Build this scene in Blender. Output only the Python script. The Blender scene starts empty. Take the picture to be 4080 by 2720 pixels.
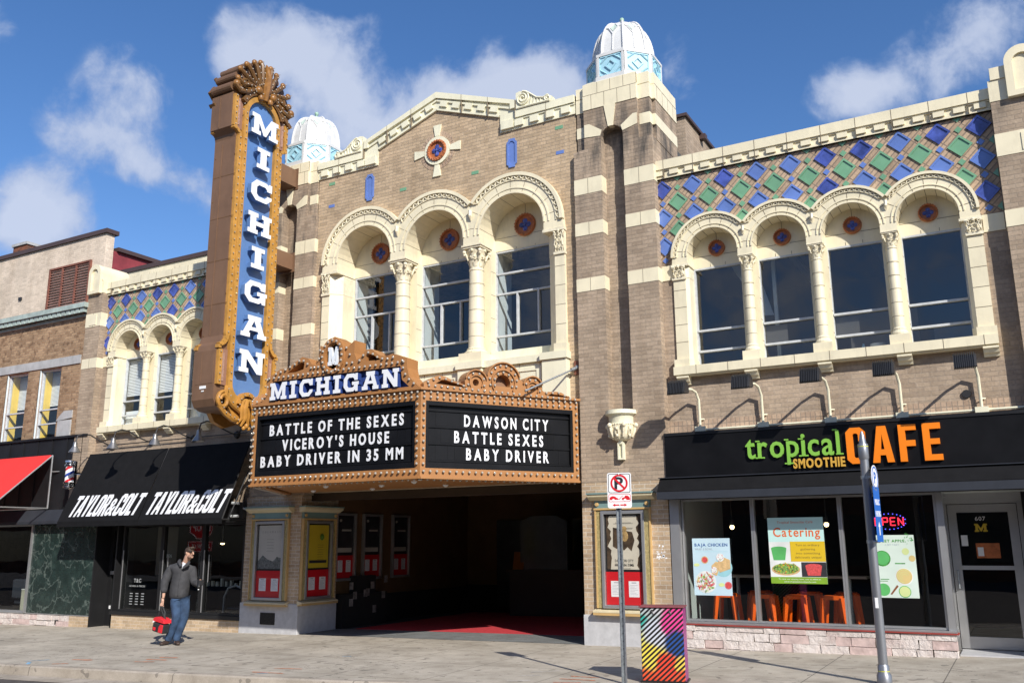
import bpy, bmesh, math, random
from math import sin, cos, pi, radians, sqrt, atan2, acos
from mathutils import Vector, Matrix
from mathutils.geometry import tessellate_polygon
random.seed(7)
SC = bpy.context.scene
COL = SC.collection
# ------------------------------------------------------------------ camera
cam_d = bpy.data.cameras.new("camera")
cam = bpy.data.objects.new("camera", cam_d); COL.objects.link(cam)
cam_d.lens = 31.404; cam_d.sensor_width = 36; cam_d.clip_end = 3000; cam_d.clip_start = .05
_yaw, _pitch, _roll = 0.511728713, 0.219684816, -0.00776870779
_f = Vector((-sin(_yaw)*cos(_pitch), cos(_yaw)*cos(_pitch), sin(_pitch)))
_r = Vector((cos(_yaw), sin(_yaw), 0)); _u = _r.cross(_f)
_r2 = _r*cos(_roll) + _u*sin(_roll); _u2 = -_r*sin(_roll) + _u*cos(_roll)
cam.matrix_world = Matrix(((_r2.x, _u2.x, -_f.x, 0), (_r2.y, _u2.y, -_f.y, -14.6), (_r2.z, _u2.z, -_f.z, 1.743), (0, 0, 0, 1)))
SC.camera = cam
# ------------------------------------------------------------------ sun
SUN = Vector((.79*cos(radians(33)), -.613*cos(radians(33)), sin(radians(33)))).normalized()
sun_d = bpy.data.lights.new("sun", 'SUN'); sun_d.energy = 5.0; sun_d.angle = radians(.5); sun_d.color = (1, .955, .88)
sun = bpy.data.objects.new("sun", sun_d); COL.objects.link(sun)
sun.rotation_euler = SUN.to_track_quat('Z', 'Y').to_euler(); sun.location = (20, -20, 30)
SC.view_settings.view_transform = 'Standard'; SC.view_settings.look = 'None'
SC.view_settings.exposure = 0.24; SC.view_settings.gamma = 1; SC.view_settings.use_curve_mapping = False
# ------------------------------------------------------------------ world: sky and clouds
W = bpy.data.worlds.new("World"); SC.world = W; W.use_nodes = True
wt = W.node_tree; wt.nodes.clear()
def wn(t, **k):
    n = wt.nodes.new(t)
    for a, b in k.items(): setattr(n, a, b)
    return n
def wmath(op, a, b=None, clamp=False):
    n = wn('ShaderNodeMath', operation=op, use_clamp=clamp)
    for i, v in enumerate((a, b)):
        if v is None: continue
        if isinstance(v, (int, float)): n.inputs[i].default_value = v
        else: wt.links.new(v, n.inputs[i])
    return n.outputs[0]
tcw = wn('ShaderNodeTexCoord')
sky = wn('ShaderNodeTexSky'); sky.sky_type = 'NISHITA'; sky.sun_disc = False
sky.sun_elevation = radians(33); sky.sun_rotation = atan2(SUN.x, SUN.y)
sky.air_density = 1.0; sky.dust_density = .3; sky.ozone_density = 3.0; sky.altitude = 250
hs = wn('ShaderNodeHueSaturation'); hs.inputs['Saturation'].default_value = 1.2; hs.inputs['Value'].default_value = 1.0
wt.links.new(sky.outputs[0], hs.inputs['Color'])
bg = wn('ShaderNodeBackground'); bg.inputs[1].default_value = .112; tint = wn('ShaderNodeMix', data_type='RGBA', blend_type='MULTIPLY'); tint.inputs[0].default_value = 1; wt.links.new(hs.outputs[0], tint.inputs[6]); tint.inputs[7].default_value = (1.14, 1.05, 1.14, 1); wt.links.new(tint.outputs[2], bg.inputs[0])
# cloud masses: azimuth, elevation (deg), half sizes (deg), weight, tilt
CLOUDS = [(-54.9, 26.1, 1.98, 1.63, 1.05, 0), (-57.1, 23.4, 2.65, 1.27, 0.8, -10), (-52.9, 22.5, 2.3, 1.26, 0.6, -10), (-59.3, 18.4, 1.81, 1.93, 2.0, 0), (-61.3, 27.9, 1.06, 1.49, 0.45, 0), (-47.5, 29.2, 1.83, 1.17, 0.75, 0), (-45.0, 30.3, 2.47, 1.53, 1.1, -8), (-41.4, 28.3, 2.82, 1.92, 0.75, -15), (-39.8, 31.9, 1.75, 1.75, 0.35, 0), (-36.6, 27.6, 3.41, 1.84, 0.85, 0), (-30.9, 28.3, 3.95, 2.06, 1.5, 0), (-26.6, 28.4, 2.5, 1.58, 1.1, 0), (-17.8, 29.2, 1.4, 2.8, 0.33, 0), (-16.5, 27.0, 1.29, 1.29, 0.3, 0), (-5.9, 25.2, 1.87, 1.25, 1.15, 0), (-3.0, 25.4, 2.55, 1.39, 0.55, 15), (0.4, 27.2, 2.86, 1.87, 0.8, 25), (2.9, 28.4, 1.9, 1.48, 0.4, 0), (-49.1, 21.3, 1.51, 1.77, 0.4, 0), (-43.3, 25.8, 1.8, 1.03, 0.4, 0), (-29.6, 32.0, 1.53, 0.51, 0.15, 0)]
nz0 = wn('ShaderNodeTexNoise'); nz0.inputs['Scale'].default_value = 5.5; nz0.inputs['Detail'].default_value = 9; nz0.inputs['Roughness'].default_value = .58
wt.links.new(tcw.outputs['Generated'], nz0.inputs['Vector'])
nzw = wn('ShaderNodeTexNoise'); nzw.inputs['Scale'].default_value = 3.2; nzw.inputs['Detail'].default_value = 4
wt.links.new(tcw.outputs['Generated'], nzw.inputs['Vector'])
wsub = wn('ShaderNodeVectorMath', operation='SUBTRACT'); wt.links.new(nzw.outputs['Color'], wsub.inputs[0]); wsub.inputs[1].default_value = (.5, .5, .5)
wsc = wn('ShaderNodeVectorMath', operation='SCALE'); wt.links.new(wsub.outputs[0], wsc.inputs[0]); wsc.inputs['Scale'].default_value = .14
wadd = wn('ShaderNodeVectorMath', operation='ADD'); wt.links.new(tcw.outputs['Generated'], wadd.inputs[0]); wt.links.new(wsc.outputs[0], wadd.inputs[1])
total = None
for (az, el, a, b, w, tilt) in CLOUDS:
    a *= 1.12; b *= 1.15
    az, el = radians(az), radians(el)
    c = Vector((cos(el)*sin(az), cos(el)*cos(az), sin(el)))
    e1 = Vector((cos(az), -sin(az), 0)); e2 = e1.cross(c) * -1
    if e2.z < 0: e2 = -e2
    t = radians(tilt); f1 = e1*cos(t) + e2*sin(t); f2 = -e1*sin(t) + e2*cos(t)
    def dotn(v, s):
        n = wn('ShaderNodeVectorMath', operation='DOT_PRODUCT'); wt.links.new(wadd.outputs[0], n.inputs[0]); n.inputs[1].default_value = v*s
        return n.outputs['Value']
    d1 = dotn(f1, 1/radians(a)); d2 = dotn(f2, 1/radians(b))
    r2 = wmath('ADD', wmath('MULTIPLY', d1, d1), wmath('MULTIPLY', d2, d2))
    g = wmath('MULTIPLY', wmath('POWER', 2.718, wmath('MULTIPLY', r2, -1.0)), w)
    g = wmath('MULTIPLY', g, wmath('GREATER_THAN', dotn(c, 1), 0.0))
    total = g if total is None else wmath('ADD', total, g)
# loose cloud field over the part of the sky behind the camera (seen in the windows)
sepw = wn('ShaderNodeSeparateXYZ'); wt.links.new(tcw.outputs['Generated'], sepw.inputs[0])
behind = wmath('MULTIPLY', wmath('MULTIPLY', sepw.outputs[1], -1.6, True), .62)
total = wmath('ADD', total, behind)
nz1 = wn('ShaderNodeTexNoise'); nz1.inputs['Scale'].default_value = 20; nz1.inputs['Detail'].default_value = 8; nz1.inputs['Roughness'].default_value = .6
wt.links.new(wadd.outputs[0], nz1.inputs['Vector'])
nn = wmath('ADD', wmath('MULTIPLY', wmath('SUBTRACT', nz0.outputs['Fac'], .5), 1.5), wmath('MULTIPLY', wmath('SUBTRACT', nz1.outputs['Fac'], .5), 2.0))
dens = wmath('ADD', total, nn)
dens = wmath('MULTIPLY', dens, wmath('MULTIPLY', wmath('ADD', total, -.04, True), 4.0, True))
mr = wn('ShaderNodeMapRange', interpolation_type='SMOOTHSTEP'); wt.links.new(dens, mr.inputs['Value'])
mr.inputs['From Min'].default_value = .18; mr.inputs['From Max'].default_value = 1.0; mr.inputs['To Max'].default_value = .88
bgc = wn('ShaderNodeBackground'); bgc.inputs[1].default_value = 1.0
cr = wn('ShaderNodeValToRGB'); cr.color_ramp.elements[0].position = .35; cr.color_ramp.elements[0].color = (.33, .41, .60, 1)
cr.color_ramp.elements[1].position = 1.15 if False else 1.0; cr.color_ramp.elements[1].color = (.53, .585, .72, 1)
wt.links.new(wmath('MULTIPLY', dens, .8), cr.inputs[0]); wt.links.new(cr.outputs[0], bgc.inputs[0])
mixw = wn('ShaderNodeMixShader'); wt.links.new(mr.outputs[0], mixw.inputs[0]); wt.links.new(bg.outputs[0], mixw.inputs[1]); wt.links.new(bgc.outputs[0], mixw.inputs[2])
wo = wn('ShaderNodeOutputWorld'); wt.links.new(mixw.outputs[0], wo.inputs[0])

# ------------------------------------------------------------------ materials
MATS = {}
def _nt(name):
    m = bpy.data.materials.new(name); m.use_nodes = True; MATS[name] = m
    t = m.node_tree; t.nodes.clear()
    o = t.nodes.new('ShaderNodeOutputMaterial'); p = t.nodes.new('ShaderNodeBsdfPrincipled'); t.links.new(p.outputs[0], o.inputs[0])
    return m, t, p
def mix_rgb(t, fac, a, b, mode='MIX'):
    n = t.nodes.new('ShaderNodeMix'); n.data_type = 'RGBA'; n.blend_type = mode
    for i, v in ((0, fac), (6, a), (7, b)):
        if isinstance(v, (int, float)): n.inputs[i].default_value = v
        elif isinstance(v, tuple): n.inputs[i].default_value = (*v, 1) if len(v) == 3 else v
        else: t.links.new(v, n.inputs[i])
    return n.outputs[2]
def nmath(t, op, a, b=None, clamp=False):
    n = t.nodes.new('ShaderNodeMath'); n.operation = op; n.use_clamp = clamp
    for i, v in enumerate((a, b)):
        if v is None: continue
        if isinstance(v, (int, float)): n.inputs[i].default_value = v
        else: t.links.new(v, n.inputs[i])
    return n.outputs[0]
def noise(t, vec, scale, detail=4, rough=.55):
    n = t.nodes.new('ShaderNodeTexNoise'); n.inputs['Scale'].default_value = scale; n.inputs['Detail'].default_value = detail; n.inputs['Roughness'].default_value = rough
    t.links.new(vec, n.inputs['Vector']); return n.outputs['Fac']
def ramp(t, fac, stops):
    n = t.nodes.new('ShaderNodeValToRGB'); e = n.color_ramp.elements
    while len(e) < len(stops): e.new(.5)
    for i, (p, c) in enumerate(stops): e[i].position = p; e[i].color = (*c, 1) if len(c) == 3 else c
    t.links.new(fac, n.inputs[0]); return n.outputs[0]
def bumpn(t, p, h, strength=.3, dist=.01):
    b = t.nodes.new('ShaderNodeBump'); b.inputs['Strength'].default_value = strength; b.inputs['Distance'].default_value = dist
    t.links.new(h, b.inputs['Height']); t.links.new(b.outputs[0], p.inputs['Normal'])
def pos(t): return t.nodes.new('ShaderNodeNewGeometry').outputs['Position']
def M(name, col, rough=.6, metal=0., var=.14, scale=2.5, bump=0., bscale=70, spec=.4, emit=0., coat=0., dirt=0.):
    m, t, p = _nt(name); P = pos(t)
    if var > 0:
        f = noise(t, P, scale, 5, .6)
        lo = tuple(c*(1-var) for c in col); hi = tuple(min(1, c*(1+var)) for c in col)
        c = ramp(t, f, [(.32, lo), (.68, hi)])
        if dirt > 0:
            dm_ = t.nodes.new('ShaderNodeMapping'); dm_.inputs['Scale'].default_value = (1.0, 1.0, .28); t.links.new(P, dm_.inputs[0]); d = ramp(t, noise(t, dm_.outputs[0], scale*3.2, 7, .68), [(.50, (0, 0, 0)), (.74, (1, 1, 1))])
            c = mix_rgb(t, nmath(t, 'MULTIPLY', d, dirt), c, tuple(x*.45 for x in col))
        t.links.new(c, p.inputs['Base Color'])
    else: p.inputs['Base Color'].default_value = (*col, 1)
    p.inputs['Roughness'].default_value = rough; p.inputs['Metallic'].default_value = metal
    p.inputs['Specular IOR Level'].default_value = spec; p.inputs['Coat Weight'].default_value = coat
    if emit: p.inputs['Emission Color'].default_value = (*col, 1); p.inputs['Emission Strength'].default_value = emit
    if bump: bumpn(t, p, noise(t, P, bscale, 3), bump, .01)
    return m
def brickmat(name, c1, c2, mortar, w=.204, h=.0725, ms=.006, rot=0., origin=(0, 0), bump=.8, stain=None, offset=.5, dark=None):
    m, t, p = _nt(name)
    g = t.nodes.new('ShaderNodeNewGeometry'); P = g.outputs['Position']
    s = t.nodes.new('ShaderNodeSeparateXYZ'); t.links.new(P, s.inputs[0])
    n = t.nodes.new('ShaderNodeSeparateXYZ'); t.links.new(g.outputs['True Normal'], n.inputs[0])
    isx = nmath(t, 'GREATER_THAN', nmath(t, 'ABSOLUTE', n.outputs[0]), .6)
    u = nmath(t, 'ADD', nmath(t, 'MULTIPLY', s.outputs[0], nmath(t, 'SUBTRACT', 1.0, isx)), nmath(t, 'MULTIPLY', s.outputs[1], isx))
    c = t.nodes.new('ShaderNodeCombineXYZ'); t.links.new(u, c.inputs[0]); t.links.new(s.outputs[2], c.inputs[1])
    mp = t.nodes.new('ShaderNodeMapping'); mp.inputs['Location'].default_value = (origin[0], origin[1], 0); mp.inputs['Rotation'].default_value = (0, 0, rot)
    t.links.new(c.outputs[0], mp.inputs[0])
    b = t.nodes.new('ShaderNodeTexBrick'); b.offset = offset; b.inputs['Scale'].default_value = 1; b.inputs['Brick Width'].default_value = w; b.inputs['Row Height'].default_value = h
    b.inputs['Mortar Size'].default_value = ms; b.inputs['Mortar Smooth'].default_value = .2
    b.inputs['Color1'].default_value = (*c1, 1); b.inputs['Color2'].default_value = (*c2, 1); b.inputs['Mortar'].default_value = (*mortar, 1)
    t.links.new(mp.outputs[0], b.inputs['Vector'])
    big = noise(t, P, .9, 5, .6)
    col = mix_rgb(t, 1.0, b.outputs['Color'], ramp(t, big, [(.3, (.80, .79, .78)), (.7, (1.08, 1.06, 1.04))]), 'MULTIPLY')
    fine = noise(t, P, 26, 3, .6)
    col = mix_rgb(t, 1.0, col, ramp(t, fine, [(.3, (.86, .85, .84)), (.7, (1.1, 1.1, 1.1))]), 'MULTIPLY')
    stv = t.nodes.new('ShaderNodeMapping'); stv.inputs['Scale'].default_value = (1.6, 1.6, .22); t.links.new(P, stv.inputs[0])
    col = mix_rgb(t, 1.0, col, ramp(t, noise(t, stv.outputs[0], 1.5, 6, .6), [(.3, (.84, .82, .80)), (.55, (1.0, 1.0, 1.0)), (.75, (1.06, 1.05, 1.03))]), 'MULTIPLY')
    bl = t.nodes.new('ShaderNodeTexBrick'); bl.offset = offset; bl.inputs['Scale'].default_value = 1; bl.inputs['Brick Width'].default_value = w; bl.inputs['Row Height'].default_value = h; bl.inputs['Mortar Size'].default_value = 0.0; bl.inputs['Color1'].default_value = (1.12, 1.10, 1.06, 1); bl.inputs['Color2'].default_value = (.74, .72, .70, 1); bl.inputs['Bias'].default_value = -.35; t.links.new(mp.outputs[0], bl.inputs['Vector'])
    col = mix_rgb(t, .5, col, bl.outputs['Color'], 'MULTIPLY')
    if dark:
        f = ramp(t, noise(t, mp.outputs[0], 7.0, 2, .5), [(.55, (0, 0, 0)), (.66, (1, 1, 1))])
        col = mix_rgb(t, nmath(t, 'MULTIPLY', f, .55), col, dark)
    if stain:
        zc, zw, amt = stain
        dz = nmath(t, 'DIVIDE', nmath(t, 'SUBTRACT', s.outputs[2], zc), zw)
        gz = nmath(t, 'POWER', 2.718, nmath(t, 'MULTIPLY', nmath(t, 'MULTIPLY', dz, dz), -1.0))
        st = t.nodes.new('ShaderNodeMapping'); st.inputs['Scale'].default_value = (3.0, 3.0, .55); t.links.new(P, st.inputs[0])
        sn = ramp(t, noise(t, st.outputs[0], 1.3, 6, .62), [(.47, (0, 0, 0)), (.66, (1, 1, 1))])
        col = mix_rgb(t, nmath(t, 'MULTIPLY', nmath(t, 'MULTIPLY', gz, sn), amt), col, (.075, .07, .065))
    t.links.new(col, p.inputs['Base Color']); p.inputs['Roughness'].default_value = .88; p.inputs['Specular IOR Level'].default_value = .2
    hgt = nmath(t, 'ADD', nmath(t, 'MULTIPLY', b.outputs['Fac'], -1.0), nmath(t, 'MULTIPLY', fine, .35))
    bumpn(t, p, hgt, bump, .012)
    return m
def glassmat(name, tint=(.8, .85, .85), boost=1.0, rough=0.0):
    m = bpy.data.materials.new(name); m.use_nodes = True; MATS[name] = m
    t = m.node_tree; t.nodes.clear(); o = t.nodes.new('ShaderNodeOutputMaterial')
    tr = t.nodes.new('ShaderNodeBsdfTransparent'); tr.inputs[0].default_value = (*tint, 1)
    gl = t.nodes.new('ShaderNodeBsdfGlossy'); gl.inputs['Roughness'].default_value = rough; gl.inputs[0].default_value = (1, 1, 1, 1)
    lw = t.nodes.new('ShaderNodeLayerWeight'); lw.inputs['Blend'].default_value = .5
    f = nmath(t, 'MULTIPLY', nmath(t, 'ADD', nmath(t, 'MULTIPLY', nmath(t, 'POWER', lw.outputs['Facing'], 5.0), .95), .065), boost, True)
    P = pos(t); bp = t.nodes.new('ShaderNodeBump'); bp.inputs['Strength'].default_value = .03; bp.inputs['Distance'].default_value = .05
    t.links.new(noise(t, P, 1.7, 1), bp.inputs['Height']); t.links.new(bp.outputs[0], gl.inputs['Normal'])
    mx = t.nodes.new('ShaderNodeMixShader'); t.links.new(f, mx.inputs[0]); t.links.new(tr.outputs[0], mx.inputs[1]); t.links.new(gl.outputs[0], mx.inputs[2]); t.links.new(mx.outputs[0], o.inputs[0])
    return m
brick_tan = brickmat('brick_tan', (.54, .42, .29), (.47, .365, .25), (.42, .345, .265), ms=.006)
brick_wing = brickmat('brick_wing', (.43, .345, .265), (.375, .30, .23), (.39, .325, .265), ms=.006)
brick_tower = brickmat('brick_tower', (.43, .345, .265), (.37, .295, .223), (.36, .30, .24), ms=.006, stain=(9.0, 1.0, 1.0), origin=(.07, 0))
brick_ground = brickmat('brick_ground', (.53, .41, .285), (.43, .325, .225), (.58, .51, .42), bump=.6, ms=.009)
brick_soldier = brickmat('brick_soldier', (.53, .405, .30), (.45, .335, .25), (.32, .27, .225), w=.0762, h=.215, offset=0)
brick_diag = brickmat('brick_diag', (.53, .40, .285), (.43, .325, .235), (.27, .22, .18), ms=.009, w=.075, h=.20, rot=radians(45), offset=0)
brick_neighbour = brickmat('brick_neighbour', (.42, .29, .185), (.30, .195, .12), (.34, .27, .2), dark=(.10, .06, .04))
brick_cream = brickmat('brick_cream', (.70, .60, .50), (.66, .57, .47), (.62, .53, .44), bump=.35)
brick_red = brickmat('brick_red', (.25, .09, .05), (.13, .06, .045), (.2, .16, .13))
brick_base = brickmat('brick_base', (.58, .45, .31), (.50, .385, .26), (.62, .55, .45), bump=.4)
cream = M('cream_terracotta', (.77, .695, .50), .42, var=.08, scale=1.6, bump=.14, bscale=45, dirt=.30)
cream2 = M('cream_terracotta_green', (.78, .745, .56), .42, var=.07, scale=1.6, bump=.14, bscale=45, dirt=.32)
creamrel = M('cream_relief', (.76, .69, .51), .5, var=.12, scale=9, bump=.5, bscale=34, dirt=.40)
joint = M('joint_mortar', (.20, .16, .11), .9, var=.1)
blue_t = M('blue_tile', (.125, .205, .50), .22, var=.16, scale=1.7, coat=.3)
blue_d = M('dark_blue_tile', (.06, .09, .34), .2, var=.5, scale=4, coat=.3)
green_t = M('green_tile', (.16, .34, .20), .25, var=.14, scale=1.9, coat=.3)
rust = M('terracotta_rust', (.42, .14, .05), .4, var=.3, scale=14, bump=.5, bscale=40)
white_paint = M('white_paint', (.62, .625, .62), .5, var=.07, scale=3, dirt=.22)
pale_blue = M('pale_blue_panel', (.36, .60, .70), .4, var=.06)
pale_glass = M('pale_green_glass', (.50, .60, .52), .2, var=.05)
copper = M('green_copper', (.28, .43, .33), .6, var=.2, scale=9)
brown_paint = M('brown_paint', (.175, .098, .056), .5, var=.14, scale=1.3, dirt=.4)
ochre = M('ochre_paint', (.44, .225, .048), .42, var=.2, scale=5)
ochre_or = M('marquee_orange_paint', (.365, .168, .058), .45, var=.08, scale=3, dirt=.1)
brown_dark = M('dark_gold_paint', (.15, .075, .025), .4, var=.2, scale=6)
blue_sign = M('sign_blue', (.10, .20, .42), .42, var=.10, scale=1.1, dirt=.22)
blue_deep = M('sign_deep_blue', (.03, .06, .22), .45, var=.12)
letter_white = M('letter_white', (.76, .77, .79), .35, var=.02)
panel_white = M('panel_white', (.72, .76, .80), .3, var=.03)
bulb_m = M('bulb_glass', (.40, .36, .30), .06, var=.05, spec=.9, coat=.5)
board_black = M('board_black', (.007, .007, .008), .42, var=.3, scale=2, spec=.2)
black_panel = M('black_panel', (.014, .014, .016), .55, var=.3, scale=1.4, bump=.05, spec=.2)
canvas_black = M('black_canvas', (.011, .011, .012), .85, var=.14, scale=5, bump=.12, bscale=160, spec=.1)
canvas_red = M('red_canvas', (.72, .035, .03), .7, var=.06, bump=.1, bscale=150)
canvas_grey = M('grey_canvas', (.032, .036, .046), .75, var=.12, spec=.15)
frame_black = M('black_frame', (.014, .014, .015), .4, var=.1)
alu = M('aluminium', (.50, .50, .50), .38, .75, var=.08)
alu_white = M('weathered_white_frame', (.50, .52, .54), .5, var=.12, scale=12)
steel = M('galvanised_steel', (.42, .45, .47), .45, .8, var=.22, scale=30)
dark_steel = M('dark_metal', (.05, .05, .052), .45, .5, var=.2)
concrete_step = M('granite_base', (.47, .47, .48), .7, var=.10, scale=8, bump=.1, bscale=120, dirt=.1)
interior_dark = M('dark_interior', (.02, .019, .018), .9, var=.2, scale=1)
interior_mid = M('dim_interior', (.10, .09, .08), .9, var=.15, scale=1)
interior_light = M('light_interior', (.52, .56, .55), .8, var=.05, scale=1)
yellow_paint = M('yellow_paint', (.74, .53, .10), .6, var=.06)
reveal_white = M('pale_reveal', (.62, .68, .70), .6, var=.06)
blind_white = M('blind_slats', (.74, .77, .78), .6, var=.04)
red_metal = M('faded_red_metal', (.23, .038, .045), .6, var=.3, scale=1.5, dirt=.5)
rust_metal = M('rust_metal', (.20, .075, .05), .7, var=.3, scale=6)
flash_brown = M('flashing_brown', (.07, .045, .042), .5, var=.1)
copper_pale = M('pale_copper_cornice', (.36, .43, .40), .7, var=.2, scale=5, dirt=.3)
lintel_grey = M('grey_lintel', (.40, .40, .40), .85, var=.15, scale=3, dirt=.3)
red_panel = M('red_panel', (.60, .014, .02), .4, var=.06)
paper = M('paper', (.80, .80, .80), .7, var=.03)
ink = M('ink', (.03, .03, .03), .7, var=0)
pglass = glassmat('clear_glass', (.90, .93, .92), 1.0)
wglass = glassmat('window_glass', (.80, .84, .86), 1.3)
cleargl = glassmat('clear_window_glass', (.93, .95, .95), 1.0)
sglass = glassmat('store_glass', (.80, .84, .83), 1.0)

# ------------------------------------------------------------------ mesh helpers
class Fr:                                   # a plane frame: origin, right, up, outward
    def __init__(s, o, u, v, n): s.o, s.u, s.v, s.n = Vector(o), Vector(u).normalized(), Vector(v).normalized(), Vector(n).normalized()
    def __call__(s, a, b, c=0.): return s.o + s.u*a + s.v*b + s.n*c
def front(y=0.): return Fr((0, y, 0), (1, 0, 0), (0, 0, 1), (0, -1, 0))
class MB:
    def __init__(s): s.v = []; s.f = []; s.m = []
    def add(s, vs, fs, mi=0):
        b = len(s.v); s.v += [Vector(p) for p in vs]
        for f in fs: s.f.append(tuple(b+i for i in f)); s.m.append(mi)
        return s
    def box(s, x0, x1, y0, y1, z0, z1, mi=0):
        return s.add([(x0,y0,z0),(x1,y0,z0),(x1,y1,z0),(x0,y1,z0),(x0,y0,z1),(x1,y0,z1),(x1,y1,z1),(x0,y1,z1)],
                     [(0,3,2,1),(4,5,6,7),(0,1,5,4),(1,2,6,5),(2,3,7,6),(3,0,4,7)], mi)
    def fbox(s, F, a0, a1, b0, b1, c0, c1, mi=0):
        P = [F(a,b,c) for c in (c0,c1) for (a,b) in ((a0,b0),(a1,b0),(a1,b1),(a0,b1))]
        return s.add(P, [(0,3,2,1),(4,5,6,7),(0,1,5,4),(1,2,6,5),(2,3,7,6),(3,0,4,7)], mi)
    def prism(s, F, outer, c0, c1, holes=(), mi=0, side=None, back=True):
        loops = [list(outer)] + [list(h) for h in holes]
        flat = [p for l in loops for p in l]; n = len(flat)
        tris = tessellate_polygon([[Vector((p[0], p[1], 0)) for p in l] for l in loops])
        P = [F(a,b,c1) for a,b in flat] + [F(a,b,c0) for a,b in flat]
        fs = []
        for t in tris:
            a, b, c = (Vector((*flat[i], 0)) for i in t)
            if (b-a).cross(c-a).z < 0: t = (t[0], t[2], t[1])
            fs.append(tuple(t))
        s.add(P, fs, mi)
        base = len(s.v) - 2*n
        if back:
            for f in fs: s.f.append(tuple(base+n+i for i in reversed(f))); s.m.append(mi)
        o = 0
        for li, l in enumerate(loops):
            k = len(l); area = sum(l[i][0]*l[(i+1)%k][1]-l[(i+1)%k][0]*l[i][1] for i in range(k))
            ccw = (area > 0) == (li == 0)
            for i in range(k):
                a, b = base+o+i, base+o+(i+1)%k
                q = (a, a+n, b+n, b) if ccw else (a, b, b+n, a+n)
                s.f.append(q); s.m.append(mi if side is None else side)
            o += k
        return s
    def ring(s, F, cx, cz, r0, r1, a0, a1, c0, c1, n=24, mi=0):
        full = abs(a1-a0) >= 2*pi-1e-4
        A = [a0+(a1-a0)*i/n for i in range(n+1)]
        if full:
            return s.prism(F, [(cx+r1*cos(a), cz+r1*sin(a)) for a in A[:-1]], c0, c1, [[(cx+r0*cos(a), cz+r0*sin(a)) for a in A[:-1]]] if r0 > 0 else (), mi)
        pts = [(cx+r1*cos(a), cz+r1*sin(a)) for a in A] + [(cx+r0*cos(a), cz+r0*sin(a)) for a in reversed(A)]
        return s.prism(F, pts, c0, c1, mi=mi)
    def tube(s, pts, r, n=8, mi=0, caps=True):
        pts = [Vector(p) for p in pts]; k = len(pts); R = r if isinstance(r, (list, tuple)) else [r]*k
        b = len(s.v); up = None
        for i, p in enumerate(pts):
            d = (pts[min(i+1,k-1)] - pts[max(i-1,0)]).normalized()
            if up is None:
                up = Vector((0,0,1)) if abs(d.z) < .9 else Vector((1,0,0))
            x = d.cross(up).normalized(); up = x.cross(d).normalized()
            for j in range(n):
                a = 2*pi*j/n; s.v.append(p + x*cos(a)*R[i] + up*sin(a)*R[i])
        for i in range(k-1):
            for j in range(n):
                s.f.append((b+i*n+j, b+i*n+(j+1)%n, b+(i+1)*n+(j+1)%n, b+(i+1)*n+j)); s.m.append(mi)
        if caps:
            s.f.append(tuple(b+j for j in reversed(range(n)))); s.m.append(mi)
            s.f.append(tuple(b+(k-1)*n+j for j in range(n))); s.m.append(mi)
        return s
    def lathe(s, prof, c, n=20, mi=0, axis=(0,0,1), arc=(0, 2*pi)):
        ax = Vector(axis).normalized(); x = ax.orthogonal().normalized()
        if abs(ax.z) > .9: x = Vector((1,0,0))
        y = ax.cross(x); c = Vector(c); b = len(s.v); k = len(prof)
        full = arc[1]-arc[0] > 2*pi-1e-4; m = n if full else n+1
        for (r, h) in prof:
            for j in range(m):
                a = arc[0]+(arc[1]-arc[0])*j/n; s.v.append(c + ax*h + (x*cos(a)+y*sin(a))*max(r,1e-4))
        for i in range(k-1):
            for j in range(n):
                j2 = (j+1) % m if full else j+1
                s.f.append((b+i*m+j, b+i*m+j2, b+(i+1)*m+j2, b+(i+1)*m+j)); s.m.append(mi)
        return s
    def ball(s, c, r, n=8, mi=0, sc=(1,1,1)):
        k = max(4, n//2); c = Vector(c); b = len(s.v)
        for i in range(k+1):
            t = pi*i/k
            for j in range(n):
                a = 2*pi*j/n; s.v.append(c + Vector((r*sc[0]*max(sin(t),1e-3)*cos(a), r*sc[1]*max(sin(t),1e-3)*sin(a), -r*sc[2]*cos(t))))
        for i in range(k):
            for j in range(n):
                s.f.append((b+i*n+j, b+i*n+(j+1)%n, b+(i+1)*n+(j+1)%n, b+(i+1)*n+j)); s.m.append(mi)
        return s
    def build(s, name, mats, parent=None, smooth=False, bevel=0.):
        root = parent
        while root is not None and root.parent is not None: root = root.parent
        off = root.location if root is not None else Vector((0,0,0))
        me = bpy.data.meshes.new(name)
        me.from_pydata([tuple(p-off) for p in s.v], [], s.f)
        mats = mats if isinstance(mats, (list, tuple)) else [mats]
        for m in mats: me.materials.append(m)
        for p, mi in zip(me.polygons, s.m): p.material_index = min(mi, len(mats)-1); p.use_smooth = smooth
        o = bpy.data.objects.new(name, me); COL.objects.link(o)
        if parent is not None: o.parent = parent
        if smooth:
            try: me.set_sharp_from_angle(angle=radians(42))
            except Exception: pass
        if bevel > 0:
            bv = o.modifiers.new('bevel', 'BEVEL'); bv.width = bevel; bv.segments = 2; bv.limit_method = 'ANGLE'; bv.angle_limit = radians(50)
        me.update(); return o
def thing(name, label, cat, loc=(0,0,0), group=None):
    o = bpy.data.objects.new(name, None); COL.objects.link(o); o.location = loc; o.empty_display_size = .2
    o['label'] = label; o['category'] = cat
    if group: o['group'] = group
    return o
def tag(o, label=None, cat=None, group=None, kind=None):
    for k, v in (('label', label), ('category', cat), ('group', group), ('kind', kind)):
        if v: o[k] = v
    return o
def dup(root, loc, label=None, group=None):
    r = root.copy(); COL.objects.link(r); r.location = loc
    if label: r['label'] = label
    if group: r['group'] = group
    for ch in list(root.children):
        c = ch.copy(); COL.objects.link(c); c.parent = r
        for g in ch.children:
            d = g.copy(); COL.objects.link(d); d.parent = c
    return r
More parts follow.
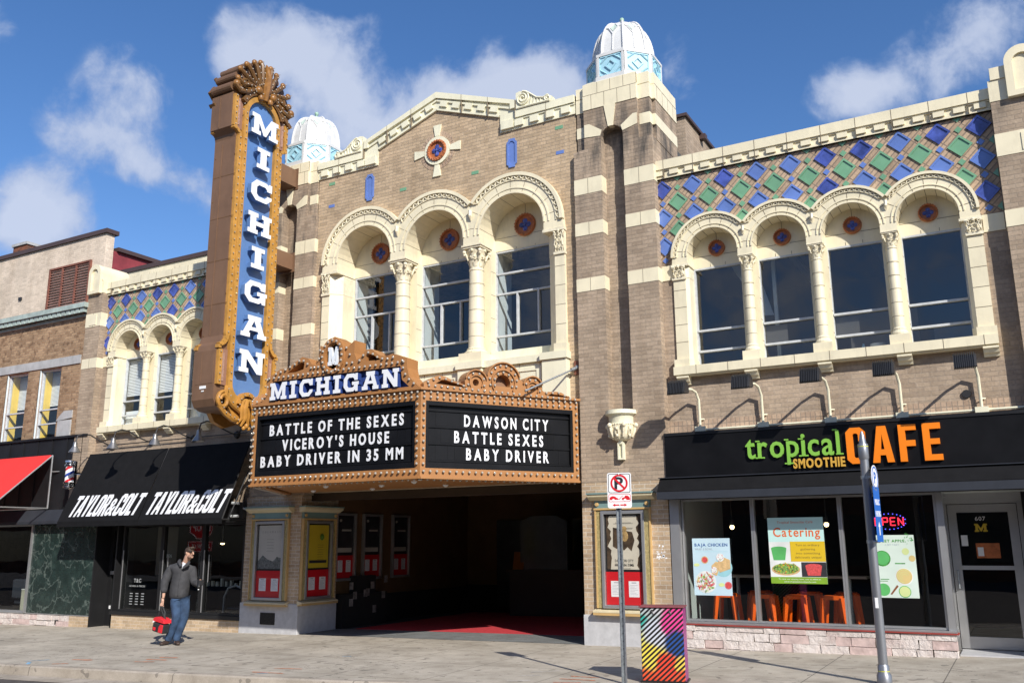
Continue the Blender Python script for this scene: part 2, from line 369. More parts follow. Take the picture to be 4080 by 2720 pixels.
# ------------------------------------------------------------------ lettering
_gl = {}
def glyph(ch, bold=.0):
    k = (ch, bold)
    if k not in _gl:
        cu = bpy.data.curves.new('glyph', 'FONT'); cu.body = ch; cu.size = 1; cu.extrude = .5; cu.offset = bold; cu.resolution_u = 3
        ob = bpy.data.objects.new('glyph', cu); COL.objects.link(ob)
        dg = bpy.context.evaluated_depsgraph_get(); dg.update()
        me = bpy.data.meshes.new_from_object(ob.evaluated_get(dg))
        vs = [v.co.copy() for v in me.vertices]; fs = [tuple(p.vertices) for p in me.polygons]
        bpy.data.objects.remove(ob); bpy.data.meshes.remove(me); bpy.data.curves.remove(cu)
        x0 = min(v.x for v in vs); x1 = max(v.x for v in vs); y0 = min(v.y for v in vs); y1 = max(v.y for v in vs)
        _gl[k] = (vs, fs, x0, x1, y0, y1)
    return _gl[k]
CAPH = None
def text_layout(s, bold=0., gap=.12, space=.35):
    x = 0; out = []
    for ch in s:
        if ch == ' ': x += space; continue
        g = glyph(ch, bold); out.append((ch, x - g[2], x, x + g[3]-g[2])); x += g[3]-g[2]+gap
    return out, x-gap
def put_text(F, s, a0, a1, b0, b1, c0, c1, bold=0., gap=.12, space=.35, shear=0., mb=None, per_letter=False, mi=0, capref='H', taper=None):
    """letters of s fill the rectangle a0..a1 x b0..b1 (b = baseline and cap height) of frame F, between depths c0 and c1"""
    lay, tot = text_layout(s, bold, gap, space)
    H = glyph(capref, bold); y0, y1 = H[4], H[5]
    sx = (a1-a0)/tot; sy = (b1-b0)/(y1-y0); res = []
    mb = mb or MB()
    for ch, dx, xa, xb in lay:
        vs, fs = glyph(ch, bold)[:2]
        m = MB() if per_letter else mb
        P = []
        for v in vs:
            b = (v.y-y0)*sy; a = a0 + (v.x+dx)*sx + shear*b
            P.append(F(a, b0+b, c0 + (v.z+.5)*(c1-c0)))
        flip = F.u.cross(F.v).dot(F.n) < 0
        m.add(P, [tuple(reversed(f)) for f in fs] if flip else fs, mi)
        if per_letter: res.append(m)
    return res if per_letter else mb
SLAB = {
 'M': (1.6, [(0,0),(.55,0),(.55,.2),(.43,.2),(.43,.6),(.72,.05),(.88,.05),(1.17,.6),(1.17,.2),(1.05,.2),(1.05,0),(1.6,0),(1.6,.2),(1.48,.2),(1.48,.8),(1.6,.8),(1.6,1),(1.15,1),(.8,.42),(.45,1),(0,1),(0,.8),(.12,.8),(.12,.2),(0,.2)], []),
 'N': (1.4, [(0,0),(.52,0),(.52,.2),(.40,.2),(.40,.62),(.98,0),(1.28,0),(1.28,.8),(1.4,.8),(1.4,1),(.88,1),(.88,.8),(1.0,.8),(1.0,.42),(.45,1),(0,1),(0,.8),(.12,.8),(.12,.2),(0,.2)], []),
 'I': (.66, [(0,0),(.66,0),(.66,.2),(.49,.2),(.49,.8),(.66,.8),(.66,1),(0,1),(0,.8),(.17,.8),(.17,.2),(0,.2)], []),
 'H': (1.3, [(0,0),(.55,0),(.55,.2),(.44,.2),(.44,.4),(.86,.4),(.86,.2),(.75,.2),(.75,0),(1.3,0),(1.3,.2),(1.18,.2),(1.18,.8),(1.3,.8),(1.3,1),(.75,1),(.75,.8),(.86,.8),(.86,.6),(.44,.6),(.44,.8),(.55,.8),(.55,1),(0,1),(0,.8),(.12,.8),(.12,.2),(0,.2)], []),
 'A': (1.4, [(0,0),(.5,0),(.5,.2),(.43,.2),(.48,.32),(.92,.32),(.97,.2),(.9,.2),(.9,0),(1.4,0),(1.4,.2),(1.28,.2),(1.02,.8),(1.08,.8),(1.08,1),(.34,1),(.34,.8),(.42,.8),(.12,.2),(0,.2)], [[(.56,.48),(.84,.48),(.7,.78)]]),
 'C': (1.2, [(0,.28),(.28,0),(.9,0),(1.2,.25),(1.2,.38),(.92,.38),(.92,.33),(.8,.22),(.44,.22),(.32,.34),(.32,.66),(.44,.78),(.8,.78),(.92,.68),(.92,.62),(1.2,.62),(1.2,1),(1.0,1),(.98,.93),(.88,1),(.28,1),(0,.72)], []),
 'G': (1.3, [(0,.28),(.28,0),(.85,0),(.98,.1),(1.02,0),(1.22,0),(1.22,.36),(1.3,.36),(1.3,.54),(.72,.54),(.72,.36),(.9,.36),(.9,.3),(.78,.22),(.44,.22),(.32,.34),(.32,.66),(.44,.78),(.8,.78),(.92,.68),(.92,.62),(1.2,.62),(1.2,1),(1.0,1),(.98,.93),(.88,1),(.28,1),(0,.72)], []),
}
def slab(F, ch, a0, a1, b0, b1, c0, c1, rim=0.):
    w, o, hs_ = SLAB[ch]; m = MB()
    mp = lambda p: (a0+p[0]/w*(a1-a0), b0+p[1]*(b1-b0))
    m.prism(F, [mp(p) for p in o], c0, c1, [[mp(p) for p in h] for h in hs_], mi=0, side=1)
    return m

GOTH = {
 'T': (.50, [(.16,0),(.34,0),(.34,.82),(.5,.82),(.5,1),(0,1),(0,.82),(.16,.82)], []),
 'A': (.54, [(0,0),(.17,0),(.2,.2),(.34,.2),(.37,0),(.54,0),(.38,1),(.16,1)], [[(.225,.36),(.315,.36),(.27,.78)]]),
 'Y': (.52, [(.17,0),(.35,0),(.35,.4),(.52,1),(.34,1),(.26,.6),(.18,1),(0,1),(.17,.4)], []),
 'L': (.40, [(0,0),(.40,0),(.40,.18),(.18,.18),(.18,1),(0,1)], []),
 'O': (.50, [(0,.12),(.12,0),(.38,0),(.5,.12),(.5,.88),(.38,1),(.12,1),(0,.88)], [[(.18,.2),(.22,.16),(.28,.16),(.32,.2),(.32,.8),(.28,.84),(.22,.84),(.18,.8)]]),
 'R': (.52, [(0,0),(.18,0),(.18,.4),(.23,.4),(.33,0),(.52,0),(.41,.45),(.49,.55),(.49,.88),(.38,1),(0,1)], [[(.18,.56),(.27,.56),(.31,.6),(.31,.8),(.27,.84),(.18,.84)]]),
 'C': (.50, [(0,.12),(.12,0),(.38,0),(.5,.12),(.5,.36),(.32,.36),(.32,.2),(.28,.16),(.22,.16),(.18,.2),(.18,.8),(.22,.84),(.28,.84),(.32,.8),(.32,.62),(.5,.62),(.5,.88),(.38,1),(.12,1),(0,.88)], []),
 'F': (.44, [(0,0),(.17,0),(.17,.41),(.40,.41),(.40,.57),(.17,.57),(.17,.84),(.44,.84),(.44,1),(0,1)], []),
 'E': (.44, [(0,0),(.44,0),(.44,.16),(.17,.16),(.17,.43),(.40,.43),(.40,.58),(.17,.58),(.17,.84),(.44,.84),(.44,1),(0,1)], []),
}
def goth_word(F, s, a0, a1, b0, b1, c0, c1, gap=.09, shear=0.):
    """condensed block capitals; the ampersand comes from the built-in font"""
    W_ = [GOTH[c][0] if c in GOTH else .62 for c in s]; sx = (a1-a0)/(sum(W_)+gap*(len(s)-1)); x = a0; out = []
    for c, w in zip(s, W_):
        if c in GOTH:
            m = MB(); f = lambda p: (x+p[0]*sx+shear*p[1]*(b1-b0), b0+p[1]*(b1-b0)); m.prism(F, [f(p) for p in GOTH[c][1]], c0, c1, [[f(p) for p in h] for h in GOTH[c][2]])
        else:
            m = put_text(F, c, x-.03*sx, x+(w+.03)*sx, b0, b0+(b1-b0)*.80, c0, c1, bold=.022, shear=shear, capref='&')
        out.append(m); x += (w+gap)*sx
    return out
# ------------------------------------------------------------------ light bulbs on a sign
def bulb_mesh(r):
    b = MB().ball((0,0,0), r, 8); me = bpy.data.meshes.new('bulb'); me.from_pydata([tuple(v) for v in b.v], [], b.f); me.materials.append(bulb_m)
    for p in me.polygons: p.use_smooth = True
    return me
def add_bulbs(parent, pts, r):
    pts = sorted(pts, key=lambda p: (Vector(p)-cam.matrix_world.translation).length)
    me = bulb_mesh(r)
    for p in pts[:100]:
        o = bpy.data.objects.new('bulb', me); COL.objects.link(o); o.parent = parent; o.location = Vector(p)-parent.location
    if len(pts) > 100:
        m = MB()
        for p in pts[100:]: m.ball(p, r, 8)
        tag(m.build('bulb_rows', bulb_m, parent, True), kind='stuff')
def along(pts, step, closed=False, off=0.):
    pts = [Vector(p) for p in pts]
    if closed: pts.append(pts[0])
    L = [(pts[i+1]-pts[i]).length for i in range(len(pts)-1)]; T = sum(L); n = max(1, int(T/step)); out = []
    for k in range(n if closed else n+1):
        d = T*k/n
        for i, l in enumerate(L):
            if d <= l+1e-6: out.append(pts[i].lerp(pts[i+1], min(1, d/max(l,1e-6)))); break
            d -= l
    return out
# ------------------------------------------------------------------ ground
def gz(x, y=0.): return .0155*(x+6.78) + .004*y
CURB = [(-60,-6.9),(-40,-6.3),(-20,-5.65),(-15,-5.42),(-11,-5.15),(-8,-4.85),(-6,-4.5),(-3,-4.25),(0,-4.15),(12,-4.1),(40,-4.1)]
def sheet(name, pts_rows, m, dz=0.):
    b = MB(); r = pts_rows; n = len(r[0])
    b.v = [Vector((x, y, gz(x,y)+dz)) for row in r for x, y in row]
    for i in range(len(r)-1):
        for j in range(n-1): b.f.append((i*n+j, i*n+j+1, (i+1)*n+j+1, (i+1)*n+j)); b.m.append(0)
    return b.build(name, m)
def concrete_mat(name, base, slabx, slaby, jointw=.007, col2=None):
    m, t, p = _nt(name); P = pos(t)
    s = t.nodes.new('ShaderNodeSeparateXYZ'); t.links.new(P, s.inputs[0])
    def line(o, per, off):
        f = nmath(t, 'FRACT', nmath(t, 'DIVIDE', nmath(t, 'ADD', o, off), per))
        return nmath(t, 'LESS_THAN', nmath(t, 'ABSOLUTE', nmath(t, 'SUBTRACT', f, .5)), jointw/per)
    ln = nmath(t, 'MAXIMUM', line(s.outputs[0], slabx, .3), line(s.outputs[1], slaby, .55))
    big = noise(t, P, .55, 6, .62); med = noise(t, P, 3.2, 6, .65); fine = noise(t, P, 60, 3, .6)
    c = ramp(t, big, [(.3, tuple(x*.84 for x in base)), (.7, tuple(min(1,x*1.10) for x in base))])
    c = mix_rgb(t, 1., c, ramp(t, med, [(.35, (.86,.85,.84)), (.65, (1.06,1.06,1.06))]), 'MULTIPLY')
    c = mix_rgb(t, 1., c, ramp(t, fine, [(.3, (.88,.88,.88)), (.7, (1.08,1.08,1.08))]), 'MULTIPLY')
    sp = ramp(t, noise(t, P, 11, 2, .4), [(.70, (0,0,0)), (.76, (1,1,1))])
    c = mix_rgb(t, nmath(t, 'MULTIPLY', sp, .35), c, tuple(x*.4 for x in base))
    ck = nmath(t, 'MULTIPLY', nmath(t, 'LESS_THAN', nmath(t, 'ABSOLUTE', nmath(t, 'SUBTRACT', noise(t, P, .45, 7, .62), .5)), .0016), nmath(t, 'GREATER_THAN', noise(t, P, .23, 2), .5))
    gum = nmath(t, 'GREATER_THAN', noise(t, P, 7.3, 0, .5), .75)
    sm = t.nodes.new('ShaderNodeMapping'); sm.inputs['Scale'].default_value = (.8, 1.2, 1); t.links.new(P, sm.inputs[0])
    c = mix_rgb(t, 1., c, ramp(t, noise(t, sm.outputs[0], 1.1, 6, .65), [(.34, (.80,.79,.77)), (.55, (1,1,1)), (.75, (1.08,1.07,1.05))]), 'MULTIPLY')
    c = mix_rgb(t, nmath(t, 'MULTIPLY', gum, .5), c, (.09,.08,.07)); c = mix_rgb(t, nmath(t, 'MULTIPLY', ck, .6), c, (.08,.07,.06))
    c = mix_rgb(t, nmath(t, 'MULTIPLY', ln, .8), c, (.09,.08,.07))
    t.links.new(c, p.inputs['Base Color']); p.inputs['Roughness'].default_value = .9; p.inputs['Specular IOR Level'].default_value = .25
    bumpn(t, p, nmath(t, 'ADD', fine, nmath(t, 'MULTIPLY', ln, -2.)), .25, .006)
    return m
walk_m = concrete_mat('sidewalk_concrete', (.455,.41,.34), 1.52, 1.52)
curb_m = concrete_mat('curb_concrete', (.41,.36,.30), 3.05, 50)
slate_m = concrete_mat('slate_paving', (.20,.21,.21), .61, .305, .005)
asph = M('asphalt', (.085,.073,.066), .9, var=.25, scale=6, bump=.4, bscale=130)
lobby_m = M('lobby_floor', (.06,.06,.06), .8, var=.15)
inner = [(x, y+.16) for x, y in CURB]
tag(sheet('ground', [[(x,-200) for x in (-300,0,300)], [(x,200) for x in (-300,0,300)]], asph, -1.6), kind='structure')
tag(sheet('road', [[(x,-60) for x, y in CURB], [(x,y-.02) for x, y in CURB]], asph, -.14), kind='structure')
tag(sheet('sidewalk', [inner, [(x,-2.5) for x, y in CURB], [(x,.0) for x, y in CURB], [(x,9) for x, y in CURB]], walk_m), kind='structure')
cb = MB(); n = len(CURB)
for i, (x, y) in enumerate(CURB):
    z = gz(x, y); cb.v += [Vector((x,y,z-.15)), Vector((x,y+.015,z-.015)), Vector((x,y+.04,z+.006)), Vector((x,y+.17,z+.006)), Vector((x,y+.18,z-.02))]
for i in range(n-1):
    for j in range(4): cb.f.append((i*5+j, (i+1)*5+j, (i+1)*5+j+1, i*5+j+1)); cb.m.append(0)
tag(cb.build('kerb', curb_m), kind='structure')
gut = sheet('road_gutter', [[(x,y-.42) for x, y in CURB], [(x,y-.02) for x, y in CURB]], curb_m, -.135); tag(gut, kind='structure')
tag(sheet('pavement', [[(-13.35,.06),(-6.82,.06)], [(-13.35,1.34),(-6.82,1.34)]], slate_m, .005), kind='structure')
tag(sheet('lobby_floor', [[(-14.5,1.34),(-5.3,1.34)], [(-14.5,8),(-5.3,8)]], lobby_m, .004), kind='structure')
carpet = M('red_carpet', (.50,.035,.045), .95, var=.12, scale=9, bump=.5, bscale=160)
cp = MB(); a = [(-12.9,1.36),(-7.2,1.36),(-7.2,6.2),(-12.9,6.2)]
cp.add([(x,y,gz(x,y)+.012) for x,y in a]+[(x,y,gz(x,y)+.004) for x,y in a], [(0,1,2,3),(0,4,5,1),(1,5,6,2),(2,6,7,3),(3,7,4,0)])
tag(cp.build('carpet', carpet), 'red carpet lying on the theater lobby floor behind the slate paving', 'carpet')
# utility paint marks sprayed on the concrete
orange_pm = M('orange_spray', (.62,.21,.10), .9, var=.3, scale=14); blue_pm = M('blue_spray', (.22,.40,.55), .9, var=.3, scale=14); white_pm = M('white_spray', (.56,.54,.50), .9, var=.2, scale=14)
def paint(pts, w, m):
    b = MB(); random.seed(int(abs(pts[0][0])*100))
    P = [Vector((x,y,0)) for x,y in pts]
    for i in range(len(P)-1):
        d = (P[i+1]-P[i]); nn_ = Vector((-d.y,d.x,0)).normalized(); k = 9
        prev = None
        for j in range(k+1):
            c = P[i]+d*j/k; ww = w*(.35+.65*random.random())*.5
            q = [c+nn_*ww, c-nn_*ww]
            if prev: b.add([(v.x,v.y,gz(v.x,v.y)+.0045) for v in (prev[0],prev[1],q[1],q[0])], [(0,1,2,3)])
            prev = q
    tag(b.build('road_marking', m), kind='structure')
for pts, w, m in [([(-13.92,-5.03),(-13.7,-4.9)],.06,orange_pm), ([(-14.13,-4.52),(-13.72,-4.45)],.10,orange_pm), ([(-12.79,-4.36),(-12.45,-4.25)],.07,orange_pm), ([(-12.87,-4.06),(-12.44,-4.02)],.08,orange_pm), ([(-12.87,-3.8),(-12.52,-3.73)],.08,orange_pm),
                  ([(-14.75,-4.95),(-14.52,-4.66)],.05,blue_pm), ([(-14.3,-5.2),(-14.55,-5.0)],.08,blue_pm), ([(-9.95,-4.6),(-9.4,-4.56)],.05,orange_pm), ([(-9.93,-4.18),(-9.46,-4.1)],.05,orange_pm), ([(-9.78,-4.68),(-9.64,-4.6)],.05,blue_pm), ([(-9.9,-2.67),(-9.76,-2.62)],.06,blue_pm),
                  ([(-6.11,-3.27),(-5.79,-3.01)],.03,white_pm), ([(-6.1,-3.64),(-5.84,-3.47)],.03,white_pm), ([(-6.02,-4.09),(-5.75,-3.95)],.05,white_pm), ([(-5.43,-3.42),(-5.02,-3.43)],.04,orange_pm), ([(-5.47,-3.68),(-4.97,-3.67)],.05,orange_pm), ([(-5.41,-3.98),(-5.06,-3.9)],.05,orange_pm)]:
    paint(pts, w, m)

# ------------------------------------------------------------------ the theater
TH = thing('theater_building', 'tan brick movie palace with gabled roofline, arched windows, cream terracotta and two domed towers', 'theater', (-10.05, 0, 0))
F0 = front(0)
XC = -10.05
def env(cs, zs, R, n=14, a_end=0.):
    """upper envelope of equal circles, left to right"""
    out = []; h = (cs[1]-cs[0])/2 if len(cs) > 1 else R
    for i, c in enumerate(cs):
        al = 0 if i == 0 else (acos(min(1, h/R)) if h < R else 0)
        ar = 0 if i == len(cs)-1 else (acos(min(1, h/R)) if h < R else 0)
        a0, a1 = pi-al, ar
        for k in range(n+1):
            a = a0+(a1-a0)*k/n; p = (c+R*cos(a), zs+R*sin(a))
            if not out or abs(out[-1][0]-p[0])+abs(out[-1][1]-p[1]) > 1e-4: out.append(p)
    return out
def opening(cs, zs, R, zb): return [(cs[0]-R, zb)] + env(cs, zs, R) + [(cs[-1]+R, zb)]
def scaled(fx): return fx
def capital(mb, x, y, z0, z1, w):
    """carved capital: bell, curled leaves, corner volutes, abacus"""
    h = z1-z0; r = w*.36
    mb.lathe([(r*.98, 0), (r*1.06, h*.03), (r*1.06, h*.08), (r*.9, h*.1), (r*.95, h*.4), (r*1.12, h*.68), (r*1.35, h*.82), (r*1.35, h*.84)], (x,y,z0), 16)
    for k in range(8):
        a = 2*pi*k/8+pi/8
        for (zz, rr, s) in ((.16, 1.0, .9), (.46, 1.12, 1.)):
            a2 = a+(pi/8 if zz > .3 else 0)
            d = Vector((cos(a2), sin(a2), 0)); t = Vector((-sin(a2), cos(a2), 0)); c = Vector((x,y,z0))
            pts = []
            for q, (ro, hz, ww) in enumerate(((rr*.92, zz, .5), (rr*1.02, zz+.13, .62), (rr*1.2, zz+.25, .5), (rr*1.34, zz+.24, .25))):
                p = c + d*r*ro + Vector((0,0,h*hz)); pts += [p - t*r*ww*.55*s, p + d*r*.07, p + t*r*ww*.55*s]
            mb.add(pts, [(i*3+j, i*3+j+1, i*3+j+4, i*3+j+3) for i in range(3) for j in range(2)])
    for sx in (-1, 1):
        for sy in (-1, 1):
            c = Vector((x+sx*w*.44, y+sy*w*.44, z0+h*.74)); mb.ball(c, w*.105, 8); mb.ball(c+Vector((0,0,-h*.1)), w*.06, 6)
            mb.tube([(x+sx*w*.3, y+sy*w*.3, z0+h*.42), (x+sx*w*.36, y+sy*w*.36, z0+h*.62), tuple(c)], [w*.04, w*.06, w*.07], 6)
    for sx, sy in ((0,-1),(1,0),(-1,0)):
        mb.ball((x+sx*w*.44, y+sy*w*.44, z0+h*.80), w*.085, 8); mb.ball((x+sx*w*.38+(.1*w if sx==0 else 0), y+sy*w*.38+(.1*w if sx else 0), z0+h*.55), w*.06, 6); mb.ball((x+sx*w*.38-(.1*w if sx==0 else 0), y+sy*w*.38-(.1*w if sx else 0), z0+h*.55), w*.06, 6)
    a = w*.5
    mb.box(x-a, x+a, y-a, y+a, z0+h*.87, z0+h*.94); a = w*.55; mb.box(x-a, x+a, y-a, y+a, z0+h*.94, z1)
def column(parent, x, y, z0, z1, r, zc0, zc1, w, plinth):
    c = MB(); k = 14
    c.lathe([(r*1.0, 0), (r*.97, (zc0-z0)*.5), (r*.9, zc0-z0)], (x,y,z0), 18)
    for q in range(1, 6): z = z0+(zc0-z0)*q/6; c.lathe([(r*1.002, -.004), (r*1.002, .004)], (x,y,z), 18, 1)
    col = c.build('column', [cream, joint], parent, True)
    b = MB(); b.box(x-w*.62, x+w*.62, y-w*.62, y+w*.9, plinth, z0-.08)
    b.lathe([(r*1.45, -.08), (r*1.5, -.05), (r*1.3, -.02), (r*1.15, 0), (r*1.2, .02), (r*1.0, .05)], (x,y,z0), 18)
    b.build('base', cream, col)
    cp_ = MB(); capital(cp_, x, y, zc0, zc1, w); cp_.build('capital', creamrel, col)
    return col
def rosette(parent, x, z, y, r):
    F = front(y); m = MB()
    m.lathe([(r*.02, .012), (r*.78, .012), (r*.80, .04), (r*.86, .06), (r*.95, .055), (r, .03), (r, 0)], (x,y,z), 28, 0, (0,-1,0))
    for k in range(22):
        a = 2*pi*k/22
        p0 = F(x+r*.8*cos(a-.09), z+r*.8*sin(a-.09), .05); p1 = F(x+r*.99*cos(a+.09), z+r*.99*sin(a+.09), .05)
        m.tube([p0, p1], r*.055, 5, 0)
    o = m.build('rosette', rust, parent, True)
    q = MB()
    for k in range(4):
        a = pi/4*0+pi/2*k
        q.ball(F(x+r*.33*cos(a), z+r*.33*sin(a), .02), r*.235, 10, 0, (1,.2,1)); q.tube([F(x+r*.1*cos(a), z+r*.1*sin(a), .025), F(x+r*.45*cos(a), z+r*.45*sin(a), .03)], r*.05, 5)
    q.ball(F(x, z, .03), r*.12, 8); q.build('quatrefoil', blue_d, parent, True)
    return o
def arcade(name, cs, zs, Ri, Ro, yF, yG, colr, capw, zc0, zc1, zb, plinth, zhead, mats=cream, pilw=.34, fx=lambda x: x):
    """a row of arches on columns with glazed openings behind"""
    Fa = front(yF); half = (cs[1]-cs[0])/2
    A = MB()
    outer = [(cs[0]-Ro, zc1)] + env(cs, zs, Ro*.985, 16) + [(cs[-1]+Ro, zc1)]
    inner = []
    for c in reversed(cs):
        inner += [(c+Ri, zc1)] + [(c+Ri*cos(a), zs+Ri*sin(a)) for a in [pi*k/20 for k in range(21)]] + [(c-Ri, zc1)]
    A.prism(Fa, outer+inner, -(yG-yF), 0)
    for i, c in enumerate(cs):        # stepped inner roll and voussoir joints
        A.ring(Fa, c, zs, Ri*1.0, Ri*1.045, 0, pi, 0, .02, 24); A.ring(Fa, c, zs, Ri*1.14, Ri*1.18, 0, pi, -.002, .014, 24)
        for k in range(9):
            a = pi*(k+.5)/9
            if half < Ro*cos(a) and i < len(cs)-1 and a < pi/2: r1 = min(Ro*.9, half/cos(a))
            elif half < -Ro*cos(a) and i > 0 and a > pi/2: r1 = min(Ro*.9, -half/cos(a))
            else: r1 = Ro*.9
            F = Fr(Fa(c, zs), (cos(a),0,sin(a)), (-sin(a),0,cos(a)), (0,-1,0)); A.fbox(F, Ri*1.05, r1, -.004, .004, 0, .0035, 1)
            F2 = Fr(Fa(c+Ri*cos(a), zs+Ri*sin(a)), (0,1,0), (-sin(a),0,cos(a)), (-cos(a),0,-sin(a))); A.fbox(F2, .005, (yG-yF), -.004, .004, 0, .002, 1)
    arc = A.build(name, [cream, joint], TH, False)
    for i, c in enumerate(cs):
        al = pi if i == 0 else pi-acos(min(1, half/Ro)); ar = 0 if i == len(cs)-1 else acos(min(1, half/Ro))
        H = MB(); H.ring(Fa, c, zs, Ro*.94, Ro, ar, al, -.05, .05, 28); H.ring(Fa, c, zs, Ro*.86, Ro*.88, ar+.06*(ar>0), al-.06*(al<pi), -.002, .02, 28)
        L = (al-ar)*Ro; n = int(L/(Ro*.062))
        for k in range(n):
            a = ar+(al-ar)*(k+.5)/n; rr = Ro*.91; s = 1 if k % 2 else -1
            p = lambda dr, da: Fa(c+(rr+dr)*cos(a+da), zs+(rr+dr)*sin(a+da), .022)
            H.tube([p(-Ro*.028, -.024*s), p(Ro*.028, .024*s)], Ro*.013, 5, 1)
        if i < len(cs)-1:              # carved drop where two hoods meet
            p = (c+half, zs+sqrt(max(0, (Ro*.91)**2-half**2)))
            H.tube([Fa(p[0], p[1]+.02, .04), Fa(p[0], p[1]-Ro*.08, .05), Fa(p[0], p[1]-Ro*.17, .01)], [Ro*.04, Ro*.035, .004], 6, 1)
        H.build('hood_moulding', [cream, creamrel], arc, False)
    # lunettes
    Fg = front(yG)
    for i, c in enumerate(cs):
        t = MB(); w = Ri*1.02
        t.prism(Fg, [(c-w, zhead), (c+w, zhead)]+[(c+w*cos(a), zs+w*sin(a)) for a in [pi*k/18 for k in range(19)]], -.12, .0)
        t.fbox(Fg, c-.004, c+.004, zs+Ri*.72, zs+Ri*.97, 0, .003, 1)
        for s in (-1, 1): t.fbox(Fg, c+s*Ri*.62-.36*Ri, c+s*Ri*.62+.36*Ri, zs+Ri*.10, zs+Ri*.10+.008, 0, .003, 1); t.fbox(Fg, c+s*Ri*.3-.004, c+s*Ri*.3+.004, zhead+.005, zs-Ri*.22, 0, .003, 1)
        tt = t.build('lunette', [cream, joint], TH)
        rosette(tt, c, zs+Ri*.37, yG-.003, Ri*.33)
    # columns and the piers behind them
    for c in [(a+b)/2 for a, b in zip(cs, cs[1:])]:
        column(TH, c, yF+capw*.52, zb+.11, zc0, colr, zc0, zc1, capw, plinth)
        q = MB(); w = half-Ri+.02
        q.box(c-w, c+w, yF+capw*1.0, yG+.02, plinth, zc1)
        for k in range(1, 5): z = plinth+(zc1-plinth)*k/5; q.box(c-w-.002, c+w+.002, yF+capw*1.02, yG, z-.004, z+.004, 1)
        q.build('pier', [cream, joint], TH)
    for s, x in ((-1, cs[0]), (1, cs[-1])):   # end pilasters with chamfered inner corner
        q = MB(); xo = x+s*Ro*.995; xi = x+s*Ri; xm = xo-s*pilw*.62
        pl = [(xo, yG+.02), (xo, yF+.03), (xm, yF+.03), (xi, yF+.03+abs(xi-xm)), (xi, yG+.02)]
        Fz = Fr((0,0,0), (1,0,0), (0,1,0), (0,0,1)); q.prism(Fz, pl, plinth, zc1-.02)
        pb = [(xo+s*.03, yG), (xo+s*.03, yF-.04), (xm-s*.02, yF-.04), (xi-s*.02, yF+abs(xi-xm)), (xi-s*.02, yG)]
        q.prism(Fz, pb, plinth-.005, zb+.0)
        for k in range(1, 5):
            z = zb+(zc0-zb)*k/4.6; q.box(min(xo,xm)-.0, max(xo,xm), yF+.027, yF+.05, z-.004, z+.004, 1)
        q.build('pilaster', [cream, joint], TH)
        e = MB(); cx = (xo+xm)/2; hw = abs(xo-xm)/2; H_ = zc1-zc0
        e.box(min(xo,xi)-.02, max(xo,xi)+.02, yF-.02, yG-.01, zc1-.07*H_-.02, zc1+.001); e.box(min(xo,xm)-.01, max(xo,xm)+.015, yF-.0, yF+.3, zc0, zc0+.05)
        e.prism(Fz, [(xo+s*.004, yG-.02), (xo+s*.004, yF+.022), (xm-s*.004, yF+.022), (xi-s*.004, yF+.022+abs(xi-xm)), (xi-s*.004, yG-.02)], zc0+.03, zc1-.06)
        random.seed(int(abs(cx)*10))
        for k in range(3):
            for r_ in range(3):
                xx = cx+hw*.68*(k-1)+(hw*.33 if r_ == 1 and k < 2 else 0); zz = zc0+H_*(.24+.24*r_); q_ = hw*.30
                if r_ == 1 and k == 2: continue
                pts = [(xx-q_*.9, yF+.02, zz-H_*.10), (xx-q_*1.0, yF-.005, zz+H_*.04), (xx-q_*.35, yF-.03, zz+H_*.11), (xx+q_*.5, yF-.03, zz+H_*.07), (xx+q_*.35, yF-.02, zz-H_*.02), (xx-q_*.1, yF-.015, zz)]
                if k == 2: pts = [(2*xx-a, b, c) for a, b, c in pts]
                e.tube(pts, hw*.085, 5)
        for s2 in (-1, 1): e.ball((cx+s2*hw*.92, yF-.0, zc1-.17*H_), hw*.26, 8); e.tube([(cx+s2*hw*.7, yF+.01, zc0+.06), (cx+s2*hw*.85, yF-.01, zc0+H_*.35), (cx+s2*hw*.6, yF-.01, zc0+H_*.6), (cx+s2*hw*.9, yF-.02, zc1-.2*H_)], hw*.09, 6)
        e.ball((cx, yF-.015, zc1-.13*H_), hw*.26, 8)
        e.build('pilaster_capital', creamrel, TH)
def window(parent, x0, x1, z0, z1, y, bars, verts=(), fw=.035, frm=alu_white, glass=wglass, name='window'):
    f = MB(); F = front(y)
    f.prism(F, [(x0,z0),(x1,z0),(x1,z1),(x0,z1)], -.05, .03, [[(x0+fw,z0+fw),(x1-fw,z0+fw),(x1-fw,z1-fw),(x0+fw,z1-fw)]])
    for b in bars: f.fbox(F, x0+fw, x1-fw, b-.018, b+.018, -.03, .045)
    for (xv, za, zb_) in verts: f.fbox(F, xv-.018, xv+.018, za, zb_, -.028, .043)
    o = f.build(name, frm, parent)
    g = MB(); g.add([F(x0+fw,z0+fw,-.012), F(x1-fw,z0+fw,-.012), F(x1-fw,z1-fw,-.012), F(x0+fw,z1-fw,-.012)], [(0,1,2,3)])
    g.build('pane', glass, o)
    return o
# ---- centre bay
CS = [-11.89, -10.05, -8.21]
cw = MB()
gp = [(-13.32,2.78),(-6.78,2.78),(-6.78,9.92),(-8.47,9.92),(-8.47,10.3),(-10.05,10.86),(-11.63,10.3),(-11.63,9.92),(-13.32,9.92)]
cw.prism(front(.10), gp, -.3, 0, [list(reversed(opening(CS, 7.77, .98, 4.3)))])
cwall = cw.build('front_wall', brick_tan, TH)
arcade('centre_arcade', CS, 7.77, .73, 1.16, .0, .62, .165, .42, 7.07, 7.60, 5.33, 5.16, 7.57)
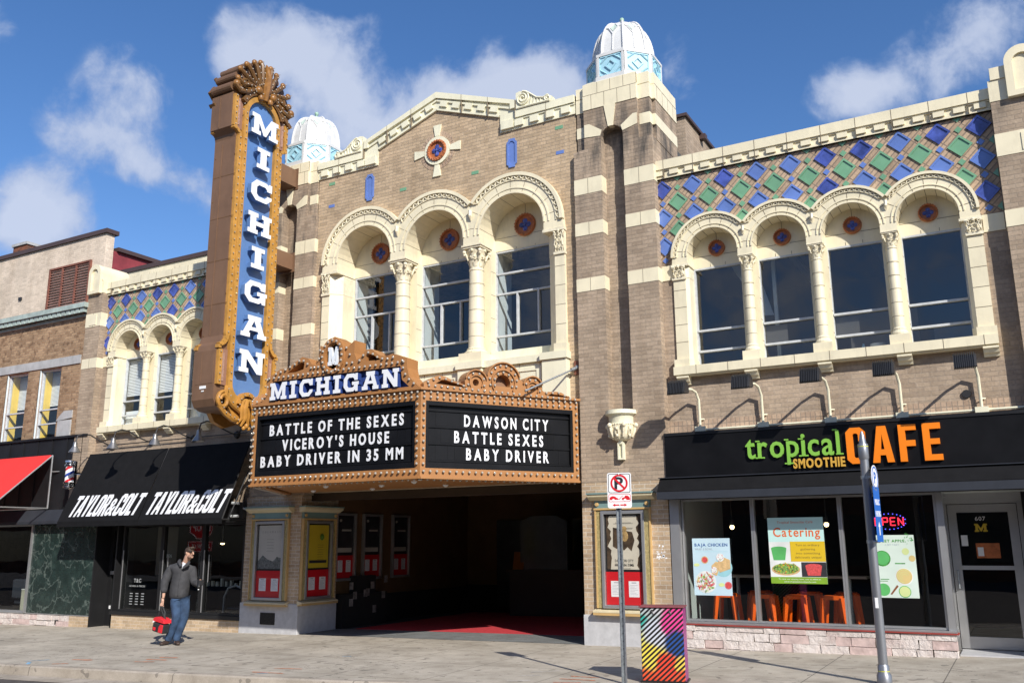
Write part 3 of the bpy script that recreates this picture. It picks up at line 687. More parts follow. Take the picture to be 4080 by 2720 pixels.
# dado below the windows
d = MB(); F = front(.0)
d.box(-13.03, -7.07, .04, .6, 4.1, 5.03); 
for c in CS:
    w = .52; d.prism(front(.04), [(c-w-.1,4.25),(c+w+.1,4.25),(c+w+.1,4.95),(c-w-.1,4.95)], 0, .02, [[(c-w,4.32),(c+w,4.32),(c+w,4.88),(c-w,4.88)]])
    d.box(c-.74, c+.74, -.02, .60, 5.035, 5.165); d.box(c-.72, c+.72, .42, .66, 5.165, 5.42)
for x in (-10.97, -9.13): d.box(x-.27, x+.27, -.06, .5, 4.1, 5.03); d.box(x-.30, x+.30, -.10, .5, 5.035, 5.17)
for x in (-12.82, -7.28): d.box(x-.25, x+.25, -.06, .5, 4.1, 5.03); d.box(x-.28, x+.28, -.10, .5, 5.035, 5.17)
for k in range(14): x = -12.9+k*.44; d.fbox(F, x-.004, x+.004, 4.1, 5.03, -.038, -.036, 1)
d.build('window_dado', [cream2, joint], TH)
for i, c in enumerate(CS):
    window(TH, c-.72, c+.72, 5.42, 7.57, .66, (7.08, 6.65, 5.77), ((c-.21, 5.77, 6.65), (c+.27, 5.77, 6.65)))
# interior reveals seen through the glass
rv = MB()
for c in CS: rv.box(c-.95, c-.70, .72, 1.26, 5.3, 7.6)
rv.build('window_reveal', reveal_white, TH)
# cornice of the centre bay
co = MB(); Fc = front(.10)
band = [(-13.32,9.9),(-11.62,9.9),(-11.62,10.29),(-10.05,10.85),(-8.48,10.29),(-8.48,9.9),(-6.78,9.9),(-6.78,10.28),(-8.1,10.28),(-8.1,10.52),(-10.05,11.22),(-12.0,10.52),(-12.0,10.28),(-13.32,10.28)]
co.prism(Fc, band, -.35, .03)
def strip(pts, o0, o1, c0, c1, mb, F, mi=0):
    for (a, b) in zip(pts, pts[1:]):
        dx, dz = b[0]-a[0], b[1]-a[1]; L = sqrt(dx*dx+dz*dz); f = Fr(F(*a), (dx/L,0,dz/L), (-dz/L,0,dx/L), F.n); mb.fbox(f, 0, L, o0, o1, c0, c1, mi)
topo = [(-12.0,10.52),(-10.05,11.22),(-8.1,10.52)]
co.prism(Fc, [(-12.0,10.35),(-12.0,10.52),(-10.05,11.22),(-8.1,10.52),(-8.1,10.35),(-8.22,10.35),(-8.22,10.47),(-10.05,11.10-.02),(-11.88,10.47),(-11.88,10.35)], -.35, .085)
for a in ((-13.32, -12.0), (-8.1, -6.78)): co.fbox(Fc, a[0], a[1], 10.13, 10.285, -.36, .08); co.fbox(Fc, a[0], a[1], 10.09, 10.12, 0, .055)
strip([(-11.9,10.37),(-10.05,11.03),(-8.2,10.37)], -.02, .02, 0, .06, co, Fc)
def dentils(p, q, n, mb, F, lo, hi, w, pr):
    dx, dz = q[0]-p[0], q[1]-p[1]; L = sqrt(dx*dx+dz*dz); f = Fr(F(*p), (dx/L,0,dz/L), (-dz/L,0,dx/L), F.n)
    for k in range(n):
        a = L*(k+.5)/n; mb.fbox(f, a-w/2, a+w/2, lo, hi, 0, pr)
dentils((-13.3,9.9), (-11.9,9.9), 4, co, Fc, .05, .19, .19, .075); dentils((-8.2,9.9), (-6.8,9.9), 4, co, Fc, .05, .19, .19, .075)
dentils((-11.62,10.30), (-10.05,10.86), 5, co, Fc, .04, .17, .18, .075); dentils((-10.05,10.86), (-8.48,10.30), 5, co, Fc, .04, .17, .18, .075)
co.fbox(Fc, -11.95, -11.66, 9.94, 10.12, 0, .08); co.fbox(Fc, -8.44, -8.15, 9.94, 10.12, 0, .08)
strip([(-11.6,10.275),(-10.05,10.83),(-8.5,10.275)], -.02, .018, 0, .05, co, Fc)
for k in range(7):
    if k != 3:
        t = k/6; x = -12.0+3.9*t; z = 10.52+.70*(1-abs(2*t-1)); co.fbox(Fc, x-.004, x+.004, z-.40, z-.0, .02, .0885, 1)
for x in (-12.7, -7.4): co.fbox(Fc, x-.004, x+.004, 9.92, 10.28, .0, .083, 1)
co.build('gable_cornice', [cream2, joint], TH)
# scrolls on the cornice beside the gable
for s in (-1, 1):
    m = MB(); X = lambda a: XC+s*a
    prof = [(1.97,10.28),(2.78,10.28),(2.80,10.38),(2.70,10.44),(2.55,10.42),(2.40,10.46),(2.28,10.58),(2.18,10.66),(2.05,10.68),(1.97,10.66)]
    m.prism(Fc, [(X(a), z) for a, z in prof], -.05, .08)
    def spiral(cx, cz, r, turns, sg):
        pts = []
        for k in range(int(turns*16)+1):
            a = k/16*2*pi; rr = r*(1-.8*k/(turns*16)); pts.append(Fc(X(cx+sg*rr*sin(a)), cz+rr*cos(a), .09))
        m.tube(pts, .022, 6)
    spiral(2.13, 10.50, .155, 2.2, 1); spiral(2.70, 10.36, .075, 1.6, -1)
    m.tube([Fc(X(2.2), 10.64, .09), Fc(X(2.33), 10.54, .09), Fc(X(2.45), 10.44, .09), Fc(X(2.6), 10.40, .09), Fc(X(2.72), 10.43, .09)], .022, 6)
    m.tube([Fc(X(2.0), 10.31, .09), Fc(X(2.4), 10.31, .09), Fc(X(2.75), 10.30, .09)], .02, 6)
    for k in range(4): m.tube([Fc(X(2.3+.08*k), 10.32, .085), Fc(X(2.33+.07*k), 10.48-.02*k, .085)], .014, 5)
    m.build('cornice_scroll', cream2, TH, True)
# gable medallion
g = MB(); cx, cz = -10.04, 9.88
g.ring(Fc, cx, cz, .245, .32, 0, 2*pi, -.02, .035, 36)
for k in range(4):
    a = pi/2*k; f = Fr(Fc(cx, cz), (cos(a),0,sin(a)), (-sin(a),0,cos(a)), (0,-1,0)); g.prism(f, [(.33,-.055),(.585,-.10),(.585,.10),(.33,.055)], -.02, .03)
g.prism(Fc, [(cx+.25*cos(2*pi*k/24), cz+.25*sin(2*pi*k/24)) for k in range(24)], -.04, -.002) if False else None
med = g.build('medallion', cream2, TH)
rg = MB()
for k in range(36):
    a = 2*pi*(k+.5)/36
    if min(abs(((a+pi/4) % (pi/2))-pi/4), 9) < .17: rg.prism(Fr(Fc(cx, cz), (cos(a),0,sin(a)), (-sin(a),0,cos(a)), (0,-1,0)), [(.40,-.04),(.435,-.04),(.435,.04),(.40,.04)], -.02, .002); continue
    f = Fr(Fc(cx, cz), (cos(a),0,sin(a)), (-sin(a),0,cos(a)), (0,-1,0)); rg.prism(f, [(.325,-.024),(.435,-.034),(.435,.034),(.325,.024)], -.02, .006)
rg.build('brick_ring', brick_soldier, med)
rosette(med, cx, cz, .09, .24)
def oct_tile(cx, cz, w, h):
    k = .045; o = [(cx-w+k,cz-h),(cx+w-k,cz-h),(cx+w-k,cz-h+k*.8),(cx+w,cz-h+k*1.6),(cx+w,cz+h-k*1.6),(cx+w-k,cz+h-k*.8),(cx+w-k,cz+h),(cx-w+k,cz+h),(cx-w+k,cz+h-k*.8),(cx-w,cz+h-k*1.6),(cx-w,cz-h+k*1.6),(cx-w+k,cz-h+k*.8)]
    i = [(cx-w*.62,cz-h*.66),(cx-w*.2,cz-h*.82),(cx+w*.2,cz-h*.82),(cx+w*.62,cz-h*.66),(cx+w*.62,cz+h*.66),(cx+w*.2,cz+h*.82),(cx-w*.2,cz+h*.82),(cx-w*.62,cz+h*.66)]
    m = MB(); m.prism(Fc, o, -.02, .025, [i]); m.prism(Fc, i, -.02, .008); m.build('glazed_panel', blue_t, TH)
oct_tile(-11.84, 9.42, .115, .31); oct_tile(-8.22, 9.41, .115, .31)
for x, z, m_ in ((-12.94,9.74,green_t),(-12.93,9.20,blue_t),(-10.93,9.19,green_t),(-9.10,9.18,green_t),(-7.15,9.71,green_t),(-7.14,9.18,blue_t)):
    MB().fbox(Fc, x-.085, x+.085, z-.035, z+.035, -.02, .006).build('glazed_brick', m_, TH)
# ---- towers
def tower(cx):
    t = MB(); x0, x1 = cx-.80, cx+.80; n0, n1 = cx-.235, cx+.225
    Fz = Fr((0,0,0), (1,0,0), (0,1,0), (0,0,1))
    arcp = [(n1-(n1-n0)/2+.23*cos(a), 9.2+.23*sin(a)) for a in [pi*k/10 for k in range(11)]]
    zl = 2.74
    # lower shaft with the niche, upper shaft narrower with set-back corners
    t.prism(F0, [(x0,zl),(x1,zl),(x1,9.04),(cx+.53,9.06),(cx+.53,9.86),(cx-.57,9.86),(cx-.57,9.06),(x0,9.04)], -.22, 0, [[(n0,3.98),(n0,9.2)]+list(reversed(arcp))[1:-1]+[(n1,9.2),(n1,3.98)]])
    t.box(x0, x1, .22, 1.57, zl, 9.035)
    t.box(cx-.745, cx-.56, .075, .3, 9.036, 9.86); t.box(cx+.52, cx+.745, .075, .3, 9.036, 9.86); t.box(cx-.743, cx+.743, .222, 1.53, 9.036, 9.858); t.box(cx-.53, cx+.81, .235, 1.40, 9.036, 9.856)
    o = t.build('tower', brick_tower, TH)
    for za, zb in ((8.16,8.47),(7.34,7.59),(6.25,6.50)):
        for a, b in ((x0, n0), (n1, x1)):
            st = MB(); st.box(a-.004, b+.004, -.006, .24, za, zb); xm = (a+b)/2; st.box(xm-.003, xm+.003, -.009, .0, za, zb, 1)
            if b > cx: st.box(b-.02, b+.006, .0, 1.0, za, zb)
            st.build('stone_band', [cream, joint], o)
    st = MB()
    # voussoirs over the niche, band at their level
    st.prism(F0, [(cx-.065,9.42),(cx+.035,9.42),(cx+.10,9.87),(cx-.14,9.87)], -.1, .02)
    st.prism(F0, [(cx-.56,9.30),(cx-.56,9.56),(cx-.46,9.56),(cx-.2,9.38),(cx-.235,9.27)], -.1, .012)
    st.prism(F0, [(cx+.52,9.34),(cx+.52,9.56),(cx+.44,9.56),(cx+.19,9.38),(cx+.225,9.27)], -.1, .012)
    st.box(cx+.54, cx+.752, .068, 1.3, 9.34, 9.56); st.box(cx-.752, cx-.575, .068, .3, 9.34, 9.56); st.box(cx+.60, cx+.817, .194, 1.41, 9.34, 9.56)
    for k in range(7):
        a = pi*(k+.5)/7; f = Fr(F0(cx-.005, 9.2), (cos(a),0,sin(a)), (-sin(a),0,cos(a)), (0,-1,0))
        if abs(k-3) > 0: st.fbox(f, .235, .33, -.045, .045, -.05, .004, 2)
    st.build('niche_arch', [cream, joint, brick_tower], o)
    c = MB(); 
    def slabz(z0, z1, g):
        c.box(cx-.57-g, cx+.52+g, -g-.005, 1.5, z0, z1); c.box(cx-.75-g, cx+.75+g, .07-g, 1.54+g, z0, z1-.012); c.box(cx-.5, cx+.815+g, .19-g, 1.41, z0, z1-.006)
    slabz(9.862, 10.16, .008); slabz(10.165, 10.40, .004); c.add([(cx-.57,-.009,10.40),(cx+.52,-.009,10.40),(cx+.45,.08,10.47),(cx-.50,.08,10.47),(cx-.57,1.5,10.40),(cx+.52,1.5,10.40),(cx+.45,1.4,10.47),(cx-.50,1.4,10.47)], [(0,1,2,3),(1,5,6,2),(4,0,3,7),(3,2,6,7),(5,4,7,6)])
    c.box(cx-.5, cx+.6, .22, 1.35, 10.38, 10.472)
    for k in range(4):
        x = cx-.4+k*.27; c.box(x-.004, x+.004, -.0145, 0, 9.865, 10.16, 1); x += .13; c.box(x-.004, x+.004, -.0105, 0, 10.165, 10.40, 1)
        y = .3+k*.3; c.box(cx+.82, cx+.8255, y-.004, y+.004, 9.865, 10.16, 1)
    c.box(cx-.577, cx+.527, -.014, .0, 10.157, 10.167, 1); c.box(cx+.8, cx+.8245, .2, 1.4, 10.157, 10.167, 1)
    c.build('tower_cap', [cream, joint], o)
def lantern(cx, cy):
    z0, z1 = 10.44, 11.0; R = .76
    def octp(r): return [(cx+r*cos(pi/8+k*pi/4), cy+r*sin(pi/8+k*pi/4)) for k in range(8)]
    m = MB(); Fz = Fr((0,0,0), (1,0,0), (0,1,0), (0,0,1))
    m.prism(Fz, octp(R*.955), z0, z1); m.prism(Fz, octp(R*1.04), z0-.06, z0+.07); m.prism(Fz, octp(R*1.0), z1-.055, z1+.0); m.prism(Fz, octp(R*.90), z1, z1+.035)
    faces = []
    for k in range(8):
        a = k*pi/4; n = Vector((cos(a), sin(a), 0)); u = Vector((-sin(a), cos(a), 0)); ap = R*.955*cos(pi/8); hw = R*.955*sin(pi/8)
        F = Fr((cx+n.x*ap, cy+n.y*ap, z0), u, (0,0,1), n); faces.append((F, hw))
        for s in (-1, 1): m.fbox(F, s*hw-.045*(s>0)-.0*(s<0), s*hw+.045*(s<0), .07, z1-z0-.055, 0, .028)
    o = m.build('lantern', white_paint, TH)
    for F, hw in faces:
        p = MB(); b0, b1 = .085, z1-z0-.065; w = hw-.045
        p.fbox(F, -w, w, b0, b1, -.01, .006)
        mid = (b0+b1)/2; hh = (b1-b0)/2
        dia = [(0,-hh*.62),(w*.52,0),(0,hh*.62),(-w*.52,0)]
        p.prism(Fr(F(0,mid),F.u,F.v,F.n), [(a*1.0,b) for a,b in dia], .0, .03, [[(a*.68,b*.68) for a,b in dia]])
        for sx in (-1,1):
            for sz in (-1,1):
                q = [(sx*w*.3, mid+sz*hh*.92),(sx*w*.92, mid+sz*hh*.35)]
                p.tube([F(*q[0],.015), F(*q[1],.015)], .016, 4)
        for a0,a1,c0,c1 in ((-w,-w+.02,b0,b1),(w-.02,w,b0,b1),(-w,w,b0,b0+.02),(-w,w,b1-.02,b1)): p.fbox(F, a0, a1, c0, c1, 0, .022)
        p.build('panel', pale_blue, o)
    dm = MB(); prof = []
    for k in range(11):
        a = pi/2*k/10; prof.append((.60*cos(a)**.58 if k < 10 else .03, .86*sin(a)**1.02))
    zD = z1+.03; b = len(dm.v)
    for r, h in prof:
        for k in range(8): dm.v.append(Vector((cx+r*cos(pi/8+k*pi/4), cy+r*sin(pi/8+k*pi/4), zD+h)))
    for i in range(len(prof)-1):
        for k in range(8): dm.f.append((b+i*8+k, b+i*8+(k+1)%8, b+(i+1)*8+(k+1)%8, b+(i+1)*8+k)); dm.m.append(0)
    for k in range(8): dm.tube([(cx+(r+.006)*cos(pi/8+k*pi/4), cy+(r+.006)*sin(pi/8+k*pi/4), zD+h) for r, h in prof], .028, 6)
    dm.prism(Fz, octp(.655), zD-.01, zD+.045)
    def onface(k, t, s):     # point on dome facet k: t = height fraction, s = -1..1 across
        i = t*10; i0 = min(9, int(i)); f = i-i0; r = prof[i0][0]*(1-f)+prof[i0+1][0]*f; h = prof[i0][1]*(1-f)+prof[i0+1][1]*f
        a = k*pi/4; n = Vector((cos(a), sin(a), 0)); u = Vector((-sin(a), cos(a), 0)); ap = r*cos(pi/8)+.012
        return Vector((cx, cy, zD+h)) + n*ap + u*(s*r*sin(pi/8))
    for k in range(8):       # tracery ribs: stem, fork, diamond
        dm.tube([onface(k,.06,0), onface(k,.36,0)], .016, 5)
        for s in (-1, 1):
            dm.tube([onface(k,.36,0), onface(k,.52,s*.55), onface(k,.56,s*.95)], .016, 5); dm.tube([onface(k,.52,s*.5), onface(k,.68,0)], .014, 5)
    d_ = dm.build('dome', white_paint, o, False)
    gl = MB()
    for k in range(8): gl.add([onface(k,.42,0)+Vector((0,0,.0)), onface(k,.53,.42), onface(k,.65,0), onface(k,.53,-.42)], [(0,1,2,3)])
    gl.build('dome_window', pale_glass, o)
    fi = MB(); zt = zD+.84; fi.lathe([(.05,-.02),(.045,.03),(.02,.05),(.028,.10),(.022,.13),(.045,.16),(.05,.19),(.035,.225),(.001,.24)], (cx,cy,zt), 12); fi.build('finial', copper, o, True)
for cx in (-6.0, -14.1):
    tower(cx); lantern(cx, .75)
# ------------------------------------------------------------------ wings of the theater
def wing(fx, k, blinds):
    """fx maps the right wing's x to the place of this wing; k is the horizontal scale"""
    def span(a, b): return tuple(sorted((fx(a), fx(b))))
    x0, x1 = span(-5.30, .26)
    cs = sorted(fx(c) for c in (-4.25,-3.10,-1.95,-.80)); zs, Ri, Ro = 6.65, .45*k, .735*k
    zl = 2.6
    w = MB(); Fw = front(.20)
    w.prism(Fw, [(x0,zl),(x1,zl),(x1,8.22),(x0,8.22)], -.25, 0, [list(reversed(opening(cs, zs, .60*k, 4.55)))])
    w.build('wing_wall', brick_wing, TH)
    # diaper panel: diagonal brick ground with glazed diamonds
    pn = MB(); Fp = front(.196)
    pn.prism(Fp, [(x0+.012,6.56)] + [(cs[0]-.62*k,6.56)] + env(cs, zs, .62*k) + [(cs[-1]+.62*k,6.56),(x1-.012,6.56),(x1-.012,8.195),(x0+.012,8.195)], -.002, 0, mi=0)
    def diamond(cx, cz, hx, hz, mi, rim=True):
        q = [(cx,cz-hz),(cx+hx,cz),(cx,cz+hz),(cx-hx,cz)]
        q = [(min(max(a,x0+.006),x1-.006), min(b,8.2)) for a, b in q]
        if len(set(q)) < 4: return
        if rim:
            s = .76; i = [(cx+(a-cx)*s, cz+(b-cz)*s) for a, b in q]
            pn.prism(Fp, q, -.002, .022, [i], mi, mi); pn.prism(Fp, i, -.002, .006, mi=mi)
        else: pn.prism(Fp, q, -.002, .012, mi=mi)
    random.seed(3)
    for r in range(6):
        cz = 8.0-.271*r
        for c in range(20):
            t = -5.115+.2875*c
            if t > .12: continue
            cx = fx(t); big = (r+c) % 2 == 0
            if cz < zs+.0 and min(abs(cx-a) for a in cs) < .50*k: continue
            if min(sqrt((cx-a)**2+(cz-zs)**2) for a in cs) < .60*k: continue
            if cs[0]-.55*k < cx < cs[-1]+.55*k and cz < 6.62: continue
            if big: diamond(cx, cz, .183*k, .183, (3 if r % 2 else (1 if random.random() > .38 else 2)))
            else: diamond(cx, cz, .058*k, .058, 3 if r % 2 == 0 else 1, False)
    for c in range(0, 20):
        t = -5.115+.2875*c
        if c % 2: 
            cx = fx(t); pn.prism(Fp, [(cx,8.13),(cx+.075*k,8.195),(cx-.075*k,8.195)], -.002, .012, mi=3)
    for r in range(1, 6, 2):
        cz = 8.0-.271*r
        for e, s in ((x0+.014, 1), (x1-.014, -1)): pn.prism(Fp, [(e,cz-.075),(e,cz+.075),(e+s*.075,cz)], -.002, .012, mi=3)
    pn.build('tile_panel', [brick_diag, blue_t, blue_d, green_t], TH)
    arcade('wing_arcade', cs, zs, Ri, Ro, .13, .47, .088*k, .235*k, 6.24, 6.52, 4.80, 4.66, 6.49, pilw=.36)
    # cornice
    c = MB(); c.fbox(Fw, x0, x1, 8.2, 8.50, -.3, .05); c.fbox(Fw, x0, x1, 8.37, 8.545, -.31, .10); c.fbox(Fw, x0, x1, 8.345, 8.366, 0, .075); c.fbox(Fw, x0, x1, 8.20, 8.235, 0, .065)
    dentils((x0,8.2), (x1,8.2), 19, c, Fw, .05, .135, .165*k, .095)
    for q in range(10): x = x0+(x1-x0)*(q+.45)/10; c.fbox(Fw, x-.004, x+.004, 8.205, 8.545, .04, .1035, 1); c.fbox(Fw, x-.004, x+.004, 8.236, 8.37, .04, .054, 1)
    c.build('wing_cornice', [cream, joint], TH)
    # sill with brackets
    a, b = span(-4.99, -.06); s = MB(); s.box(a-.02, b+.02, .02, .5, 4.515, 4.66); s.box(a-.0, b+.0, .06, .3, 4.49, 4.514)
    for q in range(9): x = a+(b-a)*(q+.7)/9; s.box(x-.004, x+.004, .0165, .1, 4.514, 4.6635, 1)
    sl = s.build('sill', [cream, joint], TH)
    for q in range(5):
        x = fx(-4.86+1.177*q); m = MB(); m.prism(Fr((x-.105,0,0), (0,-1,0), (0,0,1), (1,0,0)), [(-.2,4.35),(-.15,4.35),(-.13,4.39),(-.09,4.40),(-.06,4.45),(-.03,4.46),(-.03,4.49),(-.2,4.49)], 0, .21); m.build('bracket', cream, sl)
    # band of stone at capital level beside the arcade
    bd = MB()
    for a, b in (span(-5.28,-5.0), span(-.05,.24)): bd = MB(); bd.box(a, b, .185, .24, 6.27, 6.545); bd.build('stone_course', cream, TH)
    # soldier course above the shop signs
    so = MB(); so.box(x0+.02, x1-.02, .194, .21, 3.52, 3.735); so.build('soldier_course', brick_soldier, TH)
    for q, cc in enumerate(cs):
        o = window(TH, cc-Ri-.0, cc+Ri+.0, 4.64, 6.49, .50, (5.34, 4.97), (), .03, glass=cleargl if blinds else wglass)
        if blinds:
            bl = MB(); 
            for j in range(24): z = 6.45-.04*j-.2*(q==1)*0; bl.add([(cc-Ri,.60,z),(cc+Ri,.60,z),(cc+Ri,.585,z-.034),(cc-Ri,.585,z-.034)], [(0,1,2,3)])
            if q != 1: bl.box(cc-Ri, cc+Ri, .6, .61, 4.7, 5.1 if q == 0 else 5.3)
            bl.build('blind', blind_white, o)
        else:
            if q in (1, 2):
                pp = MB(); pp.box(cc-Ri+.04, cc-.05, .56, .57, 5.0, 5.31); pp.build('window_sheet', interior_mid, o)
    return cs
csR = wing(lambda t: t, 1.0, False)
csL = wing(lambda t: -20.70+(.24-t)*1.05, 1.05, True)
# end piers
def end_pier(cx, hw):
    t = MB(); t.box(cx-hw, cx+hw, 0, .7, 2.6, 8.25); o = t.build('end_pier', brick_tower, TH)
    for za, zb in ((7.36,7.72),(6.24,6.50)):
        c = MB(); c.box(cx-hw-.006, cx+hw+.006, -.008, .71, za, zb); c.box(cx-.004, cx+.004, -.011, 0, za, zb, 1)
        if za > 7: c.box(cx-.14, cx+.14, -.02, .0, 7.40, 7.68)
        c.build('stone_band', [cream, joint], o)
    c = MB(); c.box(cx-hw-.008, cx+hw+.008, -.01, .75, 8.255, 8.60); c.box(cx-hw+.035, cx+hw-.035, -.03, .72, 8.602, 8.80)
    pr = [(cx-.24,8.25),(cx+.24,8.25),(cx+.24,8.82)] + [(cx+.24*cos(a), 8.82+.24*sin(a)) for a in [pi*k/14 for k in range(1,14)]] + [(cx-.24,8.82)]
    i = [(cx-.13,8.34),(cx+.13,8.34),(cx+.13,8.80)] + [(cx+.13*cos(a), 8.80+.13*sin(a)) for a in [pi*k/12 for k in range(1,12)]] + [(cx-.13,8.80)]
    c.prism(F0, pr, -.8, .09, [i]); c.prism(F0, i, -.5, .045)
    c.build('pier_cap', [cream, joint], o)
end_pier(.74, .48); end_pier(-20.93, .30)
# roofs, side and back masses that close the building
rf = MB(); rf.box(-13.3, -6.8, .42, 16, 8.6, 9.6); rf.box(-5.2, 1.2, .46, 16, 7.5, 8.1); rf.box(-20.7, -14.9, .46, 16, 7.5, 8.1)
rf.box(-14.8, -5.62, 1.6, 16, 8.4, 9.9)
rf.build('roof', M('roof_felt', (.08,.08,.08), .9), TH)
au = MB(); au.box(-14.2, -5.5, 3.0, 22, 8.2, 10.78); aud = au.build('auditorium_wall', brick_tower, TH)
co2 = MB(); co2.box(-14.26, -5.44, 2.94, 22.1, 10.782, 10.85)
for k in range(8): y = 4+k*1.3; co2.box(-5.5, -5.36, y, y+.16, 10.66, 10.78)
co2.build('coping', flash_brown, aud)
# dark rooms behind the upper windows
rm = MB()
def room(x0, x1, y0, y1, z0, z1, mb):
    mb.add([(x0,y0,z0),(x1,y0,z0),(x1,y1,z0),(x0,y1,z0),(x0,y0,z1),(x1,y0,z1),(x1,y1,z1),(x0,y1,z1)], [(0,1,2,3),(7,6,5,4),(1,5,6,2),(3,2,6,7),(0,3,7,4)])
room(-13.2,-6.85,.70,5,4.9,8.55,rm); room(-5.2,.9,.55,4.5,4.56,7.0,rm); room(-20.6,-14.95,.62,4,4.56,7.0,rm)
rm.build('upper_room', interior_dark, TH)
fl = MB()
for x in (-3.2, -1.8): fl.box(x, x+.12, 1.0, 3.6, 6.72, 6.78)
fl.build('ceiling_duct', alu, TH)
fl = MB(); fl.add([(-4.15,.95,6.6),(-3.75,1.1,6.6),(-3.45,1.0,5.6),(-3.6,.95,5.6)], [(0,1,2,3)]); fl.box(-3.42,-3.36,.9,.96,4.6,6.9); fl.build('column_and_light_beam', interior_light, TH)  # slanted pale slab imitates a light beam; upright box is a column
fl = MB(); fl.box(-2.3,-1.2,1.6,1.65,4.6,5.6); fl.box(-.95,-.3,1.2,1.25,4.6,5.15); fl.build('low_cabinet', interior_mid, TH)
# small things standing on the inner window sill of the right wing
it = MB(); it.lathe([(.035,0),(.037,.10),(.034,.13),(.015,.16),(.014,.185),(.001,.187)], (-1.98,.66,4.66), 12)
tag(it.build('water_bottle', M('bottle_blue', (.25,.45,.6), .15), None, True), 'small clear blue water bottle on the sill inside the third upper cafe window', 'bottle')
it = MB(); it.lathe([(.10,0),(.12,.14),(.125,.15),(.125,.165),(.001,.168)], (-1.76,.70,4.66), 16)
tag(it.build('tub', white_paint, None, True), 'white lidded tub on the sill beside the water bottle upstairs', 'tub')
# ---- wall urn lamp bracket on the tower
u = thing('wall_urn', 'cream urn shaped wall ornament with scroll leaves, mounted above the no parking sign', 'wall ornament', (-6.0, 0, 3.6))
m = MB(); m.lathe([(.001,3.975),(.28,3.97),(.285,3.90),(.24,3.88),(.225,3.86),(.222,3.72),(.23,3.715)], (-6.0,-.0,0), 28); m.build('rim', cream2, u, True)
m = MB(); m.lathe([(.225,3.715),(.222,3.66),(.205,3.56),(.165,3.48),(.10,3.44),(.001,3.435)], (-6.0,0,0), 28)
for k in range(7):
    a = pi+pi*(k)/6; c, s = cos(a), sin(a)
    if k % 2 == 0:
        m.tube([(-6+.19*c,.19*s,3.50),(-6+.235*c,.235*s,3.60),(-6+.255*c,.255*s,3.70)], [.025,.035,.03], 6); m.ball((-6+.265*c,.265*s,3.70), .045, 10)
    else:
        for d in (-.12,.12): m.tube([(-6+.15*cos(a+d*.3),.15*sin(a+d*.3),3.47),(-6+.225*cos(a+d),.225*sin(a+d),3.56),(-6+.235*cos(a+d*.7),.235*sin(a+d*.7),3.68)], .014, 5)
        m.ball((-6+.222*c,.222*s,3.52), .028, 8); m.ball((-6+.235*c,.235*s,3.64), .03, 8)
for k in range(16): a = pi+pi*k/15; m.ball((-6+.228*cos(a),.228*sin(a),3.722), .016, 6)
m.build('bowl', creamrel, u, True)
m = MB(); m.prism(front(.0), [(-6.055,3.11),(-5.945,3.11),(-5.945,3.40),(-6.0,3.46),(-6.055,3.40)], -.02, .09, [[(-6.03,3.14),(-5.97,3.14),(-5.97,3.38),(-6.03,3.38)]]); m.box(-6.03,-5.97,-.055,.0,3.13,3.39); m.build('stem', cream2, u)
# ------------------------------------------------------------------ ground floor of the theater
for x0, x1, y1 in ((-14.95,-13.35,1.18), (-6.80,-5.21,1.2)):
    MB().box(x0, x1, 0, y1, .50, 2.735).build('entrance_pier', brick_ground, TH)
for x0, x1, y1 in ((-14.98,-13.33,1.2), (-6.815,-5.2,1.22)): MB().box(x0, x1, -.02, y1, -.4, .50).build('granite_plinth', concrete_step, TH, bevel=.006)
v = MB(); F = front(-.02); v.prism(F, [(-14.36,.07),(-13.95,.07),(-13.95,.31),(-14.36,.31)], 0, .012, [[(-14.34,.09),(-13.97,.09),(-13.97,.29),(-14.34,.29)]])
for k in range(7): v.fbox(F, -14.34, -13.97, .10+.028*k, .112+.028*k, 0, .01)
v.fbox(F, -14.34, -13.97, .09, .29, 0, .004); v.build('vent_grille', frame_black, TH)
# lobby
lb = MB()
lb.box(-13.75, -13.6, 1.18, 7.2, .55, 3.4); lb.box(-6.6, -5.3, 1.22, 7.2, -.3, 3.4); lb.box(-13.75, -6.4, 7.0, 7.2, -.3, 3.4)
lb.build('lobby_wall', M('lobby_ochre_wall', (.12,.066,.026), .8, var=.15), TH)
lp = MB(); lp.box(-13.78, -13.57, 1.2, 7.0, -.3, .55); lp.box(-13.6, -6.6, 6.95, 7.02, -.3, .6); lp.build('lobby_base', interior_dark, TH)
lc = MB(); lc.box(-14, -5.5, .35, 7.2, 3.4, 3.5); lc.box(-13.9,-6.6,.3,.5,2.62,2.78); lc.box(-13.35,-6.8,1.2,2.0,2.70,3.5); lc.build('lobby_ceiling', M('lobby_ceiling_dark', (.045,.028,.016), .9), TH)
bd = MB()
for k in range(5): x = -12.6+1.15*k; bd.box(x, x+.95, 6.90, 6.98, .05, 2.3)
bd.build('lobby_door', M('lobby_door_glass', (.05,.055,.055), .12, spec=.7), TH)
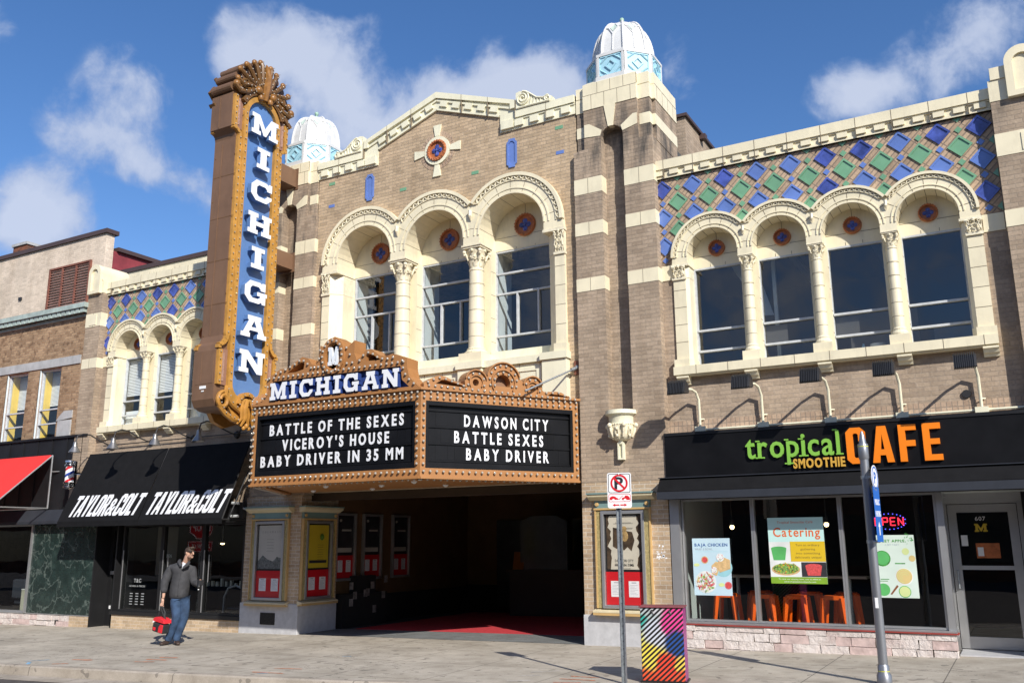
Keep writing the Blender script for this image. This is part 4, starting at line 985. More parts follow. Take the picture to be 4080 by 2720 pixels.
# ticket booth in the depth of the lobby
tb = thing('ticket_booth', 'dim ticket booth counter with a glazed front inside the dark lobby', 'ticket booth', (-10.4, 5.5, 0))
m = MB(); m.box(-11.3,-9.3,5.3,6.4,-.2,1.0); m.box(-11.35,-9.25,5.22,6.45,1.0,1.06); m.build('counter', M('booth_wood', (.04,.032,.026), .6), tb)
m = MB(); m.prism(front(5.32), [(-11.0,1.06),(-9.7,1.06),(-9.7,2.2),(-10.0,2.35),(-10.7,2.35),(-11.0,2.2)], -.03, .0); m.build('booth_window', M('booth_glass', (.05,.06,.065), .1, spec=.7), tb)
es = thing('counter_sign', 'small orange easel sign standing on the ticket booth counter', 'sign', (-10.95, 5.3, 1.06))
m = MB(); m.add([(-11.2,5.28,1.06),(-10.9,5.28,1.06),(-10.9,5.38,1.48),(-11.2,5.38,1.48)], [(0,1,2,3)]); m.box(-11.2,-10.9,5.40,5.42,1.06,1.45); m.build('board', M('orange_card', (.25,.09,.015), .7), es)
rk = thing('brochure_rack', 'dark brochure rack with pale leaflets below the lobby poster cases', 'rack', (-13.3, 1.8, 0))
m = MB(); m.box(-13.56,-13.25,1.3,2.9,-.1,.62); m.box(-13.56,-13.35,1.9,2.6,.62,1.0); m.build('stand', interior_dark, rk)
m = MB(); random.seed(11)
for k in range(9):
    y = 1.4+random.random()*1.4; z = .15+random.random()*.7; m.box(-13.248,-13.235,y,y+.12,z,z+.16)
m.build('leaflets', M('dim_leaflet', (.22,.2,.18), .7, var=.5, scale=9), rk)
# poster cases
def txt(F, s, a0, a1, b0, b1, mt, parent, name, bold=.0, d=.002, **k):
    return put_text(F, s, a0, a1, b0, b1, 0, d, bold=bold, **k).build(name, mt, parent)
gold_trim = M('carved_gilt_trim', (.36,.29,.13), .5, var=.3, scale=22, bump=.6, bscale=50)
teal = M('teal_paint', (.16,.25,.24), .5, var=.1)
buff = M('buff_paint', (.60,.52,.34), .5, var=.08)
buff_or = M('ochre_trim', (.52,.34,.14), .5, var=.1)
poster_cream = M('poster_cream', (.60,.55,.44), .6, var=.08, scale=3)
poster_brown = M('poster_brown', (.07,.045,.025), .6, var=.5, scale=10)
poster_yellow = M('poster_yellow', (.62,.47,.03), .6, var=.05)
poster_dark = M('poster_dark', (.03,.03,.035), .5, var=.4, scale=5)
poster_pale = M('poster_pale', (.52,.49,.43), .5, var=.06)
cglass = glassmat('case_glass', (.95,.95,.95), .9)
def poster_case(label, F, w, zb, zt, base, poster, group=None, trim=True):
    """framed display case on plane F, centred on a = 0"""
    o = thing('poster_case', label, 'poster case', F(0, zb, 0), group)
    h = w/2
    m = MB(); m.prism(F, [(-h,zb),(h,zb),(h,zt),(-h,zt)], .0, .075, [[(-h+.055,zb+.055),(h-.055,zb+.055),(h-.055,zt-.055),(-h+.055,zt-.055)]]); m.build('frame', alu, o, bevel=.006)
    m = MB(); i = h-.055; m.fbox(F, -i, i, zb+.055, zt-.055, .0, .012); m.build('backing', frame_black, o)
    zr = zb+.60*(zt-zb)/1.62
    m = MB(); m.fbox(F, -i+.005, i-.005, zb+.06, zr, .012, .018); rp = m.build('red_card', red_panel, o)
    for s in (-1, 1):
        m = MB(); a = s*i*.47; m.fbox(F, a-i*.27, a+i*.27, zb+.19, zb+.45, .018, .021)
        for k in range(7): m.fbox(F, a-i*.2, a+i*(.2-.08*(k%3)), zb+.23+.025*k, zb+.235+.025*k, .021, .0215, 1)
        m.fbox(F, a-i*.12, a+i*.12, zb+.415, zb+.43, .021, .0215, 1)
        m.build('sheet', [paper, M('grey_ink', (.35,.35,.38), .7, var=0) if 'grey_ink' not in MATS else MATS['grey_ink']], rp)
    poster(F, o, i-.03, zr+.04, zt-.085)
    g = MB(); g.add([F(-i,zb+.05,.055), F(i,zb+.05,.055), F(i,zt-.05,.055), F(-i,zt-.05,.055)], [(0,1,2,3)]); g.build('pane', cglass, o)
    if trim:
        for s in (-1, 1): MB().fbox(F, s*(h+.045)-.045, s*(h+.045)+.045, zb+.0, zt+.02, 0, .05).build('trim', gold_trim, o)
        for s in (-1, 1): MB().fbox(F, s*(h+.10)-.012, s*(h+.10)+.012, zb, zt+.02, 0, .065).build('side_trim', buff_or, o)
        m = MB(); m.fbox(F, -h-.12, h+.12, zt+.02, zt+.05, 0, .08); m.build('edge_trim', buff_or, o)
        m = MB(); m.fbox(F, -h-.11, h+.11, zt+.05, zt+.18, 0, .06)
        for s in (-1, 1): m.lathe([(.001,.03),(.03,.028),(.035,0)], F(s*(h+.06), zt+.115, .06), 12, 1, F.n)
        m.build('frieze', [teal, buff_or], o)
        P = Fr(F(0,0,0), F.n, F.v, F.u); m = MB()
        m.prism(P, [(0,zt+.18),(.07,zt+.18),(.09,zt+.20),(.16,zt+.235),(.17,zt+.25),(.17,zt+.285),(0,zt+.285)], -h-.2, h+.2, mi=0); m.build('cornice', [buff], o)
        m = MB(); m.fbox(F, -h-.21, h+.21, zt+.285, zt+.31, 0, .19); m.build('cornice_top', teal, o)
        m = MB(); m.prism(P, [(0,zb-.10),(.05,zb-.10),(.08,zb-.075),(.13,zb-.07),(.13,zb-.045),(0,zb-.01)], -h-.16, h+.16); m.build('sill', buff, o)
        m = MB(); m.fbox(F, -h-.155, h+.155, zb-.112, zb-.073, 0, .132); m.build('sill_edge', buff_or, o)
    return o
def poster_torn(F, o, i, z0, z1):
    m = MB(); m.fbox(F, -i, i, z0, z1, .012, .015); m.build('poster_back', poster_brown, o)
    random.seed(5); L = [(-i*.86+random.uniform(-.03,.05), z0+(z1-z0)*k/14) for k in range(15)]; R = [(i*.86+random.uniform(-.04,.03), z0+(z1-z0)*k/14) for k in range(15)]
    m = MB(); m.prism(F, L[:1]+R+list(reversed(L[1:])), .015, .018); m.build('poster', poster_cream, o)
    m = MB(); zc = z0+(z1-z0)*.56
    m.prism(F, [(-.20,zc-.12),(-.19,zc+.2),(-.05,zc+.17),(.0,zc+.22),(.04,zc+.14),(.16,zc+.12),(.20,zc-.02),(.14,zc-.2),(.07,zc-.13),(.0,zc-.19),(-.06,zc-.1),(-.13,zc-.16)], .018, .0195)
    m.build('poster_picture', poster_brown, o)
    m = MB(); m.ball(F(.02,zc+.17,.02), .045, 10, 0, (1,.1,1.1)); m.ball(F(.02,zc+.05,.02), .07, 10, 0, (1,.06,1.3)); m.build('poster_figure', M('sepia', (.38,.25,.10), .6, var=.4, scale=18), o)
    t = MB(); put_text(F, 'DAWSON CITY', -.17, .17, zc-.38, zc-.335, .018, .0195, .02, mb=t); put_text(F, 'FROZEN TIME', -.17, .17, zc-.45, zc-.405, .018, .0195, .02, mb=t)
    for k, (w, z) in enumerate(((.16,z1-.12),(.2,z1-.135),(.2,z1-.21),(.18,z1-.225),(.13,zc-.49),(.2,z0+.06))): t.fbox(F, -w*.9, w*.9, z, z+.006, .018, .0195)
    t.build('poster_lettering', ink, o)
def poster_plain(F, o, i, z0, z1):
    m = MB(); m.fbox(F, -i, i, z0, z1, .012, .016); m.build('poster', poster_pale, o)
    t = MB(); m2 = 'COLUMBUS'
    put_text(F, m2, -i*.72, i*.8, z1-.16, z1-.12, .016, .0175, gap=.9, mb=t)
    for k in range(5): t.fbox(F, -i*.3, i*.3, z1-.30-.06*k, z1-.294-.06*k, .016, .0175)
    t.build('poster_lettering', M('pale_ink', (.25,.23,.2), .7, var=0), o)
    m = MB(); m.fbox(F, -i, i, z0, z0+.16, .016, .0172); m.prism(F, [(-i,z0+.16),(-i*.6,z0+.28),(-i*.2,z0+.2),(i*.2,z0+.16)], .016, .0172); m.prism(F, [(i*.3,z0+.16),(i*.6,z0+.25),(i,z0+.22),(i,z0+.16)], .016, .0172); m.build('poster_picture', M('poster_tree_grey', (.16,.17,.16), .6, var=.5, scale=22), o)
def poster_yel(F, o, i, z0, z1):
    m = MB(); m.fbox(F, -i, i, z0, z1, .012, .016); m.build('poster', poster_yellow, o)
    m = MB(); m.ball(F(i*.32, z1-.25, .016), .055, 12, 0, (1,1,1.3)); m.build('poster_picture', M('poster_green', (.10,.22,.02), .6), o)
    t = MB(); t.fbox(F, -i*.8, i*.85, z0+.10, z0+.16, .016, .018)
    for k in range(7): t.fbox(F, -i*.05, i*.5, z1-.42-.05*k, z1-.415-.05*k, .016, .018)
    t.build('poster_lettering', ink, o)
def poster_drk(F, o, i, z0, z1):
    m = MB(); m.fbox(F, -i, i, z0, z1, .012, .016); m.build('poster', poster_dark, o)
    t = MB(); t.fbox(F, -i*.9, i*.9, z0+.03, z0+.13, .016, .018); t.fbox(F, -i*.4, i*.8, z0+.5, z0+.54, .016, .018); t.ball(F(-i*.6, z1-.08, .016), .035, 10); t.build('poster_lettering', poster_pale, o)
Fx = lambda cx: Fr((cx, 0, 0), (1,0,0), (0,0,1), (0,-1,0))
poster_case('silver framed poster case with a torn edged cream poster behind the no parking sign', Fx(-6.03), .80, .62, 2.24, None, poster_torn)
poster_case('silver framed poster case with a pale faded poster on the pier beside the barber shop', Fx(-14.18), .85, .56, 2.20, None, poster_plain)
poster_case('poster case with a yellow poster facing sideways into the entrance', Fr((-13.35,.545,0),(0,1,0),(0,0,1),(1,0,0)), .83, .58, 2.20, None, poster_yel)
for k, (y, lb_) in enumerate(((1.72,'nearest of three dark poster cases on the lobby wall'), (2.70,'middle one of three dark poster cases on the lobby wall'), (3.83,'deepest of three dark poster cases on the lobby wall'))):
    poster_case(lb_, Fr((-13.6,y,0),(0,1,0),(0,0,1),(1,0,0)), .72, .90, 2.40, None, poster_drk, 'poster cases in the lobby', False)
# scraps of torn paper on the right pier
m = MB(); random.seed(9); F = front(0)
for k in range(16):
    a = -5.46+random.random()*.18; b = 1.42+random.random()*.26; w, h = .02+random.random()*.04, .01+random.random()*.025
    m.prism(F, [(a,b),(a+w,b+.01),(a+w*1.1,b+h),(a+w*.3,b+h*1.3)], .0, .0025)
tag(m.build('torn_paper', paper), 'scraps of torn white paper stuck on the brick beside the right poster case', 'paper scraps')
# ------------------------------------------------------------------ marquee over the entrance
MQ = thing('marquee', 'orange theater marquee with black letter boards and rows of light bulbs over the entrance', 'marquee', (-10.36, 0, 2.76))
PL = [(-13.90,.0),(-12.25,-2.59),(-8.48,-2.59),(-6.82,-.05)]
ZB, ZT = 2.78, 4.21
def mq_frame(i):
    a, b = Vector((*PL[i],0)), Vector((*PL[i+1],0)); u = (b-a).normalized(); return Fr(a, u, (0,0,1), (u.y,-u.x,0)), (b-a).length
m = MB(); Fz = Fr((0,0,0), (1,0,0), (0,1,0), (0,0,1))
inn = [(-13.6,.0),(-12.1,-2.4),(-8.62,-2.4),(-7.05,-.02)]
m.prism(Fz, [(-13.80,.02),(-12.19,-2.50),(-8.54,-2.50),(-6.92,-.03)], ZB+.002, ZB+.09, [list(reversed(inn))]); m.prism(Fz, [(-13.80,.02),(-12.19,-2.50),(-8.54,-2.50),(-6.92,-.03)], ZT-.3, ZT-.01)
bodyM = m.build('body', ochre_or, MQ)
m = MB(); m.prism(Fz, [(-13.85,.0),(-12.2,-2.54),(-8.53,-2.54),(-6.87,-.03)], ZB+.09, ZB+.16); 
for k in range(7): y = -.25-.33*k; hw = 3.15-.0*k+ (y)*.62; m.box(-10.36-hw, -10.36+hw, y-.05, y+.05, ZB+.02, ZB+.09)
m.build('soffit', M('soffit_brown', (.34,.15,.05), .5, var=.1), MQ)
bul = []
for (x, y) in ((-12.6,-.5),(-11.2,-.35),(-9.4,-.45),(-7.6,-.5),(-11.4,-1.5),(-9.3,-1.6),(-10.4,-1.1),(-8.75,-2.2),(-11.9,-2.2)): MB().ball((x,y,ZB+.02), .06, 12).build('globe_lamp', white_paint, MQ, True)
TXT = {1: (('BATTLE OF THE SEXES', .36, 3.38, 3.65), ("VICEROY'S HOUSE", .68, 3.08, 3.365), ('BABY DRIVER IN 35 MM', .17, 3.38, 3.085)),
       2: (('DAWSON CITY', .81, 2.45, 3.635), ('BATTLE SEXES', .63, 2.34, 3.355), ('BABY DRIVER', .85, 2.45, 3.075)), 0: ()}
def boss(mb, F, pts, w, c0, c1): # raised band along a path
    for a, b in zip(pts, pts[1:]):
        dx, dz = b[0]-a[0], b[1]-a[1]; L = sqrt(dx*dx+dz*dz)
        if L < 1e-5: continue
        f = Fr(F(*a), F.u*(dx/L)+F.v*(dz/L), F.v*(dx/L)-F.u*(dz/L), F.n); mb.fbox(f, -.0, L, -w/2, w/2, c0, c1)
for i in range(3):
    F, L = mq_frame(i)
    # orange surround, black recessed board
    m = MB(); b0, b1 = 2.92, 4.03; a0, a1 = (.09, L-.11)
    m.prism(F, [(0,ZB),(L,ZB),(L,ZT),(0,ZT)], -.10, .0, [[(a0,b0),(a1,b0),(a1,b1),(a0,b1)]])
    m.fbox(F, -.03, L+.03, ZT-.005, ZT+.035, -.1, .05); m.fbox(F, -.0, L, ZB-.035, ZB, -.2, .03)
    m.build('surround', ochre_or, MQ)
    m = MB(); m.prism(F, [(a0,b0),(a1,b0),(a1,b1),(a0,b1)], -.09, -.005, [[(a0+.05,b0+.10),(a1-.05,b0+.10),(a1-.05,b1-.07),(a0+.05,b1-.07)]])
    m.fbox(F, a0+.03, a1-.03, b0+.05, b1-.04, -.10, -.075)
    for z in (3.055, 3.335, 3.615, 3.89): m.fbox(F, a0+.05, a1-.05, z-.022, z+.004, -.08, -.05)
    random.seed(20+i)
    for r in range(3):
        x = a0+.08
        while x < a1-.25:
            w = random.choice((.12,.16,.22)); z = (3.06,3.34,3.62)[r]; m.fbox(F, x, x+w, z+.005, z+.24, -.078, -.07 if random.random() > .5 else -.073); x += w+.004
    m.build('letter_board', board_black, MQ)
    for s, x0, x1, z in TXT[i]:
        for q in put_text(F, s, x0, x1, z, z+.20, -.068, -.058, bold=.03, gap=.30, space=.46, per_letter=True): q.build('letter', letter_white, MQ)
    # bulbs
    n = int(L/.118)
    for z in ((4.165, 4.085) if True else ()):
        for k in range(n+1): bul.append(F(.05+(L-.1)*k/n, z, .03))
    for k in range(n+1): bul.append(F(.05+(L-.1)*k/n, 2.865, .035)); bul.append(F(.05+(L-.1)*k/n, ZB-.04, -.08))
    for k in range(1, 10): z = 2.865+1.22*k/10; bul.append(F(.045, z, .03)); bul.append(F(L-.05, z, .03))
    if i == 1: # the crown with the theater's name
        m = MB(); xl, xr = .33, 3.62
        sil = [(.02,4.245),(.30,4.32),(.36,4.50),(.30,4.62),(.36,4.72),(.52,4.80),(.66,4.86),(.80,4.83),(.98,4.94),(1.16,5.03),(1.30,4.99),(1.40,4.87),(1.50,4.84),(1.56,4.95),(1.58,5.19),(1.68,5.13),(1.76,5.24),(1.90,5.32),(2.04,5.24),(2.12,5.12),(2.22,5.10),(2.36,5.20),(2.36,4.97),(2.42,4.84),(2.50,4.88),(2.62,5.0),(2.74,5.0),(2.90,4.88),(3.06,4.83),(3.18,4.87),(3.30,4.84),(3.50,4.76),(3.50,4.60),(3.54,4.45),(3.66,4.33),(3.76,4.245)]
        win = [(.42,4.27),(3.55,4.27),(3.40,4.40),(3.36,4.64),(.46,4.64),(.46,4.5)]
        ov = [(1.895+.175*cos(2*pi*k/20), 4.965+.235*sin(2*pi*k/20)) for k in range(20)]
        h1 = [(.80,4.765),(1.02,4.765),(1.2,4.80),(1.22,4.90),(1.14,4.94),(1.0,4.87)]; h2 = [(2.62,4.80),(2.95,4.79),(2.80,4.88),(2.70,4.92),(2.64,4.90)]
        m.prism(F, sil, -.28, .035, [win, ov, h1, h2]); m.build('crown', ochre_or, MQ)
        m = MB(); m.fbox(F, .40, 3.46, 4.25, 4.67, -.2, -.06); m.build('name_panel', blue_deep, MQ)
        MB().prism(F, ov, -.2, -.05).build('oval_recess', board_black, MQ); m = MB(); m.fbox(F, .8, 1.25, 4.76, 4.95, -.26, -.2); m.fbox(F, 2.6, 3.0, 4.78, 4.93, -.26, -.2); m.build('crown_recess', M('crown_recess_brown', (.10,.055,.03), .5), MQ)
        boss_ = MB(); boss_.ring(F, 1.895, 4.965, .0, 1, 0, .1, 0, .001, 1) if False else None
        m = MB(); oo = [(1.895+.265*cos(2*pi*k/24), 4.965+.325*sin(2*pi*k/24)) for k in range(24)]; oi = [(1.895+.18*cos(2*pi*k/24), 4.965+.245*sin(2*pi*k/24)) for k in range(24)]
        m.prism(F, oo, .0, .075, [oi]); m.build('oval_rim', ochre_or, MQ)
        m = slab(F, 'M', 1.775, 2.015, 4.80, 5.13, .0, .05); m.build('crown_letter', [panel_white, letter_white], MQ)
        widths = {c: SLAB[c][0] for c in 'MICHGAN'}; name = 'MICHIGAN'; tot = sum(widths[c] for c in name)+.27*7; x = .45; sc = (3.37-.45)/tot
        for c in name:
            w = widths[c]*sc; q = slab(F, c, x, x+w, 4.285, 4.60, -.02, .08); q.build('letter', [letter_white, blue_deep], MQ); x += w+.27*sc
        path = [(.36,4.40),(.33,4.62),(.52,4.74)]
        for p in along([F(a,b,.06) for a,b in [(.12,4.29),(.33,4.36),(.37,4.52),(.36,4.68)]], .12): bul.append(p)
        for p in along([F(a,b,.06) for a,b in [(3.42,4.72),(3.44,4.56),(3.52,4.42),(3.66,4.31)]], .12): bul.append(p)
        for p in along([F(a,b,.06) for a,b in [(.40,4.70),(3.44,4.70)]], .115): bul.append(p)
        for p in along([F(a,b,.06) for a,b in [(.56,4.77),(.70,4.80),(.98,4.89),(1.16,4.98),(1.27,4.92),(1.40,4.80)]], .11): bul.append(p)
        for p in along([F(a,b,.06) for a,b in [(2.50,4.82),(2.60,4.92),(2.72,4.95),(2.88,4.84),(3.05,4.78),(3.22,4.80)]], .11): bul.append(p)
        for p in along([F(1.895+.225*cos(t), 4.965+.285*sin(t), .085) for t in [2*pi*k/24 for k in range(24)]], .1, True): bul.append(p)
        for a, b in ((1.60,5.10),(1.58,4.95),(1.57,4.80),(2.2,5.08),(2.28,4.95),(2.22,4.80),(1.48,4.8),(2.34,4.8)): bul.append(F(a,b,.06))
    else:      # side crown with three round scrolls
        k = L/3.09; flip = (lambda a: a*k) if i == 2 else (lambda a: (3.09-a)*k)
        m = MB()
        arcp = lambda cx, cz, r, a0, a1, n=12: [(cx+r*cos(a0+(a1-a0)*q/n), cz+r*sin(a0+(a1-a0)*q/n)) for q in range(n+1)]
        sil = [(.03,4.245),(.03,4.31),(.16,4.40),(.30,4.46),(.42,4.45),(.60,4.38),(.80,4.33)] + arcp(1.0,4.40,.21,pi*1.05,.12*pi) + arcp(1.53,4.45,.33,pi*.93,pi*.07) + arcp(2.12,4.38,.20,pi*.88,-.05*pi) + [(2.36,4.32),(2.62,4.34),(2.72,4.33),(2.86,4.27),(3.06,4.22),(3.06,4.20)]
        h1 = [(.25,4.32),(.86,4.285),(.72,4.33),(.44,4.39),(.36,4.39)]; h3 = [(2.42,4.255),(2.95,4.245),(2.72,4.285),(2.5,4.29)]
        hb = arcp(1.53,4.42,.145,-.15*pi,1.15*pi); hs1 = arcp(1.0,4.39,.06,0,2*pi)[:-1]; hs2 = arcp(2.12,4.36,.055,0,2*pi)[:-1]
        mp = lambda P: [(flip(a), b) for a, b in P]
        m.prism(F, mp(sil), -.25, .04, [mp(h) for h in (h1,h3,hb,hs1,hs2)])
        Fm = F if i == 2 else F
        for cx, cz, r in ((1.0,4.39,.115),(1.53,4.42,.215),(2.12,4.36,.105)): m.ring(F, flip(cx), cz, r, r+.018, -.2*pi, 1.2*pi, .04, .075, 20)
        for cx, cz, r in ((1.0,4.40,.205),(1.53,4.45,.325),(2.12,4.38,.195)): m.ring(F, flip(cx), cz, r-.012, r+.008, .08*pi, .92*pi, .04, .085, 20)
        m.build('side_crown', ochre_or, MQ)
        m = MB(); m.prism(F, mp(arcp(1.53,4.42,.16,-.15*pi,1.15*pi)), -.2, -.12); m.fbox(F, flip(.2) if i==2 else flip(.95), flip(.95) if i==2 else flip(.2), 4.26, 4.42, -.2, -.14); m.fbox(F, *sorted((flip(2.35), flip(3.0))), 4.235, 4.31, -.2, -.14); m.build('crown_recess', M('side_recess_brown', (.22,.12,.065), .5), MQ)
        for cx, cz, r, st in ((1.0,4.39,.16,.1),(1.53,4.45,.27,.105),(1.53,4.42,.18,.1),(2.12,4.37,.15,.1)):
            for p in along([F(flip(cx+r*cos(t)), cz+r*sin(t), .06) for t in [pi*1.1-pi*1.2*q/16 for q in range(17)]], st): bul.append(p)
        for p in along([F(flip(a),b,.06) for a,b in [(.10,4.33),(.22,4.39),(.34,4.425),(.55,4.37),(.76,4.31)]], .11): bul.append(p)
        for p in along([F(flip(a),b,.06) for a,b in [(.12,4.275),(3.0,4.215)]], .11): bul.append(p)
        for p in along([F(flip(a),b,.06) for a,b in [(2.40,4.30),(2.66,4.315),(2.9,4.235)]], .11): bul.append(p)
add_bulbs(MQ, bul, .023)
m = MB()
for (a, b) in (((-6.875,.09,4.854),(-7.3,-1.15,4.28)),): m.tube([a, b], .018, 8); m.ball(a, .05, 8); m.tube([Vector(a).lerp(Vector(b), .02), Vector(a).lerp(Vector(b), .12)], .035, 8)
m.build('tie_rod', steel, MQ, True)
m = MB(); m.box(-6.93,-6.83,.07,.1,4.72,4.98); m.build('tie_plate', rust_metal, MQ)

# ------------------------------------------------------------------ vertical blade sign
BS = thing('vertical_sign', 'tall brown and gold blade sign with white MICHIGAN letters running down its blue face', 'sign', (-14.19, -1.27, 4.05))
XB, XF = -14.53, -13.85
FB = Fr((XF, -1.27, 0), (0,1,0), (0,0,1), (1,0,0))       # right-hand face
FL = Fr((XB, -1.27, 0), (0,-1,0), (0,0,1), (-1,0,0))     # left-hand face
def mir(h): return h + [(-a, b) for a, b in reversed(h)]
halfR = [(.30,4.36),(.60,4.38),(.75,4.44),(.82,4.58),(.83,4.90),(.83,5.58),(.80,5.70),(.72,5.78),(.675,5.92),(.675,10.30),(.70,10.40),(.78,10.47),(.83,10.50),(.83,11.28),(.72,11.44),(.66,11.75),(.42,12.05),(.18,12.2)]
m = MB(); m.prism(FB, mir(halfR), -(XF-XB)+.0, -.06)
for s in (-1, 1):
    for a, b, r in ((.82,11.43,.10),(.72,11.72,.09),(.60,11.94,.09),(.42,12.10,.09),(.20,12.22,.09)): m.lathe([(.001,0),(r,0),(r,.60),(.001,.60)], FB(s*a,b,-.66), 14, 0, (1,0,0))
m.fbox(Fr((XB,-1.27,0),(1,0,0),(0,0,1),(0,-1,0)), .22, .24, 5.95, 10.2, .675, .685); m.fbox(Fr((XB,-1.27,0),(1,0,0),(0,0,1),(0,-1,0)), .22, .24, 4.95, 5.55, .83, .842); m.fbox(Fr((XB,-1.27,0),(1,0,0),(0,0,1),(0,-1,0)), .24, .26, 10.52, 11.25, .83, .842)
m.fbox(Fr((XB,-1.27,0),(1,0,0),(0,0,1),(0,-1,0)), .10, .58, 4.9, 5.55, .83, .836)
fo_ = Fr((XB,-1.27,0),(1,0,0),(0,0,1),(0,-1,0))
for z in (6.6,7.55,8.5,9.45): m.fbox(fo_, 0.004, .676, z-.006, z+.006, .674, .679, 1)
for z in (5.95,6.8,7.9,8.9,9.9):
    for a in (.05,.63): m.lathe([(.001,.012),(.012,.008),(.014,0)], fo_(a, z, .675), 8, 1, (0,-1,0))
m.build('body', [brown_paint, brown_dark], BS, False)
m = MB(); fo = Fr((XB,-1.27,0),(1,0,0),(0,0,1),(0,-1,0)); m.fbox(fo, .22, .40, 4.80, 4.86, .83, .836); m.fbox(fo, .28, .35, 4.74, 4.765, .83, .836); m.build('sticker', paper, BS)
arch = lambda r, cz, n=16: [(r*cos(pi*k/n), cz+r*sin(pi*k/n)) for k in range(n+1)]
blue_o = [(-.42,4.95)] + [(-.42+.25*(1-cos(pi/2*k/5)), 4.95-.28*sin(pi/2*k/5)) for k in range(1,6)] + [(.17,4.67)] + [(.17+.25*sin(pi/2*k/5), 4.67+.28*(1-cos(pi/2*k/5))) for k in range(1,6)] + arch(.42, 10.93)
bulbs2 = []
ochre_dk = M('dark_ochre_paint', (.24,.11,.028), .35, var=.3, scale=8); rose_b = M('rose_brown', (.27,.145,.10), .5, var=.1); rose_r = M('rose_relief', (.36,.22,.17), .5, var=.3, scale=24, bump=.8, bscale=40); ochre_md = M('mid_ochre_paint', (.42,.20,.04), .4, var=.2, scale=7)
for F, on in ((FB, True), (FL, False)):
    m = MB(); m.prism(F, blue_o, -.12, -.05); m.build('face_panel', blue_sign, BS)
    inner_o = [(-.54,4.85),(-.5,4.66),(-.35,4.52),(.35,4.52),(.5,4.66),(.54,4.85)] + arch(.54, 10.93)
    m = MB(); m.prism(F, inner_o, -.10, .03, [blue_o]); m.build('inner_border', ochre, BS)
    m = MB()
    for s in (-1, 1):
        pth = [(s*.60,5.92),(s*.60,10.32)]; boss(m, F, pth, .115, -.08, .01)
        boss(m, F, [(s*.76,10.52),(s*.76,11.25)], .10, -.08, .01); boss(m, F, [(s*.60,10.30),(s*.62,10.40),(s*.70,10.47),(s*.80,10.50)], .07, -.08, .02)
        boss(m, F, [(s*.76,4.88),(s*.76,5.60)], .10, -.08, .01); boss(m, F, [(s*.60,5.95),(s*.63,5.82),(s*.70,5.74),(s*.80,5.69),(s*.80,5.62)], .08, -.08, .02)
    m.build('outer_border', ochre, BS)
    for s in (-1, 1):
      for lo, hi in ((10.5,11.3),(4.88,5.62)):
        m = MB(); m.fbox(F, s*.63-.085, s*.63+.085, lo, hi, -.09, -.03); m.fbox(F, s*.66-.03, s*.66+.03, lo+.08, hi-.08, -.03, -.018, 1)
        m.build('side_panel', [rose_b, rose_r], BS)
    # crest: arch bands, fan of ribs with curled heads, central leaf
    m = MB()
    m.ring(F, 0, 10.93, .56, .68, .12*pi, .88*pi, -.08, .06, 20)
    boss(m, F, [(-.84,11.43),(-.6,11.36),(-.3,11.50),(0,11.62),(.3,11.50),(.6,11.28),(.84,11.10)], .09, -.1, .07)
    m.build('crest_band', brown_dark, BS)
    fan = MB(); tips = []
    for s in (-1, 1):
        for a, b in ((.78,11.62),(.74,11.86),(.56,12.05),(.34,12.2),(.16,12.28)):
            tips.append((s*a, b)); p0 = (s*.06, 11.62); pm = (s*a*.55, 11.62+(b-11.62)*.35)
            fan.tube([F(*p0,.03), F(*pm,.05), F(s*a*.85, b-.1, .07), F(s*a, b-.03, .06)], [.03,.05,.055,.045], 7)
        fan.tube([F(s*.1,11.6,.03), F(s*.35,11.52,.06), F(s*.55,11.38,.07), F(s*.75,11.33,.07), F(s*.86,11.42,.06), F(s*.80,11.5,.06)], [.03,.05,.05,.05,.05,.04], 7)
        fan.tube([F(s*.3,11.5,.03), F(s*.55,11.7,.04), F(s*.84,11.48 if s < 0 else 11.36,.05)], .04, 6)
    if on:
        for a, b in tips: fan.ball(F(a, b, .02), .07, 10, 1, (.8,1,1))
    fan.build('crest_fan', [brown_dark, ochre_dk], BS, True)
    tp = MB()
    for s in ((-1, 1) if on else ()):
        tp.tube([F(s*.83,11.46,.04),F(s*.5,11.5,.05),F(s*.22,11.56,.07)], .02, 5); tp.ball(F(s*.83,11.46,.04), .085, 10); tp.ball(F(s*.22,11.56,.07), .10, 10); tp.ball(F(s*.14,11.42,.07), .08, 8)
    tp.tube([F(0,11.4,.06), F(0,11.7,.10), F(.02,11.95,.11), F(0,12.18,.08), F(0,12.3,.04)], [.06,.10,.085,.07,.01], 8)
    tp.build('crest_leaf', ochre_dk, BS, True)
    # lower ornament
    m = MB()
    for s in ((-1, 1) if on else ()):
        m.tube([F(s*.56,4.86,.02), F(s*.60,4.66,.04), F(s*.42,4.5,.05), F(s*.2,4.38,.06)], [.05,.05,.055,.05], 7)
        pts = []
        for k in range(22): a = k/22*2*pi*1.3; r = .17*(1-.55*k/22); pts.append(F(s*(.66+r*sin(a)*.9), 4.56+r*cos(a), .05))
        m.tube(pts, .045, 6)
        m.tube([F(s*.76,4.45,.03), F(s*.60,4.30,.05), F(s*.40,4.20,.05), F(s*.24,4.20,.05)], [.04,.06,.06,.04], 7)
        m.tube([F(s*.05,4.62,.09), F(s*.12,4.45,.12), F(s*.10,4.25,.11), F(s*.16,4.08,.06)], [.04,.055,.05,.02], 7)
        m.tube([F(s*.16,4.58,.09), F(s*.20,4.42,.1), F(s*.17,4.24,.09), F(s*.26,4.12,.05)], [.03,.045,.04,.02], 7)
    if not on: continue_ornament = False
    m.ring(F, 0, 4.52, .20, .28, .02*pi, .98*pi, -.08, .07 if on else .0, 16)
    if on: m.ball(F(0,4.10,.05), .06, 8); m.ball(F(-.07,4.05,.05), .045, 8); m.ball(F(.07,4.05,.05), .045, 8)
